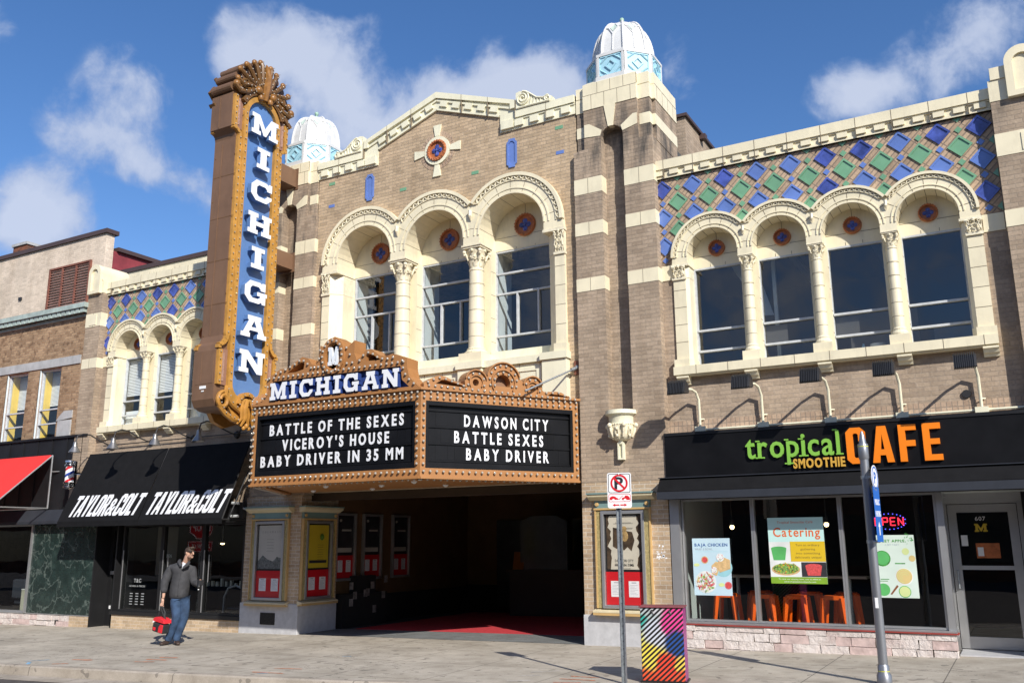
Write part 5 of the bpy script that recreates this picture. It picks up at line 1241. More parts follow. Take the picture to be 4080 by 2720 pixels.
    m.prism(F, [(-.5,4.5),(-.3,4.2),(0,4.1),(.3,4.2),(.5,4.5),(.2,4.6),(-.2,4.6)], -.12, .0)
    m.build('lower_scroll', ochre_md, BS, True)
    # letters
    name = 'MICHIGAN'; HW = {'M':.36,'I':.155,'C':.27,'H':.31,'G':.285,'A':.33,'N':.325}
    for k, c in enumerate(name):
        zc = 10.735-.7575*k; q = slab(F, c, -.03-HW[c]-.02, -.01+HW[c]+.03, zc-.235, zc+.235, .02, .13); q.build('letter', [letter_white, blue_sign], BS)
    if on:
        for s in (-1, 1):
            bulbs2 += along([F(s*.48,5.0,.05), F(s*.48,10.93,.05)], .15) + along([F(s*.61,5.98,.03), F(s*.61,10.3,.03)], .15) + along([F(s*.77,10.55,.03), F(s*.77,11.22,.03)], .13) + along([F(s*.77,4.95,.03), F(s*.77,5.55,.03)], .13)
        bulbs2 += along([F(.62*cos(pi*k/16), 10.93+.62*sin(pi*k/16), .08) for k in range(17)], .14) + along([F(a,b,.09) for a,b in [(-.84,11.43),(-.6,11.36),(-.3,11.50),(0,11.62),(.3,11.50),(.6,11.28),(.84,11.10)]], .14)
        for a, b in tips: bulbs2 += along([F(a*.3, 11.62+(b-11.62)*.25, .1), F(a*.85, b-.1, .13), F(a,b,.12)], .11)
        for s in (-1, 1): bulbs2 += along([F(s*.35,11.52,.12), F(s*.55,11.38,.13), F(s*.78,11.36,.13)], .12) + along([F(s*.56,4.8,.09), F(s*.46,4.55,.11), F(s*.2,4.38,.12)], .12) + along([F(s*.8,4.6,.1), F(s*.62,4.31,.12), F(s*.28,4.2,.12)], .11)
        bulbs2 += along([F(.24*cos(pi*k/10), 4.52+.24*sin(pi*k/10), .09) for k in range(11)], .11)
add_bulbs(BS, bulbs2, .015)
for z0, z1 in ((9.82,10.24),(7.82,8.18)):
    m = MB(); m.box(-14.35,-13.93,-.66,.02,z0,z1); m.box(-14.4,-13.88,-.015,-.002,z0-.05,z1+.05); m.build('bracket', brown_paint, BS)
m = MB(); m.tube([(-14.3,-1.4,4.4),(-14.5,-1.0,4.28),(-14.7,-.5,4.22),(-15.2,-.1,4.2),(-15.5,.15,4.2)], .022, 6); m.build('cable', frame_black, BS)
# ------------------------------------------------------------------ cafe shopfront, right
CA = thing('cafe_shopfront', 'cafe shopfront with large aluminium framed windows over a rough stone base', 'shopfront', (-3, 0, 0))
stone_b = None
def stonemat():
    m, t, p = _nt('ledge_stone'); g = t.nodes.new('ShaderNodeNewGeometry'); P = g.outputs['Position']
    c = t.nodes.new('ShaderNodeObjectInfo')
    col = ramp(t, noise(t, P, 2.4, 5, .6), [(.3,(.50,.40,.37)),(.5,(.62,.55,.51)),(.7,(.70,.64,.60))])
    t.links.new(col, p.inputs['Base Color']); p.inputs['Roughness'].default_value = .9; bumpn(t, p, noise(t, P, 14, 6, .65), 1.0, .03); return m
ledge = stonemat()
ledge2 = M('ledge_stone_pink', (.52,.40,.37), .9, var=.2, scale=6, bump=1., bscale=16)
def stone_wall(x0, x1, y, z0, z1, parent, name='stone_base', seed=1, depth=.25):
    m = MB(); random.seed(seed); z = z0
    m.box(x0+.02, x1-.02, y+.03, y+depth, z0-.2, z1-.002, 2)
    while z < z1-.01:
        h = random.choice((.05,.07,.10,.13)); h = min(h, z1-z)
        if z1-(z+h) < .03: h = z1-z
        x = x0
        while x < x1-.01:
            w = random.uniform(.18,.62); w = min(w, x1-x)
            if x1-(x+w) < .1: w = x1-x
            pr = random.uniform(-.012,.018); k = 0 if random.random() > .25 else 1
            b = len(m.v); m.box(x+.005, x+w-.005, y+pr-.012, y+.1, z+.004, z+h-.004, k)
            for q in range(b, len(m.v)): m.v[q] += Vector((random.uniform(-.008,.008), random.uniform(-.008,.006), random.uniform(-.006,.006)))
            x += w
        z += h
    return m.build(name, [ledge, ledge2, joint], parent)
stone_wall(-5.12, -1.03, .02, -.02, .395, CA, seed=4)
m = MB(); m.box(-5.14,-1.0,-.005,.22,.40,.418); m.build('sill_trim', M('red_trim', (.30,.05,.04), .5), CA)
m = MB(); m.box(-5.14,-1.02,.03,.24,.42,.45); m.build('sill', alu, CA)
Fw = front(.16)
def shop_window(parent, x0, x1, z0, z1, y, fw, frm, glass, name='window'):
    F = front(y); f = MB(); f.prism(F, [(x0,z0),(x1,z0),(x1,z1),(x0,z1)], -.05, .05, [[(x0+fw,z0+fw),(x1-fw,z0+fw),(x1-fw,z1-fw),(x0+fw,z1-fw)]]); o = f.build(name, frm, parent)
    g = MB(); g.add([F(x0+fw,z0+fw,.0), F(x1-fw,z0+fw,.0), F(x1-fw,z1-fw,.0), F(x0+fw,z1-fw,.0)], [(0,1,2,3)]); g.build('pane', glass, o); return o
for a, b in ((-5.02,-3.84),(-3.836,-2.49),(-2.486,-1.13)): shop_window(CA, a, b, .455, 2.40, .16, .03, alu, sglass)
m = MB(); m.box(-5.19,-5.03,.0,.22,-.05,2.40); m.build('jamb', alu, CA); m = MB(); m.box(-1.125,-1.03,.08,.20,.42,2.42); m.box(-1.09,-1.05,.20,.96,.30,.42); m.box(-1.09,-1.05,.20,.96,2.36,2.42); m.build('jamb', alu, CA); m = MB(); m.add([(-1.07,.2,.42),(-1.07,.96,.42),(-1.07,.96,2.36),(-1.07,.2,2.36)], [(0,1,2,3)]); m.build('side_pane', sglass, CA)
m = MB(); m.box(-5.2,1.3,.06,1.1,2.41,2.60); m.build('soffit', interior_light, CA)
# recessed door
D = MB(); Fd = front(1.0); D.prism(Fd, [(-1.04,.13),(-.10,.13),(-.10,2.24),(-1.04,2.24)], -.05, .03, [[(-.92,.30),(-.22,.30),(-.22,2.12),(-.92,2.12)]]); door = D.build('door', alu, CA)
m = MB(); m.prism(Fd, [(-1.12,.10),(-.02,.10),(-.02,2.42),(-1.12,2.42)], -.06, .05, [[(-1.05,.12),(-.09,.12),(-.09,2.25),(-1.05,2.25)]]); m.build('door_frame', alu, CA)
m = MB(); m.add([Fd(-.92,.3,-.01),Fd(-.22,.3,-.01),Fd(-.22,2.12,-.01),Fd(-.92,2.12,-.01)], [(0,1,2,3)]); m.build('pane', sglass, door)
m = MB(); m.fbox(Fd, -.93,-.2,1.27,1.33,.02,.06); m.build('push_bar', alu, door)
m = MB(); m.tube([Fd(-.98,1.0,.03),Fd(-.98,1.0,.10),Fd(-.98,1.25,.10),Fd(-.98,1.25,.03)], .014, 8); m.build('handle', steel, door, True)
gold_m = M('maize_sticker', (.62,.42,.03), .5, var=.03)
txt(Fd, '607', -.67, -.53, 1.995, 2.055, paper, door, 'door_number', .01)
m = slab(Fr(Fd(0,0,.0),Fd.u,Fd.v,Fd.n), 'M', -.69, -.515, 1.83, 1.95, .0, .003); m.build('door_emblem', [gold_m, gold_m], door)
m = MB(); m.fbox(Fd, -.70,-.38,1.44,1.66,0,.003); m.build('door_card', M('orange_flyer', (.45,.13,.04), .6, var=.3, scale=12), door)
m = MB(); m.fbox(Fd, -.68,-.60,1.47,1.60,.003,.005); m.fbox(Fd,-.89,-.80,1.62,1.78,0,.003); m.build('door_notice', paper, door)
m = MB(); m.box(-.02,1.4,.9,1.0,-.1,2.42); m.build('side_panel', frame_black, CA)
m = MB(); m.box(-1.03,1.4,.25,1.0,-.2,.115); m.build('door_step', concrete_step, CA)
# interior
m = MB(); room(-5.2, -.0, .25, 4.8, .05, 2.75, m); m.build('interior', interior_dark, CA)
m = MB(); m.box(-5.19,-5.17,.26,3,.05,2.7); m.build('interior_wall', interior_light, CA)
ct = thing('counter_table', 'long pale bar counter behind the orange stools in the cafe window', 'counter', (-3.6, 1.5, .05))
m = MB(); m.box(-4.75,-2.35,1.25,1.6,1.10,1.14); m.build('top', M('counter_top', (.42,.36,.30), .4), ct)
for x in (-4.5,-2.65):
    m = MB(); m.tube([(x,1.42,.05),(x,1.42,1.10)], .035, 8); m.build('leg', steel, ct)
orange_st = M('orange_metal', (.85,.115,.004), .35, var=.08, scale=6)
def stool_proto():
    o = thing('bar_stool', 'orange metal bar stool behind the first mullion of the cafe window', 'stool', (0,0,0), 'orange stools in the cafe')
    m = MB(); m.prism(Fr((0,0,.74),(1,0,0),(0,1,0),(0,0,1)), [(.16*cos(pi/4*k+.0)*1.0 if False else sx*.15,sy*.15) for k,(sx,sy) in enumerate(((-1,-.8),(-.8,-1),(.8,-1),(1,-.8),(1,.8),(.8,1),(-.8,1),(-1,.8)))], -.05, .01); m.build('seat', orange_st, o, bevel=.008)
    for sx in (-1,1):
        for sy in (-1,1):
            m = MB(); a = Vector((sx*.135,sy*.135,.72)); b = Vector((sx*.21,sy*.21,.0)); m.tube([a,b], [.046,.026], 4); m.build('leg', orange_st, o)
    m = MB(); z = .22
    for k,(p,q) in enumerate((((-1,-1),(1,-1)),((1,-1),(1,1)),((1,1),(-1,1)),((-1,1),(-1,-1)))): m.tube([(p[0]*.185,p[1]*.185,z),(q[0]*.185,q[1]*.185,z)], .013, 6)
    m.build('foot_rail', orange_st, o); return o
st = stool_proto(); st.location = (-3.84, .6, .12)
for (x, y, lb) in ((-3.33,.58,'orange bar stool below the catering poster'),(-2.76,.58,'orange bar stool beside the second cafe mullion'),(-4.47,.62,'orange bar stool below the pale blue food poster'),(-4.2,1.7,'orange bar stool behind the counter behind the pale blue food poster'),(-3.35,1.7,'orange bar stool behind the counter below the catering poster'),(-2.75,1.7,'orange bar stool behind the counter near the third cafe pane')):
    dup(st, (x, y, .12), lb)
warm = M('warm_bulb', (1.0,.72,.38), .4, var=0, emit=6)
pen = thing('pendant_lamp', 'lit pendant bulb hanging above the pale blue food poster in the cafe', 'lamp', (-4.4,.9,1.93), 'pendant bulbs in the cafe')
m = MB(); m.ball((-4.4,.9,1.95), .04, 10); m.build('bulb', warm, pen, True)
m = MB(); m.lathe([(.03,.03),(.035,.05),(.035,.12),(.012,.13),(.006,.7)], (-4.4,.9,1.95), 8); m.build('socket', dark_steel, pen)
dup(pen, (-2.84,.9,1.95), 'lit pendant bulb hanging beside the top right corner of the catering poster')
# posters in the window
sky_paper = M('pale_blue_poster', (.50,.66,.74), .5, var=.05, scale=3); aqua = M('aqua_poster', (.50,.74,.70), .5, var=.04); navy_ink = M('navy_ink', (.05,.12,.32), .6, var=0); grey_ink = M('soft_grey_ink', (.36,.42,.47), .6, var=0)
plate = M('plate_white', (.72,.74,.72), .4); tort = M('tortilla', (.62,.42,.20), .6, var=.2, scale=20); salad = M('salad', (.20,.36,.08), .6, var=.6, scale=40); redf = M('red_food', (.60,.08,.08), .5, var=.3, scale=40); greenf = M('green_smoothie', (.10,.42,.12), .5, var=.15); yel_p = M('yellow_card', (.66,.45,.02), .5, var=.03); org_ink = M('orange_ink', (.66,.13,.03), .6, var=0); pinkf = M('pink_food', (.62,.16,.18), .5, var=.4, scale=30); pale_g = M('pale_green_poster', (.60,.70,.62), .5, var=.06); beige_sm = M('beige_smoothie', (.62,.48,.20), .5, var=.1); lime = M('lime_flesh', (.60,.68,.30), .5, var=.1); leafg = M('leaf_green', (.05,.25,.04), .5, var=.5, scale=30)
def disc(mb, F, a, b, r, c, mi, sq=1., n=20): mb.prism(F, [(a+r*cos(2*pi*k/n), b+r*sq*sin(2*pi*k/n)) for k in range(n)], c-.001, c, mi=mi)
def bits(mb, F, a, b, r, c, mis, n, seed):
    random.seed(seed)
    for k in range(n):
        t = random.random()*2*pi; q = r*sqrt(random.random()); s = r*random.uniform(.12,.26); ang = random.random()*pi
        x, z = a+q*cos(t), b+q*sin(t); mb.prism(F, [(x+s*cos(ang),z+s*sin(ang)),(x-s*.4*sin(ang),z+s*.4*cos(ang)),(x-s*cos(ang),z-s*sin(ang)),(x+s*.4*sin(ang),z-s*.4*cos(ang))], c-.001+.0001*k, c+.0001*k, mi=random.choice(mis))
Fp1 = front(.105)
p1 = thing('window_poster', 'pale blue food poster with wrap and bowl in the cafe window', 'poster', (-4.55,.1,.86))
m = MB(); m.fbox(Fp1,-4.86,-4.23,.86,1.765,-.004,0); m.build('sheet', sky_paper, p1)
txt(Fp1,'BAJA CHICKEN',-4.82,-4.27,1.635,1.685,navy_ink,p1,'title',.025); txt(Fp1,'WRAP & BOWL',-4.82,-4.52,1.575,1.61,grey_ink,p1,'subtitle')
m = MB(); m.fbox(Fp1,-4.82,-4.27,1.55,1.554,0,.001,0)
disc(m,Fp1,-4.36,1.30,.15,.001,0,1.0); m.build('picture_line', [M('aqua_plate',(.32,.60,.66),.4)], p1)
m = MB(); mats_ = [plate, tort, salad, redf, pinkf, lime]
m.prism(Fp1,[(-4.42,1.22),(-4.24,1.28),(-4.24,1.42),(-4.34,1.46),(-4.46,1.38)],.001,.003,mi=1); m.prism(Fp1,[(-4.55,1.2),(-4.47,1.17),(-4.40,1.33),(-4.47,1.4),(-4.55,1.33)],.001,.0035,mi=1); disc(m,Fp1,-4.40,1.46,.065,.005,0); bits(m,Fp1,-4.40,1.46,.055,.006,(2,3,4),16,1); disc(m,Fp1,-4.51,1.26,.05,.005,0); bits(m,Fp1,-4.51,1.26,.045,.006,(2,3,4),14,2)
disc(m,Fp1,-4.66,1.07,.175,.002,0); bits(m,Fp1,-4.66,1.07,.15,.004,(1,2,2,3,4,4,5,0),90,3); disc(m,Fp1,-4.66,1.42,.06,.002,1); disc(m,Fp1,-4.66,1.42,.045,.003,3); disc(m,Fp1,-4.29,1.02,.06,.002,4); disc(m,Fp1,-4.29,1.02,.045,.003,3); disc(m,Fp1,-4.40,1.03,.05,.002,5,.6); disc(m,Fp1,-4.80,1.34,.05,.002,5,.5)
m.build('picture', mats_, p1)
p2 = thing('window_poster', 'tall aqua catering poster with yellow text box in the middle cafe pane', 'poster', (-3.17,.1,1.06))
m = MB(); m.fbox(Fp1,-3.60,-2.745,1.065,2.075,-.004,0); m.build('sheet', aqua, p2)
txt(Fp1,'Tropical Smoothie Café',-3.45,-2.90,1.985,2.02,org_ink,p2,'heading'); txt(Fp1,'Catering',-3.52,-2.80,1.78,1.92,org_ink,p2,'title',.012)
m = MB(); mats2 = [yel_p, plate, greenf, salad, redf, M('olive_strip',(.20,.36,.03),.5), poster_dark, tort]
m.fbox(Fp1,-3.60,-2.745,1.065,1.70,0,.0008,1); m.fbox(Fp1,-3.60,-2.745,1.065,1.165,.0008,.0018,5); m.fbox(Fp1,-3.27,-2.745,1.40,1.705,.001,.003,0); m.prism(Fp1,[(-3.54,1.42),(-3.36,1.42),(-3.33,1.60),(-3.57,1.60)],.001,.002,mi=2); disc(m,Fp1,-3.45,1.6,.12,.0025,2,.25); m.fbox(Fp1,-3.12,-2.745,1.17,1.39,.001,.0016,6); m.prism(Fp1,[(-3.03,1.19),(-2.84,1.19),(-2.81,1.33),(-3.06,1.33)],.0016,.0024,mi=4); disc(m,Fp1,-2.935,1.33,.125,.003,4,.3); disc(m,Fp1,-3.36,1.28,.22,.0018,7,.42); disc(m,Fp1,-3.36,1.29,.20,.002,3,.40); bits(m,Fp1,-3.36,1.29,.085,.003,(3,3,4,0,7),30,6); bits(m,Fp1,-3.47,1.29,.08,.006,(3,3,4,0,6),26,7); bits(m,Fp1,-3.25,1.29,.08,.009,(3,3,4,0,6),26,8)
m.build('picture', mats2, p2)
t = MB()
for k, s in enumerate(('Turn an ordinary','gathering','into something','deliciously unique!')):
    w = (.36,.22,.36,.40)[k]/2; put_text(Fp1, s, -3.005-w, -3.005+w, 1.635-.062*k, 1.667-.062*k, .003, .0036, mb=t)
t.build('card_lettering', M('brown_ink',(.12,.08,.03),.6,var=0), p2)
t = MB(); put_text(Fp1,'To view our catering menu, visit us online at:',-3.48,-2.84,1.125,1.143,.0018,.0024,mb=t); put_text(Fp1,'www.tropicalsmoothiecafe.com',-3.4,-2.92,1.085,1.105,.0018,.0024,mb=t); t.build('foot_lettering', paper, p2)
p3 = thing('window_poster', 'pale green smoothie poster with apple and bowls in the cafe window', 'poster', (-1.75,.1,.88))
m = MB(); m.fbox(Fp1,-2.03,-1.47,.885,1.79,-.004,0); m.build('sheet', pale_g, p3)
txt(Fp1,'SWEET APPLE',-2.01,-1.60,1.685,1.725,leafg,p3,'title',.03); txt(Fp1,'A BIT TART',-1.88,-1.68,1.635,1.66,grey_ink,p3,'subtitle')
m = MB(); mats3 = [greenf, leafg, beige_sm, lime, plate, M('cinnamon',(.22,.08,.03),.6), pale_g]; m.fbox(Fp1,-2.025,-1.475,.89,1.785,0,.0006,6)
disc(m,Fp1,-1.93,1.45,.115,.0015,1); disc(m,Fp1,-1.93,1.455,.10,.003,0); disc(m,Fp1,-1.65,1.19,.12,.0015,4); disc(m,Fp1,-1.65,1.195,.11,.003,2); bits(m,Fp1,-1.56,1.74,.08,.002,(1,1,0),18,4); disc(m,Fp1,-1.60,1.55,.05,.002,3); disc(m,Fp1,-1.52,1.45,.045,.002,2); disc(m,Fp1,-1.66,.975,.085,.002,0); disc(m,Fp1,-1.66,.975,.075,.003,3); disc(m,Fp1,-1.95,1.0,.09,.002,0); m.prism(Fp1,[(-1.86,.94),(-1.84,.93),(-1.74,1.05),(-1.76,1.07)],.002,.004,mi=5); m.fbox(Fp1,-1.76,-1.62,1.37,1.385,0,.002,1); m.fbox(Fp1,-1.98,-1.86,1.145,1.155,0,.002,1); m.fbox(Fp1,-2.0,-1.88,1.12,1.128,0,.002,1)
for k in range(3): m.ring(Fp1,-1.65,1.195,.03+.03*k,.036+.03*k,.3*k,pi*1.3+.3*k,.003,.0045,14,3)
m.build('picture', mats3, p3)
on = thing('open_sign', 'oval neon OPEN sign with red letters and blue dots in the cafe window', 'neon sign', (-1.80,.22,1.99))
Fo = front(.22); m = MB(); m.prism(Fo,[(-1.80+.25*cos(2*pi*k/24),1.99+.13*sin(2*pi*k/24)) for k in range(24)],-.03,0); m.build('plate', board_black, on)
red_l = M('red_led', (1.0,.03,.06), .4, var=0, emit=2.2); blu_l = M('blue_led', (.10,.10,1.0), .4, var=0, emit=2.6)
m = MB()
def stroke(P): 
    for a, b in zip(P, P[1:]): m.tube([Fo(*a,.012), Fo(*b,.012)], .0085, 5)
z0, z1 = 1.935, 2.045
stroke([(-2.0,z0),(-1.92,z0),(-1.92,z1),(-2.0,z1),(-2.0,z0)]); stroke([(-1.89,z0),(-1.89,z1),(-1.82,z1),(-1.82,1.985),(-1.89,1.985)]); stroke([(-1.71,z0),(-1.78,z0),(-1.78,z1),(-1.71,z1)]); stroke([(-1.78,1.99),(-1.72,1.99)]); stroke([(-1.67,z0),(-1.67,z1),(-1.60,z0),(-1.60,z1)]); m.build('lettering', red_l, on)
m = MB()
for k in range(24):
    if k % 12 in (0,): continue
    m.ball(Fo(-1.80+.235*cos(2*pi*k/24),1.99+.115*sin(2*pi*k/24),.006), .008, 6)
m.build('light_ring', blu_l, on)
# sign band and canopy
SG_ = thing('shop_sign', 'long black shop sign with green, orange and gold raised letters above the cafe', 'shop sign', (-3,0,3.1))
m = MB(); m.box(-5.215,1.35,-.03,.2,2.76,3.46); m.build('board', board_black, SG_); m = MB(); m.box(-5.22,1.36,-.045,.21,3.465,3.515); m.build('top_trim', frame_black, SG_)
Fs = front(-.03)
green_l = M('letter_green', (.22,.48,.07), .4, var=.03); orange_l = M('letter_orange', (.86,.22,.01), .4, var=.03); gold_l = M('letter_gold', (.62,.36,.06), .4, var=.03)
def serif_word(F, s, a0, a1, b0, b1, c0, c1):
    lay, tot = text_layout(s, .012, .10); out = []
    H = glyph('H', .012); sx = (a1-a0)/tot; sy = (b1-b0)/(H[5]-H[4])
    for (ch, dx, xa, xb), q in zip(lay, put_text(F, s, a0, a1, b0, b1, c0, c1, .012, .10, per_letter=True)):
        g = glyph(ch, .012); xh = (b1-b0)*.76; L, R = a0+xa*sx, a0+xb*sx; t = .020; w = .07
        def sf(x, z, d=w): q.fbox(F, x-d, x+d, z-.002, z+t, c0, c1-.002)
        if ch == 't': pass
        if ch == 'r': sf(L+.03, b0); q.fbox(F, L-.03, L+.03, b0+xh-t, b0+xh, c0, c1-.002)
        if ch == 'p': sf(L+.03, b0-(b1-b0)*.29); q.fbox(F, L-.03, L+.03, b0+xh-t, b0+xh, c0, c1-.002)
        if ch == 'i': sf((L+R)/2, b0); q.fbox(F, (L+R)/2-w, (L+R)/2, b0+xh-t, b0+xh, c0, c1-.002)
        if ch == 'l': sf((L+R)/2, b0); q.fbox(F, (L+R)/2-w, (L+R)/2, b1+.02-t, b1+.02, c0, c1-.002)
        if ch == 'a': q.fbox(F, R-.03, R+.03, b0-.002, b0+t, c0, c1-.002)
        out.append(q)
    return out
for q in serif_word(Fs, 'tropical', -3.83, -2.37, 3.01, 3.385, 0, .045): q.build('letter', green_l, SG_)
for q in goth_word(Fs, 'CAFE', -2.27, -.94, 2.855, 3.405, 0, .05, .15): q.build('letter', orange_l, SG_)
for q in put_text(Fs, 'SMOOTHIE', -3.09, -2.31, 2.825, 2.975, 0, .04, .035, .14, per_letter=True): q.build('letter', gold_l, SG_)
aw = thing('fabric_canopy', 'dark blue black fabric canopy strip running below the cafe sign', 'canopy', (-3,0,2.6))
m = MB(); P = Fr((0,0,0),(0,-1,0),(0,0,1),(1,0,0)); m.prism(P, [(-.1,2.40),(.36,2.40),(.37,2.53),(.22,2.74),(.05,2.755),(-.1,2.755)], -5.26, 1.36); m.build('canvas', canvas_black, aw)
m = MB(); m.box(-5.265,1.365,-.378,-.36,2.395,2.515); m.build('valance', canvas_grey, aw)
m = MB(); m.box(-5.27,1.37,-.26,.0,2.745,2.757); m.build('top_edge', canvas_grey, aw)
# conduit and flood lamps over the sign
cd = MB(); cd.tube([(-4.75,.14,3.50),(-4.62,.15,3.56),(.9,.15,3.575)], .02, 6); tag(cd.build('conduit_pipe', cream2), 'thin cream conduit pipe running along the top of the cafe sign', 'conduit')
def flood_proto():
    o = thing('flood_lamp', 'finned black flood lamp over the cafe sign, closest to the tower', 'flood lamp', (0,0,0), 'flood lamps over the cafe sign')
    m = MB(); m.box(-.09,.09,.10,.20,-.055,.055); m.build('junction_box', cream2, o)
    m = MB(); m.tube([(0,.12,.05),(0,.11,.50),(-.02,.03,.63),(-.05,-.12,.66),(-.08,-.32,.64),(-.10,-.46,.62)], .022, 8); m.tube([(.0,.13,.18),(.06,.18,.18)], .012, 5); m.build('arm', cream2, o, True)
    h = MB(); c = Vector((-.13,-.58,.62))
    Fh = Fr(c, (1,0,0), (0,.55,.83), (0,-.83,.55)); pr = [(-.15,-.15),(.15,-.15),(.15,-.13),(.02,.12),(-.02,.13),(-.11,.10),(-.15,.02)]
    Fs2 = Fr(c, (0,-1,0), (0,0,1), (1,0,0))
    prof = [(-.17,-.10),(.16,-.16),(.17,-.13),(.10,.10),(.0,.16),(-.12,.10)]
    prof = [(a*.72, b*.66) for a, b in prof]; h.prism(Fs2, prof, -.135, .135); 
    for k in range(11): x = -.13+.26*k/10; h.prism(Fs2, [(a*1.25,b*1.25+.006) for a,b in prof], x-.005, x+.005)
    h.prism(Fs2, [(a*1.02,b*1.02) for a,b in prof], .135, .155); h.build('lamp_head', dark_steel, o)
    return o
fpz = flood_proto(); fpz.location = (-4.62,0,3.56)
for x, lb in ((-3.56,'finned black flood lamp above the word tropical on the cafe sign'),(-2.50,'finned black flood lamp in the middle of the row over the cafe sign'),(-1.45,'finned black flood lamp above the orange letters of the cafe sign'),(-.37,'finned black flood lamp in the row over the cafe sign, farthest from the tower')): dup(fpz, (x,0,3.56), lb)
m = MB(); m.lathe([(.001,.03),(.06,.03),(.065,0)], (-.55,.2,3.83), 14, 0, (0,-1,0)); tag(m.build('wall_vent', dark_steel), 'small round dark vent cap on the brick beside the flood lamp farthest from the tower', 'vent')
# ------------------------------------------------------------------ barber shopfront, left
BB = thing('barber_shopfront', 'black framed barber shopfront with tall panes, black door and low tan brick base', 'shopfront', (-17.5, 0, -.1))
m = MB(); m.box(-19.22,-14.98,.0,.25,-.45,.115); m.build('brick_base', brick_base, BB)
m = MB(); m.box(-19.24,-14.97,-.03,.2,.118,.20); m.box(-19.1,-14.97,.0,.2,2.2,2.62); m.box(-14.98,-14.90,.02,.2,.2,2.62); m.build('frame_sill', frame_black, BB)
for a, b in ((-19.02,-17.63),(-17.62,-16.28),(-16.27,-14.99)): shop_window(BB, a, b, .202, 2.2, .08, .05, frame_black, sglass)
Ft = front(.07)
for x in (-18.95,-17.55,-16.2): MB().fbox(Ft, x-.008, x+.008, .25, 1.6, .045, .06).build('edge_trim', alu, BB)
for x in (-17.42,-16.08): MB().fbox(Ft, x-.006, x+.006, .9, 1.5, .01, .03).build('door_pull', alu, BB)
m = MB(); m.prism(front(.45), [(-20.0,-.28),(-19.2,-.28),(-19.2,2.2),(-20.0,2.2)], -.05, .03, [[(-19.86,.18),(-19.34,.18),(-19.34,2.08),(-19.86,2.08)]]); m.prism(front(.47), [(-19.9,1.0),(-19.3,1.0),(-19.3,1.06),(-19.9,1.06)], -.02, .03); dr = m.build('door', frame_black, BB)
g = MB(); F = front(.46); g.add([F(-19.86,.18),F(-19.34,.18),F(-19.34,2.08),F(-19.86,2.08)], [(0,1,2,3)]); g.build('pane', sglass, dr)
m = MB(); m.fbox(front(.42), -19.86,-19.36,1.02,1.10,0,.04); m.build('push_bar', alu, dr)
m = MB(); m.fbox(front(.42), -19.85,-19.79,.20,.28,0,.004); m.build('notice', paper, dr)
m = MB(); m.box(-20.02,-19.98,.0,.5,-.3,2.3); m.box(-19.22,-19.18,.0,.5,-.3,2.3); m.box(-20.0,-19.0,.42,.5,2.2,2.7); m.box(-20.0,-19.2,.05,.5,-.45,-.24); m.build('door_surround', frame_black, BB)
m = MB(); room(-20.5,-14.95,.5,4.5,-.25,2.7,m); m.build('interior', interior_dark, BB)
m = MB(); m.box(-18.5,-17.8,.6,.62,1.0,2.15); m.build('roller_screen', interior_mid, BB)
m = MB(); Fi = front(.6); put_text(Fi, 'OPEN', -18.2,-17.95,1.42,1.50, .005, .01, mb=m); m.build('window_lettering', interior_light, BB)
m = MB(); F = front(.06)
put_text(F,'T&C',-18.55,-18.3,.86,.95,.0,.003,.03,mb=m); put_text(F,'HOURS & PRICES',-18.7,-18.15,.76,.80,.0,.003,mb=m)
for k in range(5): 
    for q in range(3): m.fbox(F,-18.66+.2*q,-18.56+.2*q,.36+.06*k,.38+.06*k,0,.003)
m.build('hours_lettering', M('frosted_ink',(.30,.31,.31),.7,var=0), BB)
m = MB()
for k in range(12): random.seed(40+k); x = -18.3+.16*k; m.box(x, x+.06, 1.6, 1.66, .72, .72+random.uniform(.08,.2))
m.build('bottle_row', interior_light, BB)
def bpend(label, loc):
    o = thing('pendant_lamp', label, 'lamp', loc, 'pendant lamps in the barber shop'); x, y, z = loc
    m = MB(); m.lathe([(.10,0),(.08,.03),(.03,.05),(.006,.06),(.006,.7)], loc, 12); m.build('shade', alu, o, True); m = MB(); m.ball((x,y,z-.01), .05, 10, 0, (1,1,.5)); m.build('bulb', warm, o, True); return o
bp1 = bpend('lit round pendant lamp near the right edge of the barber window', (-15.7,.9,1.78)); dup(bp1, (-16.6,.9,1.75), 'lit round pendant lamp near the middle mullion of the barber window')
ch = thing('barber_chair', 'bent chrome rail of a barber chair behind the barber pane nearest the entrance', 'chair', (-15.9,.9,-.2))
m = MB(); m.tube([(-16.25,.7,-.2),(-16.22,.7,.55),(-16.1,.7,.75),(-15.85,.7,.8),(-15.6,.7,.72),(-15.5,.7,.5),(-15.48,.7,-.2)], .025, 8); m.build('rail', steel, ch, True)
m = MB(); m.box(-16.2,-15.55,.75,1.3,.15,.32); m.box(-16.15,-15.6,1.25,1.4,.3,.9); m.build('seat', frame_black, ch, bevel=.03)
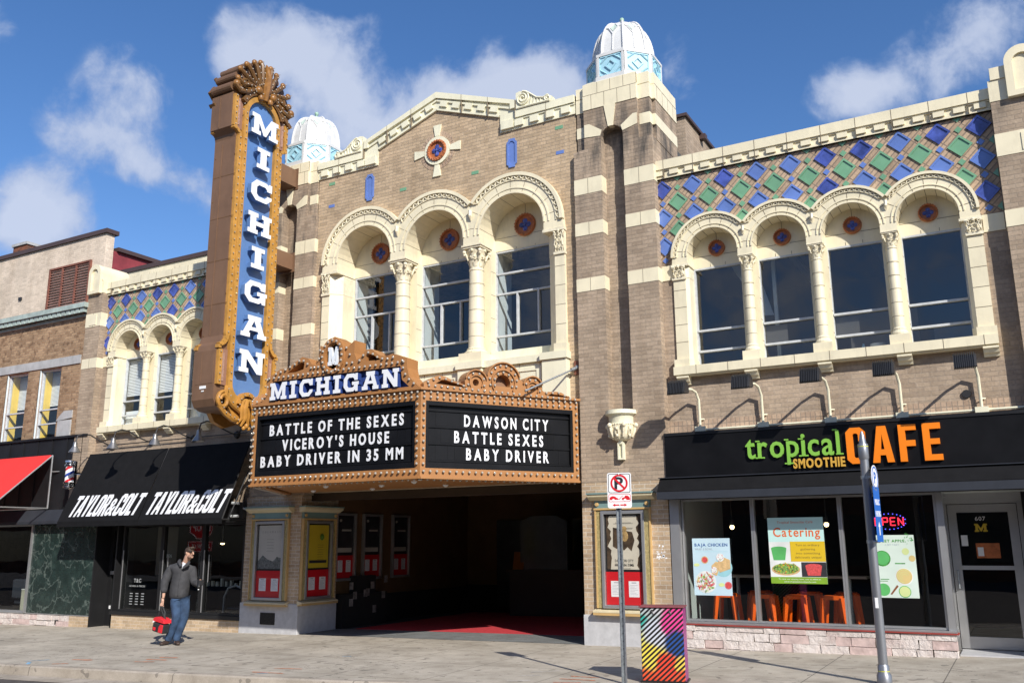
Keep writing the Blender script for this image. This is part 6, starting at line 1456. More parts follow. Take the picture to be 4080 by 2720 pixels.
# awning in two bays
AW = thing('shop_awning', 'black sloping awning in two bays with white slanted barber shop lettering', 'awning', (-17.6,-.35,2.25))
def slope_frame(): 
    o = Vector((0,-.72,2.275)); v = Vector((0,.72,1.70)); return Fr(o, (1,0,0), v, Vector((0,-1.70,.72)))
FA = slope_frame(); LA = sqrt(.72**2+1.70**2)
for a, b in ((-20.53,-17.63),(-17.60,-14.95)):
    m = MB(); m.fbox(FA, a, b, 0, LA, -.012, 0); m.box(a, b, -.722, -.70, 2.16, 2.273)
    for k in range(1): pass
    for x in (a+.012, b-.012): m.add([(x,-.70,2.17),(x,0,2.17),(x,.0,3.97),(x,-.70,2.28)], [(0,1,2,3)]) if x == a+.012 else None
    m.build('canvas', canvas_black, AW)
m = MB()
for x in (-20.5,-17.615,-14.97):
    m.tube([(x,-.68,2.25),(x,.0,2.25)], .018, 6); m.tube([(x,-.68,2.25),(x,.0,3.93)], .018, 6); m.tube([(x,-.5,2.25),(x,.0,3.3)], .014, 6)
m.tube([(-20.5,-.68,2.25),(-14.97,-.68,2.25)], .018, 6); m.build('frame', dark_steel, AW, True)
for a, b in ((-20.25,-17.78),(-17.48,-15.04)):
    for q in goth_word(FA, 'TAYLOR&COLT', a, b, .13, .68, .001, .004, .05, .22): q.build('letter', letter_white, AW)
bx = thing('awning_motor', 'pale electrical box and pipes tucked under the awning end nearest the marquee', 'junction box', (-15.0,-.1,2.3))
m = MB(); m.box(-15.05,-14.95,-.12,-.005,2.28,2.62); m.build('box', dark_steel, bx); m = MB(); m.tube([(-15.35,-.06,2.62),(-15.0,-.06,2.60)], .03, 8); m.tube([(-15.35,-.06,2.33),(-15.0,-.06,2.33)], .03, 8); m.tube([(-14.97,-.1,2.5),(-14.8,-.1,2.45)], .02, 6); m.build('pipe', alu_white, bx, True)
m = MB(); m.tube([(-14.93,-.05,2.98),(-13.6,-.3,2.96)], .015, 6); tag(m.build('support_rod', alu_white), 'thin white support rod between the barber awning and the marquee', 'rod')
# gooseneck lamps
m = MB(); m.tube([(-20.2,.12,4.18),(-15.2,.12,4.20)], .014, 6); tag(m.build('conduit_pipe', dark_steel), 'thin dark conduit pipe linking the gooseneck lamps above the barber awning', 'conduit')
def goose():
    o = thing('gooseneck_lamp', 'silver lit gooseneck lamp over the barber awning, closest to the barber pole', 'lamp', (0,0,0), 'gooseneck lamps over the barber awning')
    m = MB(); m.lathe([(.001,.07),(.06,.065),(.085,.03),(.09,0)], (0,.20,0), 16, 0, (0,-1,0)); m.build('wall_plate', dark_steel, o, True)
    m = MB(); m.tube([(0,.15,0),(-.02,.02,.02),(-.08,-.18,.10),(-.13,-.40,.22),(-.16,-.58,.24),(-.18,-.72,.18),(-.19,-.76,.02)], .016, 8); m.build('arm', dark_steel, o, True)
    m = MB(); m.lathe([(.02,.10),(.045,.08),(.05,.0),(.06,-.03),(.14,-.16),(.145,-.17),(.13,-.168),(.04,-.04)], (-.19,-.76,-.06), 18); m.build('shade', M('brushed_shade', (.32,.31,.30), .35, .8, var=.15), o, True)
    return o
gl0 = goose(); gl0.location = (-19.88,0,4.17)
for x, lb in ((-18.46,'gooseneck lamp over the middle of the barber awning bay nearest the barber pole'),(-17.0,'gooseneck lamp over the seam between the two barber awning bays'),(-15.58,'dark gooseneck lamp beside the foot of the vertical sign')): dup(gl0, (x,0,4.18), lb)
# barber pole
bpz_ = thing('barber_pole', 'barber pole with red, white and blue spiral and chrome caps beside the black awning', 'barber pole', (-20.86,-.3,3.1))
m_, t_, p_ = _nt('barber_stripes'); P_ = pos(t_); s_ = t_.nodes.new('ShaderNodeSeparateXYZ'); t_.links.new(P_, s_.inputs[0])
ang = nmath(t_, 'ARCTAN2', nmath(t_, 'ADD', s_.outputs[1], .30), nmath(t_, 'ADD', s_.outputs[0], 20.86))
fr_ = nmath(t_, 'FRACT', nmath(t_, 'ADD', nmath(t_, 'MULTIPLY', s_.outputs[2], 3.1), nmath(t_, 'MULTIPLY', ang, -1/(2*pi))))
cr_ = t_.nodes.new('ShaderNodeValToRGB'); cr_.color_ramp.interpolation = 'CONSTANT'; e_ = cr_.color_ramp.elements
for _ in range(2): e_.new(.5)
for i_, (p0, c0) in enumerate(((0,(.78,.78,.78,1)),(.28,(.55,.03,.04,1)),(.5,(.78,.78,.78,1)),(.78,(.03,.06,.30,1)))): e_[i_].position = p0; e_[i_].color = c0
t_.links.new(fr_, cr_.inputs[0]); t_.links.new(cr_.outputs[0], p_.inputs['Base Color']); p_.inputs['Roughness'].default_value = .2
chrome = M('chrome', (.62,.62,.62), .15, 1., var=.05)
m = MB(); m.lathe([(.095,3.28),(.095,3.66)], (-20.86,-.30,0), 20); m.build('striped_cylinder', MATS['barber_stripes'], bpz_, True)
for z, s in ((3.28,-1),(3.66,1)):
    m = MB(); m.lathe([(.10,0),(.125,.01*s),(.125,.05*s),(.10,.06*s),(.10,.10*s),(.12,.11*s),(.115,.15*s),(.06,.18*s),(.001,.185*s)], (-20.86,-.30,z), 20); m.build('cap', chrome, bpz_, True)
m = MB(); m.box(-20.80,-20.72,-.26,-.2,3.16,3.8); m.tube([(-20.76,-.25,3.5),(-20.72,.0,3.5)], .03, 8); m.tube([(-20.5,-.1,3.45),(-20.7,-.2,3.47)], .012, 6); m.build('mount', chrome, bpz_)
# ------------------------------------------------------------------ neighbour: tan brick block with black shopfront
NB = thing('brick_building', 'tan brick building with yellow edged windows, pale green cornice and black shopfront below', 'building', (-26, 0, 0))
wx = ((-24.63,-23.68),(-23.14,-22.22),(-26.6,-25.7))
m = MB(); m.prism(front(.10), [(-40,4.4),(-21.24,4.4),(-21.24,7.78),(-40,7.78)], -.35, 0, [[(a,4.5),(b,4.5),(b,6.42),(a,6.42)] for a, b in wx]); m.build('wall', brick_neighbour, NB)
m = MB(); F = front(.1); m.fbox(F,-40,-21.3,7.72,7.80,-.3,.04); m.fbox(F,-40,-21.24,7.80,7.86,-.3,.16); m.fbox(F,-40,-21.2,7.93,8.06,-.4,.22); m.fbox(F,-40,-21.24,7.86,7.93,-.3,.05)
for k in range(64): x = -21.34-.2*k; m.fbox(F, x-.075, x+.075, 7.80, 7.93, 0, .18)
m.build('cornice', copper_pale, NB)
m = MB(); m.fbox(F,-40,-21.42,6.45,6.68,-.02,.03); m.build('lintel', lintel_grey, NB)
m = MB(); m.prism(F,[(-22.2,4.95),(-21.55,5.0),(-21.55,5.2),(-21.9,5.2),(-22.1,5.05)],0,.03); m.box(-22.1,-21.55,.055,.09,4.5,4.95); m.build('stone_patch', lintel_grey, NB)
for a, b in wx:
    o = window(NB, a, b, 4.5, 6.42, .20, (5.31, 4.92), (), .035, alu_white, cleargl)
    q = MB(); q.box(a-.02, a+.012, .26, .47, 4.5, 6.42); q.build('reveal', yellow_paint, o)
    q = MB(); q.box(a-.02,a+.004,.10,.15,4.5,6.42); q.build('frame_side', reveal_white, o)
    q = MB()
    for k in range(26): z = 6.4-.036*k; q.add([(a+.0,.48,z),(b+.05,.48,z),(b+.05,.468,z-.034),(a+.0,.468,z-.034)], [(0,1,2,3)])
    q.build('blind', blind_white, o)
m = MB(); room(-39,-21.3,.50,5,4.4,7.6,m); m.build('upper_room', interior_dark, NB)
m = MB(); m.box(-40,-21.3,.45,14,7.3,7.7); m.box(-40,-21.3,3.0,14,0,7.3); m.build('roof', MATS['roof_felt'], NB)
# black panelled shopfront
m = MB(); F = front(.02); m.fbox(F,-40,-20.72,2.55,4.50,-.1,.0)
for k in range(30): x = -20.9-.62*k; m.fbox(F, x-.012, x+.012, 2.62, 4.46, 0, .02)
m.fbox(F,-40,-20.70,4.46,4.52,-.1,.05); m.build('black_panelling', black_panel, NB)
m = MB(); m.prism(Fr((0,0,0),(0,-1,0),(0,0,1),(1,0,0)), [(-.1,2.26),(.20,2.26),(.20,2.33),(.06,2.62),(-.1,2.62)], -40, -20.55); m.build('black_canopy', canvas_grey, NB)
marble_m, mt_, mp_ = _nt('green_marble'); MP = pos(mt_)
wv = noise(mt_, MP, 3.4, 9, .72); vein = ramp(mt_, nmath(mt_, 'ABSOLUTE', nmath(mt_, 'SUBTRACT', noise(mt_, MP, 1.5, 4, .6), .5)), [(.0,(.8,.8,.8)),(.006,(.35,.35,.35)),(.022,(0,0,0))])
mc = ramp(mt_, wv, [(.3,(.008,.016,.014)),(.55,(.018,.034,.03)),(.75,(.04,.065,.056))]); mc = mix_rgb(mt_, nmath(mt_, 'MULTIPLY', nmath(mt_, 'MULTIPLY', vein, noise(mt_, MP, 5, 3)), .8), mc, (.30,.36,.32)); mt_.links.new(mc, mp_.inputs['Base Color']); mp_.inputs['Roughness'].default_value = .25
m = MB(); m.box(-22.55,-20.03,.03,.2,.06,1.12); m.box(-22.55,-20.03,.03,.2,1.123,2.24); m.build('marble_panel', marble_m, NB)
m = MB(); m.box(-22.62,-22.55,-.01,.2,.05,2.26); m.box(-40,-22.62,.0,.2,.03,.06); m.box(-22.62,-20.03,.01,.2,.035,.058); m.build('metal_trim', alu, NB)
shop_window(NB, -26.0, -22.63, .06, 2.26, .10, .04, alu, sglass)
stone_wall(-30, -20.75, .02, -.42, .03, NB, seed=8)
m = MB(); m.box(-20.75,-20.0,.0,.5,-.5,.03); m.build('brick_base', brick_base, NB)
m = MB(); F = front(.008); m.fbox(F,-21.3,-21.17,-.18,-.08,0,.01); m.build('vent_grille', frame_black, NB)
m = MB(); room(-30,-22.6,.3,4,-.2,2.5,m); m.build('interior', interior_dark, NB)
cbx = thing('cardboard_box', 'pale box standing behind the glass beside the green marble', 'box', (-23.0,.4,.06)); m = MB(); m.box(-23.25,-22.7,.3,.7,.06,.62); m.build('carton', M('pale_carton',(.46,.44,.34),.8), cbx, bevel=.01); m = MB(); m.box(-23.24,-22.71,.29,.298,.60,.615); m.build('tape', paper, cbx)
ofc = thing('office_chair', 'dark grey chair back behind the glass beside the pale box', 'chair', (-23.7,.5,.06)); m = MB(); m.box(-24.0,-23.45,.5,.6,.35,.85); m.build('backrest', canvas_grey, ofc, bevel=.04); m = MB(); m.box(-24.0,-23.4,.6,1.0,.2,.32); m.tube([(-23.7,.8,.2),(-23.7,.8,-.2)],.03,8); m.build('seat', canvas_grey, ofc, bevel=.02)
# red awning
RA = thing('red_awning', 'bright red canvas awning on an open metal frame', 'awning', (-23.5,-.6,2.65))
m = MB(); m.add([(-30,-1.75,2.5),(-21.98,-1.75,2.5),(-21.98,-.10,4.03),(-30,-.10,4.03),(-30,-1.74,2.48),(-21.98,-1.74,2.48),(-21.98,-.09,4.01),(-30,-.09,4.01)], [(0,1,2,3),(7,6,5,4),(1,5,6,2),(0,4,5,1),(3,2,6,7)]); m.build('canvas', canvas_red, RA)
m = MB(); x = -21.97; m.tube([(x,-.06,4.02),(x,-.06,2.66)], .022, 8); m.tube([(x,-.06,2.66),(x,-1.6,2.66)], .018, 8); m.tube([(x,-.06,4.02),(x,-1.72,2.5)], .018, 8); m.tube([(x,-.06,3.6),(x+.25,.0,3.6)], .014, 6); m.tube([(-30,-.06,2.66),(-21.97,-.06,2.66)], .018, 8); m.build('frame', alu, RA, True)
# ------------------------------------------------------------------ cream building behind
CB = thing('cream_building', 'cream painted brick building behind the tan block with a rusty louvre and dark coping', 'building', (-30, 3, 0))
m = MB(); m.prism(front(3.0), [(-60,0),(-24.97,0),(-24.97,11.62),(-60,11.62)], -.3, 0); m.build('wall', brick_cream, CB)
m = MB(); m.box(-25.25,-24.975,3.31,20,0,11.10); m.build('red_wall', red_metal, CB)
m = MB(); m.box(-60,-24.88,2.93,3.4,11.62,11.76); m.box(-25.3,-24.86,3.41,20,11.10,11.23); m.build('coping', flash_brown, CB)
lv = MB(); Fl = front(2.99); lv.prism(Fl,[(-27.73,9.30),(-25.57,9.30),(-25.57,10.80),(-27.73,10.80)],-.05,.06,[[(-27.66,9.36),(-25.64,9.36),(-25.64,10.74),(-27.66,10.74)]])
for x in (-27.02,-26.30): lv.fbox(Fl,x-.035,x+.035,9.33,10.77,-.02,.05)
lo = lv.build('louvre', rust_metal, CB); lv = MB(); 
for k in range(15): z = 9.40+.092*k; lv.add([Fl(-27.66,z,.045),Fl(-25.64,z,.045),Fl(-25.64,z+.07,-.03),Fl(-27.66,z+.07,-.03)],[(0,1,2,3)]); lv.fbox(Fl,-27.66,-25.64,z-.006,z+.006,.03,.048)
lv.fbox(Fl,-27.66,-25.64,9.33,10.77,-.045,-.035,1); lv.build('slat', [M('louvre_slat',(.30,.17,.14),.6,var=.2), frame_black], lo)
m = MB(); m.box(-38.6,-37.6,8.0,9.2,10,14.9); ck = m.build('chimney', brick_red, CB); m = MB(); m.box(-38.66,-37.54,7.94,9.26,14.9,15.02); m.build('chimney_cap', lintel_grey, ck)
m = MB(); m.box(-60,-25.3,3.31,20,10.0,10.9); m.build('roof', MATS['roof_felt'], CB)
m = MB(); m.fbox(front(3.0),-29.35,-29.2,9.95,10.05,0,.05); m.build('wall_bracket', dark_steel, CB)
# roof parapet behind the left wing, with hand lettering too faint to read
PP = MB(); PP.box(-23.2,-15.0,1.5,1.7,8.0,9.36); par = PP.build('roof_parapet', cream, TH)
m = MB(); m.box(-23.25,-15.0,1.46,1.74,9.36,9.48); m.build('coping', flash_brown, par)
m = MB(); random.seed(31); x = -21.7; Fq = front(1.5)
while x < -17.5:
    w = random.uniform(.03,.09); h = random.uniform(.05,.12); m.tube([Fq(x,9.12,.003),Fq(x+w*.4,9.12+h,.003),Fq(x+w*.7,9.13,.003),Fq(x+w,9.12+h*.6,.003)], .008, 4); x += w+random.choice((.02,.02,.02,.12))
m.build('faint_lettering', M('faded_ink',(.36,.33,.27),.9,var=0), par)
# ------------------------------------------------------------------ street furniture
NP = thing('no_parking_sign', 'white no parking and tow away sign on a galvanised kerbside post', 'traffic sign', (-4.55,-3.77,gz(-4.55,-3.77)))
m = MB(); x, y = -4.535, -3.74; z0 = gz(x,y)
m.prism(Fr((0,0,0),(1,0,0),(0,1,0),(0,0,1)), [(x-.032,y+.0),(x-.032,y-.03),(x-.02,y-.03),(x-.02,y-.012),(x+.02,y-.012),(x+.02,y-.03),(x+.032,y-.03),(x+.032,y)], z0-.02, 2.55); m.build('post', steel, NP)
m = MB()
for k in range(22):
    z = .25+.09*k; m.lathe([(.001,.002),(.006,.002)], (x, y-.012, z), 8, 0, (0,-1,0))
m.build('post_holes', dark_steel, NP)
tw = radians(14); Fn = Fr((-4.505,-3.79,0),(cos(tw),sin(tw),0),(0,0,1),(sin(tw),-cos(tw),0))
def rrect(a0,a1,b0,b1,r,n=5):
    P = []
    for cx, cy, t in ((a1-r,b1-r,0),(a0+r,b1-r,pi/2),(a0+r,b0+r,pi),(a1-r,b0+r,1.5*pi)):
        for k in range(n+1): a = t+pi/2*k/n; P.append((cx+r*cos(a),cy+r*sin(a)))
    return P
white_s = M('sign_white', (.78,.78,.78), .35, var=.02); red_s = M('sign_red', (.58,.015,.025), .35, var=.03); black_s = M('sign_black', (.02,.025,.03), .4, var=0)
m = MB(); m.prism(Fn, rrect(-.155,.155,2.145,2.595,.03), -.004, 0, mi=0); m.build('sign_plate', white_s, NP)
m = MB(); m.prism(Fn, rrect(-.142,.142,2.338,2.582,.022), 0, .0012, [rrect(-.134,.134,2.346,2.574,.016)]); put_text(Fn,'P',-.062,.052,2.385,2.54,.0005,.0018,.03,mb=m); m.build('sign_black_marks', black_s, NP)
m = MB(); m.ring(Fn, 0, 2.462, .088, .112, 0, 2*pi, .001, .003, 32); f = Fr(Fn(0,2.462),Fn.u-Fn.v,Fn.u+Fn.v,Fn.n); m.fbox(f,-.095,.095,-.012,.012,.0022,.0034)
m.prism(Fn, rrect(-.142,.142,2.225,2.325,.02), 0, .0012, [rrect(-.136,.136,2.231,2.319,.015)])
m.prism(Fn, [(-.13,2.25),(-.125,2.285),(-.09,2.30),(-.055,2.292),(-.04,2.278),(-.02,2.27),(-.02,2.252),(-.05,2.252)], .0005, .0015)
m.prism(Fn, [(-.04,2.262),(-.005,2.262),(.03,2.298),(.05,2.305),(.05,2.30),(.032,2.292),(-.0,2.256),(-.04,2.256)], .0008, .0017)
m.prism(Fn, [(.03,2.248),(.03,2.275),(.06,2.282),(.075,2.304),(.105,2.302),(.125,2.285),(.133,2.265),(.133,2.248)], .0005, .0015)
m.prism(Fn, [(-.095,2.185),(-.06,2.205),(-.06,2.193),(.06,2.193),(.06,2.205),(.095,2.185),(.06,2.165),(.06,2.177),(-.06,2.177),(-.06,2.165)], 0, .0012)
m.build('sign_red_marks', red_s, NP)
m = MB(); 
for a in (-.08,.07): m.ring(Fn, a, 2.248, .0, .017, 0, 2*pi, .0016, .0024, 14)
for b in (2.575,2.185): m.ring(Fn, .0, b, 0, .008, 0, 2*pi, .003, .007, 10)
m.build('sign_bolts', white_s, NP)
# parking pole with blue sign seen edge-on
PK = thing('parking_pole', 'grey metal pole with a bullet cap carrying a narrow blue public parking sign', 'pole', (-1.655,-2.72,gz(-1.655,-2.72)))
px, py = -1.662, -2.72; zg = gz(px,py)
pole_m = M('pole_grey', (.30,.31,.33), .38, .7, var=.08)
m = MB(); m.lathe([(.055,zg-.05),(.052,2.62),(.052,2.70)], (px,py,0), 20); m.lathe([(.001,3.055),(.012,3.05),(.03,3.0),(.042,2.93),(.045,2.895),(.058,2.893),(.062,2.885),(.062,2.72),(.055,2.70)], (px,py,0), 20); m.build('shaft', pole_m, PK, True)
m = MB(); m.lathe([(.085,zg),(.085,zg+.10),(.066,zg+.13),(.066,zg+.2),(.056,zg+.22)], (px,py,0), 20); m.build('base_collar', pole_m, PK, True)
m = MB(); m.lathe([(.063,2.855),(.063,2.865)], (px,py,0), 20); m.lathe([(.067,zg+.14),(.067,zg+.15)], (px,py,0), 20); m.build('yellow_ring', M('yellow_ring',(.55,.55,.05),.5), PK)
m = MB(); 
for z in (2.48,1.705): m.lathe([(.058,-.02),(.060,-.02),(.060,.02),(.058,.02)], (px,py,z), 16); m.tube([(px+.03,py-.04,z),(px+.10,py-.03,z)], .014, 8)
m.build('bracket', steel, PK)
sgn = radians(-72); Fk = Fr((px+.125,py-.03,0),(cos(sgn)*-1,-sin(sgn)*-1*-1 if False else sin(sgn)*-1,0),(0,0,1),(1,0,0))
ud = Vector((.10,.995,0)).normalized(); Fk = Fr((px+.105,py-.02,0), ud, (0,0,1), Vector((ud.y,-ud.x,0)))
blue_pk = M('parking_blue', (.03,.14,.50), .35, var=.04)
m = MB(); m.fbox(Fk,-.14,.14,1.70,2.36,-.003,.003); m.build('blue_plate', blue_pk, PK)
m = MB(); put_text(Fk,'PUBLIC',-.11,.11,2.14,2.21,.003,.0045,.02,mb=m); put_text(Fk,'PARKING',-.12,.12,2.0,2.07,.003,.0045,.02,mb=m); m.prism(Fk,[(-.02,1.78),(.02,1.78),(.02,1.88),(.05,1.88),(0,1.94),(-.05,1.88),(-.02,1.88)],.003,.0045); m.build('plate_lettering', white_s, PK)
m = MB(); m.ring(Fk,0,2.47,0,.155,0,2*pi,-.003,.003,28); m.build('disc_plate', white_s, PK)
m = MB(); m.ring(Fk,0,2.47,.12,.14,0,2*pi,.003,.0045,28); put_text(Fk,'P',-.05,.05,2.40,2.54,.003,.0045,.03,mb=m); m.build('disc_mark', blue_pk, PK)
m = MB(); m.fbox(front(-2.72-.056),px-.018,px+.018,.93,1.05,-.004,.002); m.build('sticker', paper, PK)
# utility cabinet with painted stripes
UB = thing('utility_box', 'utility cabinet painted with rainbow colours and diagonal black stripes at the kerb', 'utility box', (-4.1,-3.45,gz(-4.1,-3.5)))
um, ut, up_ = _nt('rainbow_stripes'); UP = pos(ut); us = ut.nodes.new('ShaderNodeSeparateXYZ'); ut.links.new(UP, us.inputs[0])
hor = nmath(ut, 'ADD', us.outputs[0], nmath(ut, 'MULTIPLY', us.outputs[1], .8))
sf = nmath(ut, 'FRACT', nmath(ut, 'MULTIPLY', nmath(ut, 'SUBTRACT', us.outputs[2], nmath(ut, 'MULTIPLY', hor, .78)), 16.5))
mask = nmath(ut, 'GREATER_THAN', sf, .52)
warp = noise(ut, UP, 3.2, 3, .5)
def blob(cx, cz, r):
    dx = nmath(ut, 'SUBTRACT', us.outputs[0], cx); dz = nmath(ut, 'SUBTRACT', us.outputs[2], cz)
    d = nmath(ut, 'SQRT', nmath(ut, 'ADD', nmath(ut, 'MULTIPLY', dx, dx), nmath(ut, 'MULTIPLY', dz, dz)))
    d = nmath(ut, 'ADD', d, nmath(ut, 'MULTIPLY', nmath(ut, 'SUBTRACT', warp, .5), .16))
    n = ut.nodes.new('ShaderNodeMapRange'); n.interpolation_type = 'SMOOTHSTEP'; ut.links.new(d, n.inputs[0]); n.inputs[1].default_value = r*.75; n.inputs[2].default_value = r*1.15; n.inputs[3].default_value = 1; n.inputs[4].default_value = 0
    return n.outputs[0]
uc = ramp(ut, nmath(ut, 'ADD', us.outputs[2], nmath(ut, 'MULTIPLY', nmath(ut,'SUBTRACT',warp,.5), .3)), [(.0,(.62,.05,.02)),(.15,(.70,.10,.03)),(.34,(.70,.52,.06)),(.55,(.58,.58,.14)),(.72,(.30,.42,.35)),(.95,(.45,.47,.50))])
for cx, cz, r, c in ((-4.36,.75,.09,(.03,.35,.28)),(-4.13,.62,.20,(.52,.54,.60)),(-4.14,.9,.10,(.50,.50,.52)),(-3.95,.75,.20,(.72,.06,.26)),(-3.92,.48,.17,(.02,.07,.26)),(-4.25,.33,.16,(.72,.58,.08)),(-4.05,.24,.15,(.72,.06,.03)),(-3.86,.25,.10,(.72,.52,.08)),(-3.85,.06,.12,(.66,.08,.03))): uc = mix_rgb(ut, blob(cx, cz, r), uc, c)
side_c = ramp(ut, nmath(ut,'ADD',us.outputs[2],nmath(ut,'MULTIPLY',us.outputs[1],.8)), [(.05,(.30,.05,.20)),(.25,(.08,.30,.10)),(.45,(.55,.05,.06)),(.6,(.20,.05,.30)),(.85,(.45,.40,.05))])
un = ut.nodes.new('ShaderNodeSeparateXYZ'); ug = ut.nodes.new('ShaderNodeNewGeometry'); ut.links.new(ug.outputs['True Normal'], un.inputs[0])
isf = nmath(ut, 'GREATER_THAN', nmath(ut, 'ABSOLUTE', un.outputs[1]), .6)
ff = mix_rgb(ut, mask, (.012,.012,.012), uc); fin = mix_rgb(ut, isf, side_c, ff); ut.links.new(fin, up_.inputs['Base Color']); up_.inputs['Roughness'].default_value = .4
zb_ = gz(-4.1,-3.5); ang_ = radians(12); FU = Fr((-4.36,-3.60,0), (cos(ang_), sin(ang_)*-1*-1, 0), (0,0,1), (sin(ang_), -cos(ang_), 0))
UW, UD = .535, .30
m = MB(); m.fbox(FU,0,UW,zb_-.01,.915,-UD,0); m.build('cabinet', um, UB, bevel=.008)
m = MB(); m.fbox(FU,-.015,UW+.015,.917,.935,-UD-.02,.02); m.build('lid', M('maroon_lid',(.22,.06,.07),.5), UB, bevel=.005)
m = MB(); m.fbox(FU,-.02,UW+.02,zb_-.1,zb_+.025,-UD-.02,.02); m.build('plinth', frame_black, UB)
for a in (.15,.37): m = MB(); m.ring(FU,a,.875,0,.018,0,2*pi,0,.012,14); m.tube([FU(a,.875,.008),FU(a+.02,.84,.012)],.006,5); m.build('lock', dark_steel, UB)
SS = thing('stop_sign', 'red octagonal stop sign with a red plate below it, near the barber shop kerb', 'traffic sign', (-22.1,-5.0,gz(-22,-5)))
nS = Vector((.80,.60,0)).normalized(); FS = Fr((-22.1,-5.0,0), (-nS.y,nS.x,0), (0,0,1), nS)
m = MB(); m.prism(FS,[(.38*cos(pi/8+k*pi/4),2.22+.38*sin(pi/8+k*pi/4)) for k in range(8)],-.004,0); m.fbox(FS,-.36,.36,1.50,1.82,-.004,0); m.build('sign_plate', red_s, SS)
m = MB(); put_text(FS,'STOP',-.27,.27,2.12,2.33,0,.002,.04,mb=m); put_text(FS,'ALL WAY',-.28,.28,1.58,1.74,0,.002,.03,mb=m); m.prism(FS,[(.37*cos(pi/8+k*pi/4),2.22+.37*sin(pi/8+k*pi/4)) for k in range(8)],0,.001,[[(.345*cos(pi/8+k*pi/4),2.22+.345*sin(pi/8+k*pi/4)) for k in range(8)]]); m.prism(FS,[(-.35,1.51),(.35,1.51),(.35,1.81),(-.35,1.81)],0,.001,[[(-.335,1.525),(.335,1.525),(.335,1.795),(-.335,1.795)]]); m.build('sign_lettering', white_s, SS)
m = MB(); m.tube([FS(0,gz(-22,-5),-.03),FS(0,2.62,-.03)], .03, 8); m.build('post', steel, SS, True)
# lamp column just outside the picture, on the right, whose shadow falls across the pavement
# ------------------------------------------------------------------ buildings across the street, behind the viewer
def block(name, label, x0, x1, z1, col):
    o = thing('brick_block', label, 'building', ((x0+x1)/2,-31,-.2)); F = Fr((0,-30,0),(-1,0,0),(0,0,1),(0,1,0))
    hs_ = []; n = int((x1-x0)/2.2)
    for k in range(n):
        a = -x1+(x1-x0)*(k+.5)/n
        for z in ((4.2,6.0),(7.0,8.6)): 
            if z[1] < z1-.5: hs_.append([(a-.5,z[0]),(a+.5,z[0]),(a+.5,z[1]),(a-.5,z[1])])
    m = MB(); m.prism(F,[(-x1,-.4),(-x0,-.4),(-x0,z1),(-x1,z1)],-.3,0,hs_); m.build('wall', col, o)
    m = MB(); m.fbox(F,-x1,-x0,-.3,z1-.4,-8,-.25); m.build('interior', interior_dark, o)
    m = MB(); m.fbox(F,-x1+.4,-x0-.4,.5,2.9,0,.03); m.build('shop_glass', MATS['lobby_door_glass'], o); m = MB(); m.fbox(F,-x1,-x0,z1-.35,z1+.05,-.1,.25); m.build('cornice', lintel_grey, o)
block('b','brick row across the street opposite the barber shop',-150,-32,10.5,brick_red); block('b','brick row across the street, middle',-32,-14,9.0,brick_neighbour); block('b','brick row across the street, right of the viewer',-14,8,10.5,brick_red); block('b','brick row across the street, far right end',8,40,9.5,brick_neighbour)
# ------------------------------------------------------------------ the man on the pavement
PE = thing('person', 'man in dark grey jacket, blue jeans and sunglasses standing on the pavement, carrying a bag', 'person', (-14.34,-2.26,gz(-14.34,-2.26)))
PE.rotation_euler = (0,0,0)
skin_m = M('skin', (.52,.31,.22), .5, var=.06, scale=12); jacket_m = M('jacket_grey', (.047,.047,.051), .88, var=.3, scale=7, bump=.9, bscale=13); jeans_m = M('jeans_blue', (.033,.064,.125), .88, var=.4, scale=6, bump=.8, bscale=16); hair_m = M('hair_brown', (.045,.028,.018), .6, var=.3, scale=40, bump=.6, bscale=90); shoe_m = M('shoe_brown', (.05,.032,.026), .5, var=.2); shirt_m = M('shirt_dark', (.03,.035,.05), .8); collar_m = M('undershirt', (.66,.68,.72), .8)
PX, PY = -14.34, -2.26
def skinned(name, nodes, edges, mat, parent, sub=2, root=0):
    """one continuous surface grown on a chain of joints: nodes = (x,y,z,rx,ry)"""
    me = bpy.data.meshes.new(name); off = PE.location
    me.from_pydata([(PX+n[0]-off.x, PY+n[1]-off.y, n[2]-off.z) for n in nodes], edges, [])
    o = bpy.data.objects.new(name, me); COL.objects.link(o)
    sk = o.modifiers.new('skin', 'SKIN'); sk.use_smooth_shade = True; sk.branch_smoothing = .6
    if not me.skin_vertices: me.skin_vertices.new(name='skin') if hasattr(me.skin_vertices, 'new') else None
    if not me.skin_vertices:
        bm = bmesh.new(); bm.from_mesh(me); bm.verts.layers.skin.verify(); bm.to_mesh(me); bm.free()
    for i, n in enumerate(nodes):
        sv = me.skin_vertices[0].data[i]; sv.radius = (n[3], n[4] if len(n) > 4 else n[3]); sv.use_root = (i == root)
    ss = o.modifiers.new('subsurf', 'SUBSURF'); ss.levels = sub; ss.render_levels = sub
    dg = bpy.context.evaluated_depsgraph_get(); dg.update(); m2 = bpy.data.meshes.new_from_object(o.evaluated_get(dg))
    bpy.data.objects.remove(o); bpy.data.meshes.remove(me); m2.name = name; m2.materials.clear(); m2.materials.append(mat)
    for p in m2.polygons: p.use_smooth = True
    o = bpy.data.objects.new(name, m2); COL.objects.link(o); o.parent = parent; return o
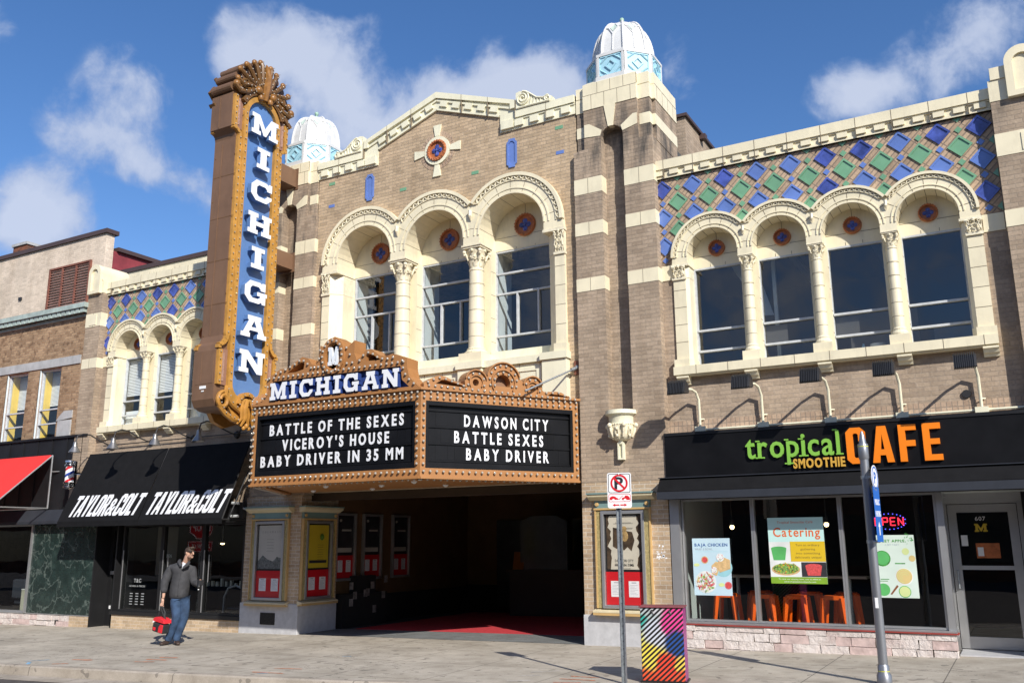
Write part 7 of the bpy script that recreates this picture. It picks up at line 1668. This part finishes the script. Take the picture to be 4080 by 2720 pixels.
# joints (x right, y away from the viewer, z up), relative to the feet
pel = (.08,.0,.93); che = (.06,.0,1.28); nk = (.15,.0,1.545); hd = (.27,.0,1.70)
body = [(.06,.0,.90,.085,.08),(.06,.0,1.10,.10,.09),(.07,.0,1.30,.13,.10),(.10,.0,1.44,.07,.065),(.17,.0,1.545,.056,.056),(.235,.0,1.635,.075,.072),(.265,.0,1.715,.082,.076),(.25,.0,1.785,.06,.058),
  (-.10,-.11,1.42,.035,.035),(-.16,-.19,1.15,.035,.035),(-.145,-.20,.92,.032,.032),(-.15,-.20,.85,.035,.022),
  (.22,.13,1.40,.035,.035),(.27,.14,1.13,.035,.035),(.50,.08,1.12,.032,.032),(.57,.06,1.135,.033,.024),
  (.04,-.06,.84,.07,.07),(.10,-.06,.50,.06,.06),(-.11,-.04,.10,.045,.045),(-.125,-.05,.04,.04,.035),(-.10,-.20,.025,.035,.022),
  (.14,.06,.84,.07,.07),(.19,.04,.50,.06,.06),(.03,.03,.10,.045,.045),(.03,.02,.04,.04,.035),(.16,-.04,.025,.035,.022)]
zof = gz(PX,PY)
body = [(n[0],n[1],n[2]+zof,*n[3:]) for n in body]
ed = [(0,1),(1,2),(2,3),(3,4),(4,5),(5,6),(6,7),(3,8),(8,9),(9,10),(10,11),(3,12),(12,13),(13,14),(14,15),(0,16),(16,17),(17,18),(18,19),(19,20),(0,21),(21,22),(22,23),(23,24),(24,25)]
bo = skinned('body', body, ed, skin_m, PE)
# hands with five fingers each
def hand(wrist, palm, fingers, thumb):
    N = [(*wrist,.03,.022),(*palm,.038,.02)]; E = [(0,1)]
    for f in fingers+[thumb]:
        prev = 1
        for k, p in enumerate(f): N.append((*p,.0105-.001*k)); E.append((prev, len(N)-1)); prev = len(N)-1
    return skinned('hand', [(a,b,c+zof,*r) for a,b,c,*r in N], E, skin_m, PE, 2, 0)
hand((-.165,-.195,.88),(-.155,-.20,.80),[[(-.175+.022*k,-.235+.004*k,.755),(-.172+.021*k,-.235,.722),(-.160+.018*k,-.205,.712)] for k in range(4)],[(-.115,-.225,.80),(-.105,-.235,.765),(-.115,-.235,.735)])
hand((.53,.07,1.13),(.60,.06,1.15),[[(.635,.03,1.185-.02*k),(.655,.0,1.185-.02*k),(.640,-.03,1.18-.02*k)] for k in range(4)],[(.60,.02,1.195),(.615,-.02,1.205),(.625,-.04,1.195)])
# face
hx, hy, hz_ = .265, .0, 1.70+zof
m = MB(); W3 = lambda a,b,c: (PX+hx+a, PY+b, hz_+c)
m.tube([W3(.078,-.005,.028),W3(.100,-.012,-.005),W3(.112,-.015,-.022),W3(.088,-.012,-.030)], [.012,.014,.018,.012], 8); m.ball(W3(-.005,-.078,-.005), .03, 10, 0, (.7,.35,1.1)); m.ball(W3(.075,-.02,-.085), .03, 10, 0, (1,1,.7))
m.build('face_features', skin_m, PE, True)
m = MB(); m.ball(W3(.082,-.018,-.055), .02, 8, 0, (.7,1.3,.35)); m.build('mouth', M('lips',(.33,.13,.11),.5), PE, True)
m = MB(); m.ball(W3(.045,-.02,-.075), .062, 12, 0, (.95,.95,.62)); m.build('beard', M('stubble',(.24,.14,.10),.8,var=.15,scale=60), PE, True)
m = MB(); m.ball(W3(-.016,.0,.040), .094, 16, 0, (.98,.86,.78)); m.ball(W3(-.045,.0,.0), .082, 14, 0, (.75,.92,1.05)); m.tube([W3(.06,-.05,.085),W3(.075,.0,.095),W3(.06,.05,.085)], [.02,.028,.02], 8); m.build('hair', hair_m, PE, True)
m = MB(); m.ball(W3(.078,-.052,.018), .026, 10, 0, (.6,.75,.72)); m.ball(W3(.098,.02,.018), .024, 10, 0, (.5,.75,.72)); m.tube([W3(.072,-.065,.026),W3(.0,-.085,.022)], .005, 5); m.tube([W3(.092,-.035,.026),W3(.10,.0,.026)], .004, 5); m.build('sunglasses', frame_black, PE, True)
# clothing grown on the same joints
def on(i, r, ry=None, d=(0,0,0)): n = body[i]; return (n[0]+d[0], n[1]+d[1], n[2]+d[2], r, ry if ry else r)
J = [(.035,.0,.81+zof,.175,.165), (.035,.0,.93+zof,.20,.18), (.055,.0,1.10+zof,.205,.18), (.085,.0,1.30+zof,.215,.18), (.10,.0,1.44+zof,.155,.13), (.15,.0,1.52+zof,.085,.08), on(8,.105), on(9,.085), on(10,.062,.062,(0,0,.02)), on(12,.092), on(13,.075), on(14,.055,.055,(-.03,0,0))]
jk = skinned('jacket', J, [(0,1),(1,2),(2,3),(3,4),(4,5),(4,6),(6,7),(7,8),(4,9),(9,10),(10,11)], jacket_m, PE, 2)
Jn = [(.07,.0,.99+zof,.15,.14), on(16,.115,.115,(0,0,-.08)), on(17,.09), on(18,.072,.072,(.0,0,.02)), on(18,.078,.078,(-.005,0,-.045)), on(21,.115,.115,(0,0,-.08)), on(22,.09), on(23,.072,.072,(0,0,.02)), on(23,.078,.078,(0,0,-.045))]
skinned('jeans', Jn, [(0,1),(1,2),(2,3),(3,4),(0,5),(5,6),(6,7),(7,8)], jeans_m, PE, 2)
for a, b in ((19,20),(24,25)):
    n, q = body[a], body[b]; skinned('shoe', [(n[0],n[1]+.03,n[2]+.005,.048,.045),(n[0]*.5+q[0]*.5,n[1]*.5+q[1]*.5,q[2]+.022,.05,.042),(q[0],q[1],q[2]+.012,.047,.034),(q[0]+(q[0]-n[0])*.3,q[1]+(q[1]-n[1])*.3,q[2]+.006,.036,.026)], [(0,1),(1,2),(2,3)], shoe_m, PE, 2)
m = MB(); W = lambda a,b,c: (PX+a, PY+b, c+zof)
m.add([W(.20,-.10,1.53),W(.275,-.085,1.50),W(.235,-.135,1.40)], [(0,1,2)]); m.add([W(.2,-.101,1.53),W(.275,-.086,1.50),W(.235,-.136,1.40)], [(2,1,0)]); m.build('undershirt', collar_m, PE)
m = MB(); m.tube([W(.06,-.05,1.555),W(.11,-.11,1.53),W(.20,-.14,1.45)], [.03,.035,.022], 8); m.tube([W(.30,-.03,1.53),W(.31,-.08,1.48),W(.26,-.135,1.42)], [.025,.035,.022], 8); m.tube([W(.23,-.145,1.42),W(.19,-.155,1.15),W(.18,-.15,.92)], .007, 5); m.build('jacket_collar', jacket_m, PE, True)
# bag hanging from his hand, and the camera he holds
BG = thing('camera_bag', 'red and black camera bag hanging by its strap from the hand of the man', 'bag', (-14.6,-2.5,.2))
red_bag = M('bag_red', (.60,.02,.03), .6, var=.1); black_bag = M('bag_black', (.02,.02,.022), .7, var=.2)
z = zof; t_ = radians(-10); Fb = Fr((PX-.15,PY-.22,.24+z),(cos(t_),0,sin(t_)),(-sin(t_),0,cos(t_)),(0,-1,0))
m = MB(); m.fbox(Fb,-.15,.15,.0,.18,-.09,.08); m.build('pouch', black_bag, BG, bevel=.03)
m = MB(); m.prism(Fb,[(-.16,.195),(.165,.195),(.14,.25),(.05,.275),(-.1,.27),(-.145,.24)],-.1,.085); m.prism(Fb,[(.05,.02),(.155,.02),(.155,.17),(.08,.17),(.05,.12)],.08,.10); m.prism(Fb,[(-.11,.03),(-.04,.03),(-.04,.09),(-.11,.09)],.08,.095); m.build('red_flap', red_bag, BG, bevel=.012)
m = MB(); m.tube([Fb(-.15,.2,0),(PX-.19,PY-.22,.62+z),(PX-.155,PY-.225,.73+z),(PX-.13,PY-.22,.62+z),Fb(.15,.2,0)], .014, 6); m.tube([(PX-.13,PY-.22,.72+z),(PX-.07,PY-.2,.60+z),(PX-.05,PY-.22,.50+z)], .02, 6); m.build('strap', black_bag, BG, True)
m = MB(); m.fbox(Fb,-.135,-.115,.165,.195,.08,.1); m.build('buckle', paper, BG)
CM = thing('photo_camera', 'small black camera held forward in the hand of the man', 'camera', (PX+.63,PY-.02,1.1+z))
m = MB(); m.box(PX+.585,PX+.665,PY-.07,PY+.03,1.10+z,1.20+z); m.build('camera_body', black_bag, CM, bevel=.01); m = MB(); m.lathe([(.036,0),(.036,.07),(.03,.08),(.001,.08)], (PX+.625,PY-.05,1.12+z), 16, 0, (.5,-.4,-.77)); m.build('lens', frame_black, CM, True); m = MB(); m.tube([(PX+.62,PY-.05,1.10+z),(PX+.63,PY-.06,1.02+z)], .014, 6); m.build('wrist_strap', paper, CM, True)
